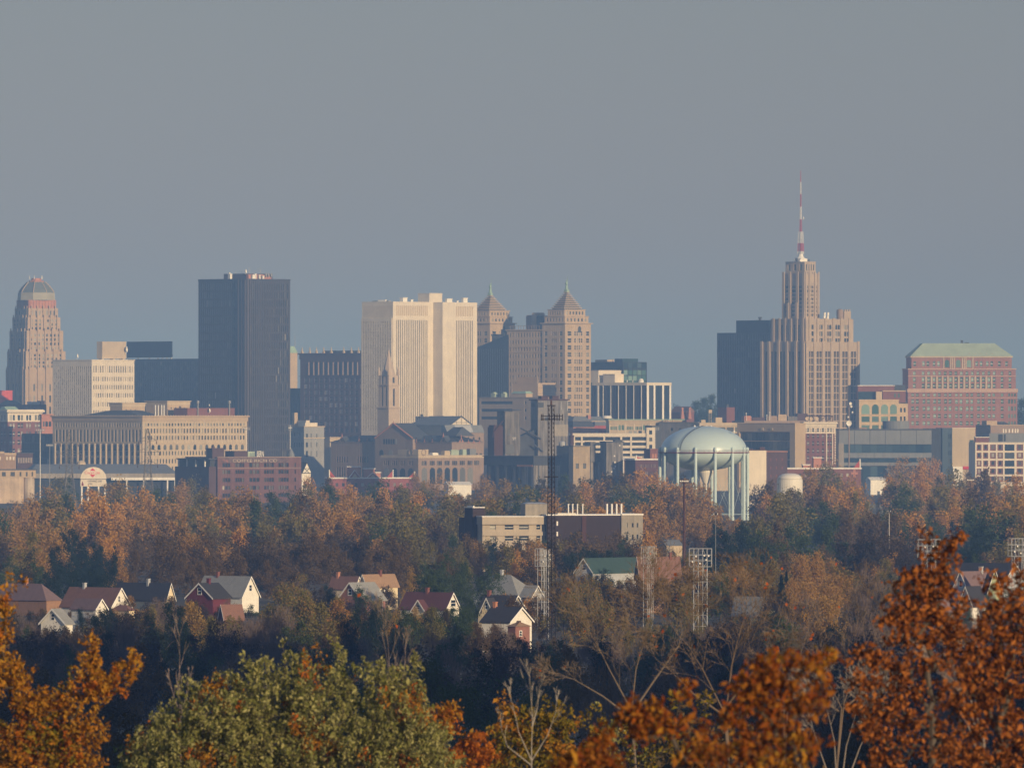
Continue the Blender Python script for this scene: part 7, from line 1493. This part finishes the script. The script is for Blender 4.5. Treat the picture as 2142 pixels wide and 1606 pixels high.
def wood_mesh(name, root, top, starts, tips, r_trunk, r_twig, mat):
    """trunk from root to top, then every shoot joined to the nearest part of the tree that is nearer the trunk"""
    N = [Vector(root), Vector(root).lerp(Vector(top), .5), Vector(top)]; par = [-1, 0, 1]
    arr = [tuple(n) for n in N]
    order = sorted(range(len(starts)), key=lambda i: (Vector(starts[i]) - N[2]).length)
    leafnode = []
    for i in order:
        p = np.array(starts[i]); A = np.array(arr[1:]); dd = np.linalg.norm((A - p) * np.array([1, 1, .8]), axis=1) + .9 * np.maximum(0, A[:, 2] - p[2]); j = int(np.argmin(dd)) + 1
        q = Vector(arr[j]); m = q.lerp(Vector(starts[i]), .5) + Vector((0, 0, -.08 * (Vector(starts[i]) - q).length))
        arr.append(tuple(m)); par.append(j); arr.append(tuple(starts[i])); par.append(len(arr) - 2); leafnode.append((len(arr) - 1, i))
    cnt = [0] * len(arr)
    for n, i in leafnode:
        k = n
        while k != -1: cnt[k] += 1; k = par[k]
    mb = MB(); tot = max(cnt); rr = lambda k: max(r_twig, r_trunk * (cnt[k] / tot) ** .55)
    for k in range(1, len(arr)): mb.tube(arr[par[k]], arr[k], rr(k) if par[k] > 1 else rr(par[k]), rr(k) * .85, 6 if cnt[k] > 12 else 4)
    for n, i in leafnode: mb.tube(starts[i], tips[i], r_twig, r_twig * .35, 3)
    o = mb.build(name, mat); me = o.data; bpy.data.objects.remove(o); return me

def leafy_tree(name, label, cat, D, base_px, top_px, blobs, shoots, per, leaf, pal, L=(.5, 1.1), depth=.8, up=.9, r_trunk=.16, bark=BARK, seed=1, group=None, drop=.35, asp=.52):
    rs = np.random.RandomState(seed); s_ = D / F
    w = np.array([b[4] if len(b) > 4 else b[2] * b[3] for b in blobs], float); w /= w.sum()
    pick = rs.choice(len(blobs), size=shoots, p=w); B_ = np.array([b[:4] for b in blobs], float)[pick]
    u = rs.normal(size=(shoots, 3)); u /= np.linalg.norm(u, axis=1, keepdims=True); u *= rs.uniform(.15, 1, size=(shoots, 1)) ** .5
    cx_, cy_ = B_[:, 0], B_[:, 1]
    P = np.stack([(cx_ + u[:, 0] * B_[:, 2] - CX) * s_, D + u[:, 1] * np.minimum(B_[:, 2], B_[:, 3] * 1.6) * s_ * depth, CZ - (cy_ + u[:, 2] * -B_[:, 3] - HY) * s_], 1)
    dr = u * .9 + rs.normal(size=(shoots, 3)) * .35; dr[:, 2] += up; dr /= np.linalg.norm(dr, axis=1, keepdims=True)
    ln = rs.uniform(*L, size=(shoots, 1)); T = P + dr * ln
    t = rs.uniform(.05, 1.04, size=(shoots, per, 1)); pts = P[:, None] + dr[:, None] * (ln[:, None] * t) + rs.normal(size=(shoots, per, 3)) * (leaf * .75) * (1.15 - .6 * t)
    ax = dr[:, None] * .3 + rs.normal(size=(shoots, per, 3)) * .8; ax[..., 2] -= drop
    V, Q = leaf_quads(pts.reshape(-1, 3), leaf * np.clip(rs.lognormal(0, .28, pts.shape[0] * pts.shape[1]), .5, 1.6), axis=ax.reshape(-1, 3), aspect=asp, spread=.25, fold=.45, rs=rs)
    X0 = (base_px - CX) * s_; org = Vector((X0, D, ground(X0, D)))
    th = thing(name, label, cat, org, 0, group)
    V -= np.array(org)
    me = np_mesh('crown', V, Q, FM[pal[0][0]])
    for k, _ in pal[1:]: me.materials.append(FM[k])
    pr = np.array([p for _, p in pal], float); pr /= pr.sum()
    # shoots in one part of the crown turn together
    ph = np.sin(P[:, 0] * 2.1 + seed) + np.sin(P[:, 2] * 2.7 + P[:, 0] * 1.3) + rs.normal(size=shoots) * .9
    rank = np.argsort(np.argsort(ph)) / shoots; mi = np.searchsorted(np.cumsum(pr), rank).clip(0, len(pal) - 1)
    me.polygons.foreach_set('material_index', np.repeat(mi, per).astype(np.int32)); me.update()
    o = bpy.data.objects.new('crown', me); COL.objects.link(o); o.parent = th
    tp = W(*top_px, D) - org
    wm = wood_mesh('trunk', (0, 0, -.6), tp, [tuple(Vector(p) - org) for p in P], [tuple(Vector(q) - org) for q in T], r_trunk, .008, bark)
    o = bpy.data.objects.new('trunk', wm); COL.objects.link(o); o.parent = th
    return th

def bare_tree(name, label, D, base_px, stems, levels, mat, seed, r0=.13, spread=.5, leaves=0, group=None, twig=.013, ratio=.72, kids=(2, 3), lift=.12, first=1):
    """leafless tree: forked stems given in photo pixels, then finer and finer twigs"""
    rs = random.Random(seed); s_ = D / F; X0 = (base_px - CX) * s_; org = Vector((X0, D, ground(X0, D))); th = thing(name, label, 'tree', org, rs.uniform(-.1, .1) * 0, group)
    mb = MB(); tips = []
    def grow(p, d, L, r, lv):
        n = 2 if lv > 1 else 1; q = p
        for k in range(n):
            d2 = (d + Vector((rs.gauss(0, .12), rs.gauss(0, .12), rs.gauss(0, .10) + lift * .4))).normalized(); e = q + d2 * (L / n)
            mb.tube(q, e, max(twig, r * (1 - .25 * k)), max(twig * .7, r * (1 - .25 * (k + 1))), 5 if r > .03 else 3); q, d = e, d2
            if lv > 0 and k == 0 and rs.random() < .8: side(q, d, L * ratio * .9, r * .5, lv)
        if lv == 0: tips.append(q); return
        for i in range(rs.choice(kids)): side(q, d, L * ratio * rs.uniform(.8, 1.15), r * .62, lv)
    def side(p, d, L, r, lv):
        a = Vector((rs.gauss(0, 1), rs.gauss(0, 1), rs.gauss(0, .6))); a = (a - d * a.dot(d)).normalized()
        grow(p, (d + a * spread * rs.uniform(.6, 1.3) + Vector((0, 0, lift))).normalized(), L, r, lv - 1)
    for pts in stems:
        P = [W(x, y, D) - org + Vector((0, rs.uniform(-.3, .3) if i else 0, 0)) for i, (x, y) in enumerate(pts)]
        P[0] = Vector((P[0].x, P[0].y, P[0].z)); tot = sum((b - a).length for a, b in zip(P, P[1:])); acc = 0
        for i, (a, b) in enumerate(zip(P, P[1:])):
            ra = r0 * (1 - .75 * acc / tot); acc += (b - a).length; rb = r0 * (1 - .75 * acc / tot); mb.tube(a, b, ra, rb, 6)
            if i >= first: side(b, (b - a).normalized(), tot * .22, rb * .6, levels); side(a.lerp(b, .5), (b - a).normalized(), tot * .18, rb * .5, levels)
        grow(P[-1], (P[-1] - P[-2]).normalized(), tot * .22, rb, levels)
    mb.tube((0, 0, -.6), W(*stems[0][0], D) - org, r0 * 1.25, r0, 7)
    o = mb.build('branches', mat, th)
    if leaves:
        c = np.array([tuple(rs.choice(tips)) for _ in range(leaves)]); V, Q = leaf_quads(c, .17, rs=np.random.RandomState(seed), aspect=.75)
        me = np_mesh('last_leaves', V, Q, FM['red speck']); o = bpy.data.objects.new('last_leaves', me); COL.objects.link(o); o.parent = th
    return th

leafy_tree('maple_tree', 'orange and gold maple reaching up the left edge of the picture', 'tree', 262, 20, (40, 1600),
    [(8, 1365, 26, 40, 900), (4, 1270, 14, 22, 260), (34, 1222, 16, 14, 90), (12, 1300, 10, 40, 200), (22, 1430, 34, 40, 1300), (66, 1490, 40, 30, 1200), (120, 1480, 50, 26, 1300), (40, 1560, 60, 44, 2600), (120, 1560, 60, 46, 2600), (180, 1530, 40, 40, 1300), (198, 1352, 8, 22, 240), (196, 1400, 16, 26, 520), (222, 1440, 26, 18, 600), (262, 1408, 20, 12, 320), (284, 1382, 8, 8, 120), (180, 1446, 24, 26, 600), (60, 1640, 90, 40, 2600), (160, 1620, 50, 40, 1500), (150, 1430, 14, 12, 140)],
    640, 19, .115, (('maple orange', .72), ('flame', .16), ('yellow green', .12)), L=(.15, .5), up=.8, seed=3)
OUT = [(258, 1590), (300, 1518), (345, 1466), (400, 1436), (470, 1410), (520, 1388), (600, 1378), (700, 1358), (760, 1378), (830, 1394), (872, 1410), (892, 1480), (930, 1545), (960, 1590)]
fr_ = random.Random(4); GB = []
for k in range(150):                              # ascending sprays of different height and depth make a ragged outline
    x = fr_.uniform(268, 950); a, b = next((p, q) for p, q in zip(OUT, OUT[1:]) if p[0] <= x <= q[0]); yo = a[1] + (b[1] - a[1]) * (x - a[0]) / (b[0] - a[0])
    yt = yo + (fr_.uniform(-4, 34) if k % 3 else fr_.uniform(30, 110)); dy_ = 0
    GB.append((x, yt + 6, 5, 12, 90)); yy = yt + 26
    while yy < 1650: GB.append((x + fr_.uniform(-8, 8), yy, 13 + min(16, (yy - yt) * .12), 16, 150 + min(150, (yy - yt) * .8))); yy += 24
for x, y in ((702, 1344), (592, 1364), (758, 1362), (520, 1380), (866, 1390), (640, 1368), (446, 1402), (388, 1424)): GB += [(x, y, 3, 12, 70), (x + 3, y + 22, 5, 14, 130)]
leafy_tree('maple_tree', 'broad fading green maple with orange patches filling the lower centre left', 'tree', 292, 600, (600, 1660), GB,
    2700, 24, .118, (('maple green', .90), ('flame', .04), ('maple orange', .06)), L=(.15, .5), up=1.6, seed=8, depth=6.0, r_trunk=.2, drop=1.0, asp=.42)
leafy_tree('small_maple', 'small flame orange maple between the green maple and the yellow bush', 'tree', 306, 960, (960, 1640),
    [(938, 1500, 12, 26), (925, 1530, 22, 20), (890, 1570, 30, 22), (985, 1550, 26, 18), (1010, 1580, 18, 22), (940, 1600, 70, 26), (910, 1490, 10, 10)], 150, 18, .145, (('flame', .7), ('maple orange', .3)), L=(.15, .4), up=.4, seed=12, r_trunk=.06, drop=.9)
leafy_tree('yellow_bush', 'yellow green sapling clump behind the pale forked stems', 'tree', 326, 1100, (1100, 1640),
    [(1062, 1478, 10, 18), (1075, 1500, 26, 18), (1115, 1505, 34, 18), (1154, 1485, 12, 26), (1060, 1545, 40, 24), (1120, 1560, 50, 34), (1175, 1520, 30, 20), (1170, 1590, 40, 30), (1030, 1590, 30, 24), (1090, 1610, 70, 26)], 250, 18, .14, (('yellow green', .66), ('maple orange', .34)), L=(.15, .45), up=.45, seed=15, r_trunk=.07, drop=.8)
leafy_tree('olive_thicket', 'yellowish olive thicket below the leafless trees', 'tree', 345, 1250, (1250, 1650),
    [(1262, 1478, 12, 16), (1235, 1520, 26, 22), (1290, 1545, 30, 24), (1215, 1580, 44, 30), (1300, 1600, 70, 30), (1395, 1570, 40, 24), (1478, 1480, 10, 18), (1420, 1470, 8, 12)], 130, 14, .14, (('yellow green', .8), ('maple green', .2)), L=(.2, .5), up=.5, seed=19, r_trunk=.06, drop=.7)
rust = (('rust blur', .88), ('maple orange', .12))
leafy_tree('rust_maple', 'blurred deep rust tree close by with a peaked top at lower right', 'tree', 150, 1600, (1610, 1640),
    [(1622, 1378, 14, 20, 300), (1600, 1420, 34, 26, 900), (1560, 1440, 22, 14, 300), (1650, 1440, 26, 20, 500), (1690, 1388, 34, 14, 500), (1734, 1376, 14, 14, 260), (1590, 1470, 40, 24, 900), (1540, 1500, 24, 16, 360), (1690, 1470, 30, 26, 600), (1640, 1510, 40, 20, 700), (1720, 1440, 14, 12, 120), (1580, 1560, 60, 26, 1300), (1670, 1560, 44, 24, 900), (1610, 1610, 90, 24, 1500), (1500, 1590, 30, 20, 400)], 270, 12, .12, rust, L=(.06, .2), up=.4, seed=23, r_trunk=.07, drop=.8, asp=.42)
leafy_tree('rust_maple', 'blurred rust bough with a lone upper tuft left of the peaked rust tree', 'tree', 155, 1390, (1400, 1640),
    [(1320, 1490, 22, 22, 500), (1360, 1500, 34, 22, 900), (1400, 1520, 20, 14, 300), (1432, 1442, 9, 18, 240), (1340, 1535, 20, 12, 200), (1450, 1530, 26, 12, 260), (1476, 1560, 22, 14, 200), (1460, 1590, 30, 14, 260)], 100, 13, .125, rust, L=(.05, .17), up=.3, seed=27, r_trunk=.05, drop=.8, asp=.42)
leafy_tree('rust_maple', 'blurred low rust clump at the bottom edge left of centre right', 'tree', 152, 1240, (1240, 1660),
    [(1258, 1545, 8, 22, 160), (1240, 1580, 30, 16, 500), (1195, 1600, 34, 14, 460), (1270, 1600, 30, 16, 400), (1220, 1625, 50, 14, 500)], 90, 13, .125, rust, L=(.05, .17), up=.3, seed=31, r_trunk=.05, drop=.8, asp=.42)
leafy_tree('russet_oak', 'tall russet oak whose narrow top overlaps the steep gabled house', 'tree', 205, 1955, (1950, 1500),
    [(1946, 1126, 8, 10, 60), (1990, 1140, 14, 10, 130), (1970, 1160, 24, 16, 260), (1935, 1170, 10, 10, 80), (1985, 1178, 18, 12, 170), (1920, 1215, 26, 12, 220), (1965, 1210, 30, 14, 300), (1900, 1205, 14, 8, 70), (1940, 1250, 34, 16, 320), (1870, 1240, 14, 12, 90), (1985, 1236, 14, 12, 110), (1900, 1280, 30, 14, 240), (1960, 1290, 34, 18, 320), (1860, 1296, 24, 10, 130), (2010, 1270, 22, 12, 130), (1920, 1330, 40, 18, 360), (1990, 1330, 30, 18, 240), (1880, 1345, 20, 14, 120), (1800, 1370, 20, 14, 160), (1840, 1390, 24, 16, 200), (1900, 1390, 40, 18, 320), (1965, 1390, 36, 20, 280), (1815, 1430, 30, 16, 230), (1890, 1440, 40, 20, 300), (1800, 1480, 20, 20, 160), (1950, 1450, 40, 22, 260), (1860, 1490, 44, 22, 340), (1930, 1510, 50, 26, 300), (1820, 1540, 30, 20, 200), (1880, 1560, 50, 24, 330), (1850, 1600, 60, 20, 300), (1960, 1570, 50, 26, 260)],
    560, 10, .12, (('oak russet', 1),), L=(.08, .28), up=.4, seed=35, depth=.6, r_trunk=.11, drop=.5)
leafy_tree('russet_oak', 'dense russet oak filling the lower right corner', 'tree', 196, 2090, (2085, 1560),
    [(2132, 1200, 10, 12, 90), (2100, 1228, 14, 12, 120), (2128, 1250, 14, 18, 160), (2070, 1216, 12, 10, 90), (2090, 1280, 26, 16, 260), (2130, 1310, 16, 24, 220), (2062, 1318, 24, 14, 200), (2100, 1350, 30, 18, 300), (2040, 1370, 26, 16, 230), (2130, 1390, 20, 20, 220), (2080, 1400, 34, 20, 320), (2020, 1420, 24, 18, 200), (2110, 1440, 30, 22, 320), (2050, 1460, 34, 20, 280), (2000, 1480, 26, 20, 200), (2100, 1500, 40, 22, 360), (2040, 1530, 40, 24, 300), (2120, 1560, 30, 26, 320), (2010, 1580, 50, 24, 320), (2080, 1600, 60, 24, 380)],
    410, 11, .12, (('oak russet', 1),), L=(.08, .28), up=.4, seed=39, depth=.6, r_trunk=.11, drop=.5)
bark_a, bark_b = paint('grey brown bark', (.17, .128, .095), var=.25, scale=2), paint('warm brown bark', (.16, .112, .078), var=.25, scale=2)
kw = dict(spread=.6, ratio=.74, twig=.007, lift=.04)
bare_tree('bare_tree', 'leafless grey brown tree with a few red leaves right of the lattice mast foot', 400, 1325, [[(1330, 1610), (1318, 1480), (1275, 1400), (1245, 1340)], [(1330, 1610), (1322, 1480), (1330, 1400), (1350, 1330)], [(1322, 1490), (1370, 1420), (1420, 1350), (1440, 1310)], [(1320, 1500), (1260, 1455), (1200, 1420)]], 5, bark_a, 51, r0=.055, leaves=34, **kw)
bare_tree('bare_tree', 'leafless brown tree standing in front of the tall light tower', 385, 1520, [[(1525, 1610), (1515, 1490), (1470, 1400), (1440, 1350)], [(1525, 1610), (1520, 1480), (1530, 1390), (1545, 1330)], [(1518, 1480), (1570, 1410), (1610, 1370)], [(1520, 1500), (1450, 1450), (1400, 1400)]], 5, bark_b, 57, r0=.052, leaves=20, **kw)
bare_tree('bare_tree', 'leafless tree with wide crooked limbs left of the russet oak', 420, 1745, [[(1750, 1610), (1760, 1480), (1725, 1410), (1700, 1370)], [(1750, 1610), (1765, 1470), (1790, 1400), (1810, 1350)], [(1765, 1480), (1830, 1430), (1850, 1380)], [(1760, 1490), (1680, 1440), (1640, 1400)]], 4, bark_b, 63, r0=.05, leaves=10, **kw)
bare_tree('bare_tree', 'brushy leafless tree between the two rust coloured crowns', 430, 1640, [[(1640, 1610), (1640, 1470), (1610, 1390), (1600, 1330)], [(1640, 1610), (1648, 1470), (1670, 1380), (1690, 1320)]], 4, bark_a, 69, r0=.045, leaves=16, **kw)
bare_tree('bare_tree', 'grey leafless thicket low between rust crown and russet oak', 330, 1790, [[(1760, 1640), (1770, 1560), (1790, 1490)], [(1770, 1640), (1800, 1560), (1830, 1500)], [(1750, 1640), (1745, 1550), (1730, 1480)], [(1740, 1640), (1715, 1570), (1700, 1520)]], 5, paint('ash bark', (.27, .22, .18), var=.2, scale=2), 75, r0=.03, spread=.7, twig=.007, ratio=.8)
bare_tree('bare_tree', 'leafless bent stems inside the foot of the russet oaks', 230, 2040, [[(2060, 1640), (2050, 1540), (2010, 1450), (1985, 1420)], [(2064, 1640), (2058, 1540), (2030, 1460), (2000, 1430)], [(2045, 1640), (2040, 1560), (2020, 1500)]], 3, paint('pinkish bark', (.30, .22, .17), var=.2, scale=2), 78, r0=.035, spread=.4, twig=.006)
bare_tree('bare_sapling', 'pale forked leafless sapling rising before the yellow green clump', 285, 1112, [[(1112, 1620), (1112, 1560), (1114, 1500), (1110, 1450)], [(1112, 1590), (1085, 1530), (1074, 1476)], [(1112, 1590), (1146, 1535), (1162, 1490)], [(1113, 1520), (1124, 1480), (1128, 1440)], [(1112, 1600), (1062, 1560), (1050, 1530)]], 2, PALE_BARK, 81, r0=.020, spread=.35, twig=.006, first=1)
bare_tree('bare_sapling', 'thin leafless sapling against the dark wood above the left of the green maple', 335, 376, [[(378, 1560), (376, 1480), (374, 1430), (376, 1372)], [(378, 1500), (388, 1460), (394, 1430)], [(376, 1490), (364, 1455), (358, 1430)]], 2, paint('dim bark', (.22, .17, .15), var=.2, scale=2), 87, r0=.03, spread=.3, twig=.007, first=0)
bare_tree('bare_sapling', 'leafless twiggy top behind the right shoulder of the green maple', 335, 826, [[(830, 1560), (828, 1480), (815, 1410), (812, 1350)], [(828, 1480), (845, 1410), (848, 1370)]], 3, paint('mole bark', (.20, .155, .13), var=.2, scale=2), 93, r0=.03, spread=.35, twig=.007, first=0, leaves=3)
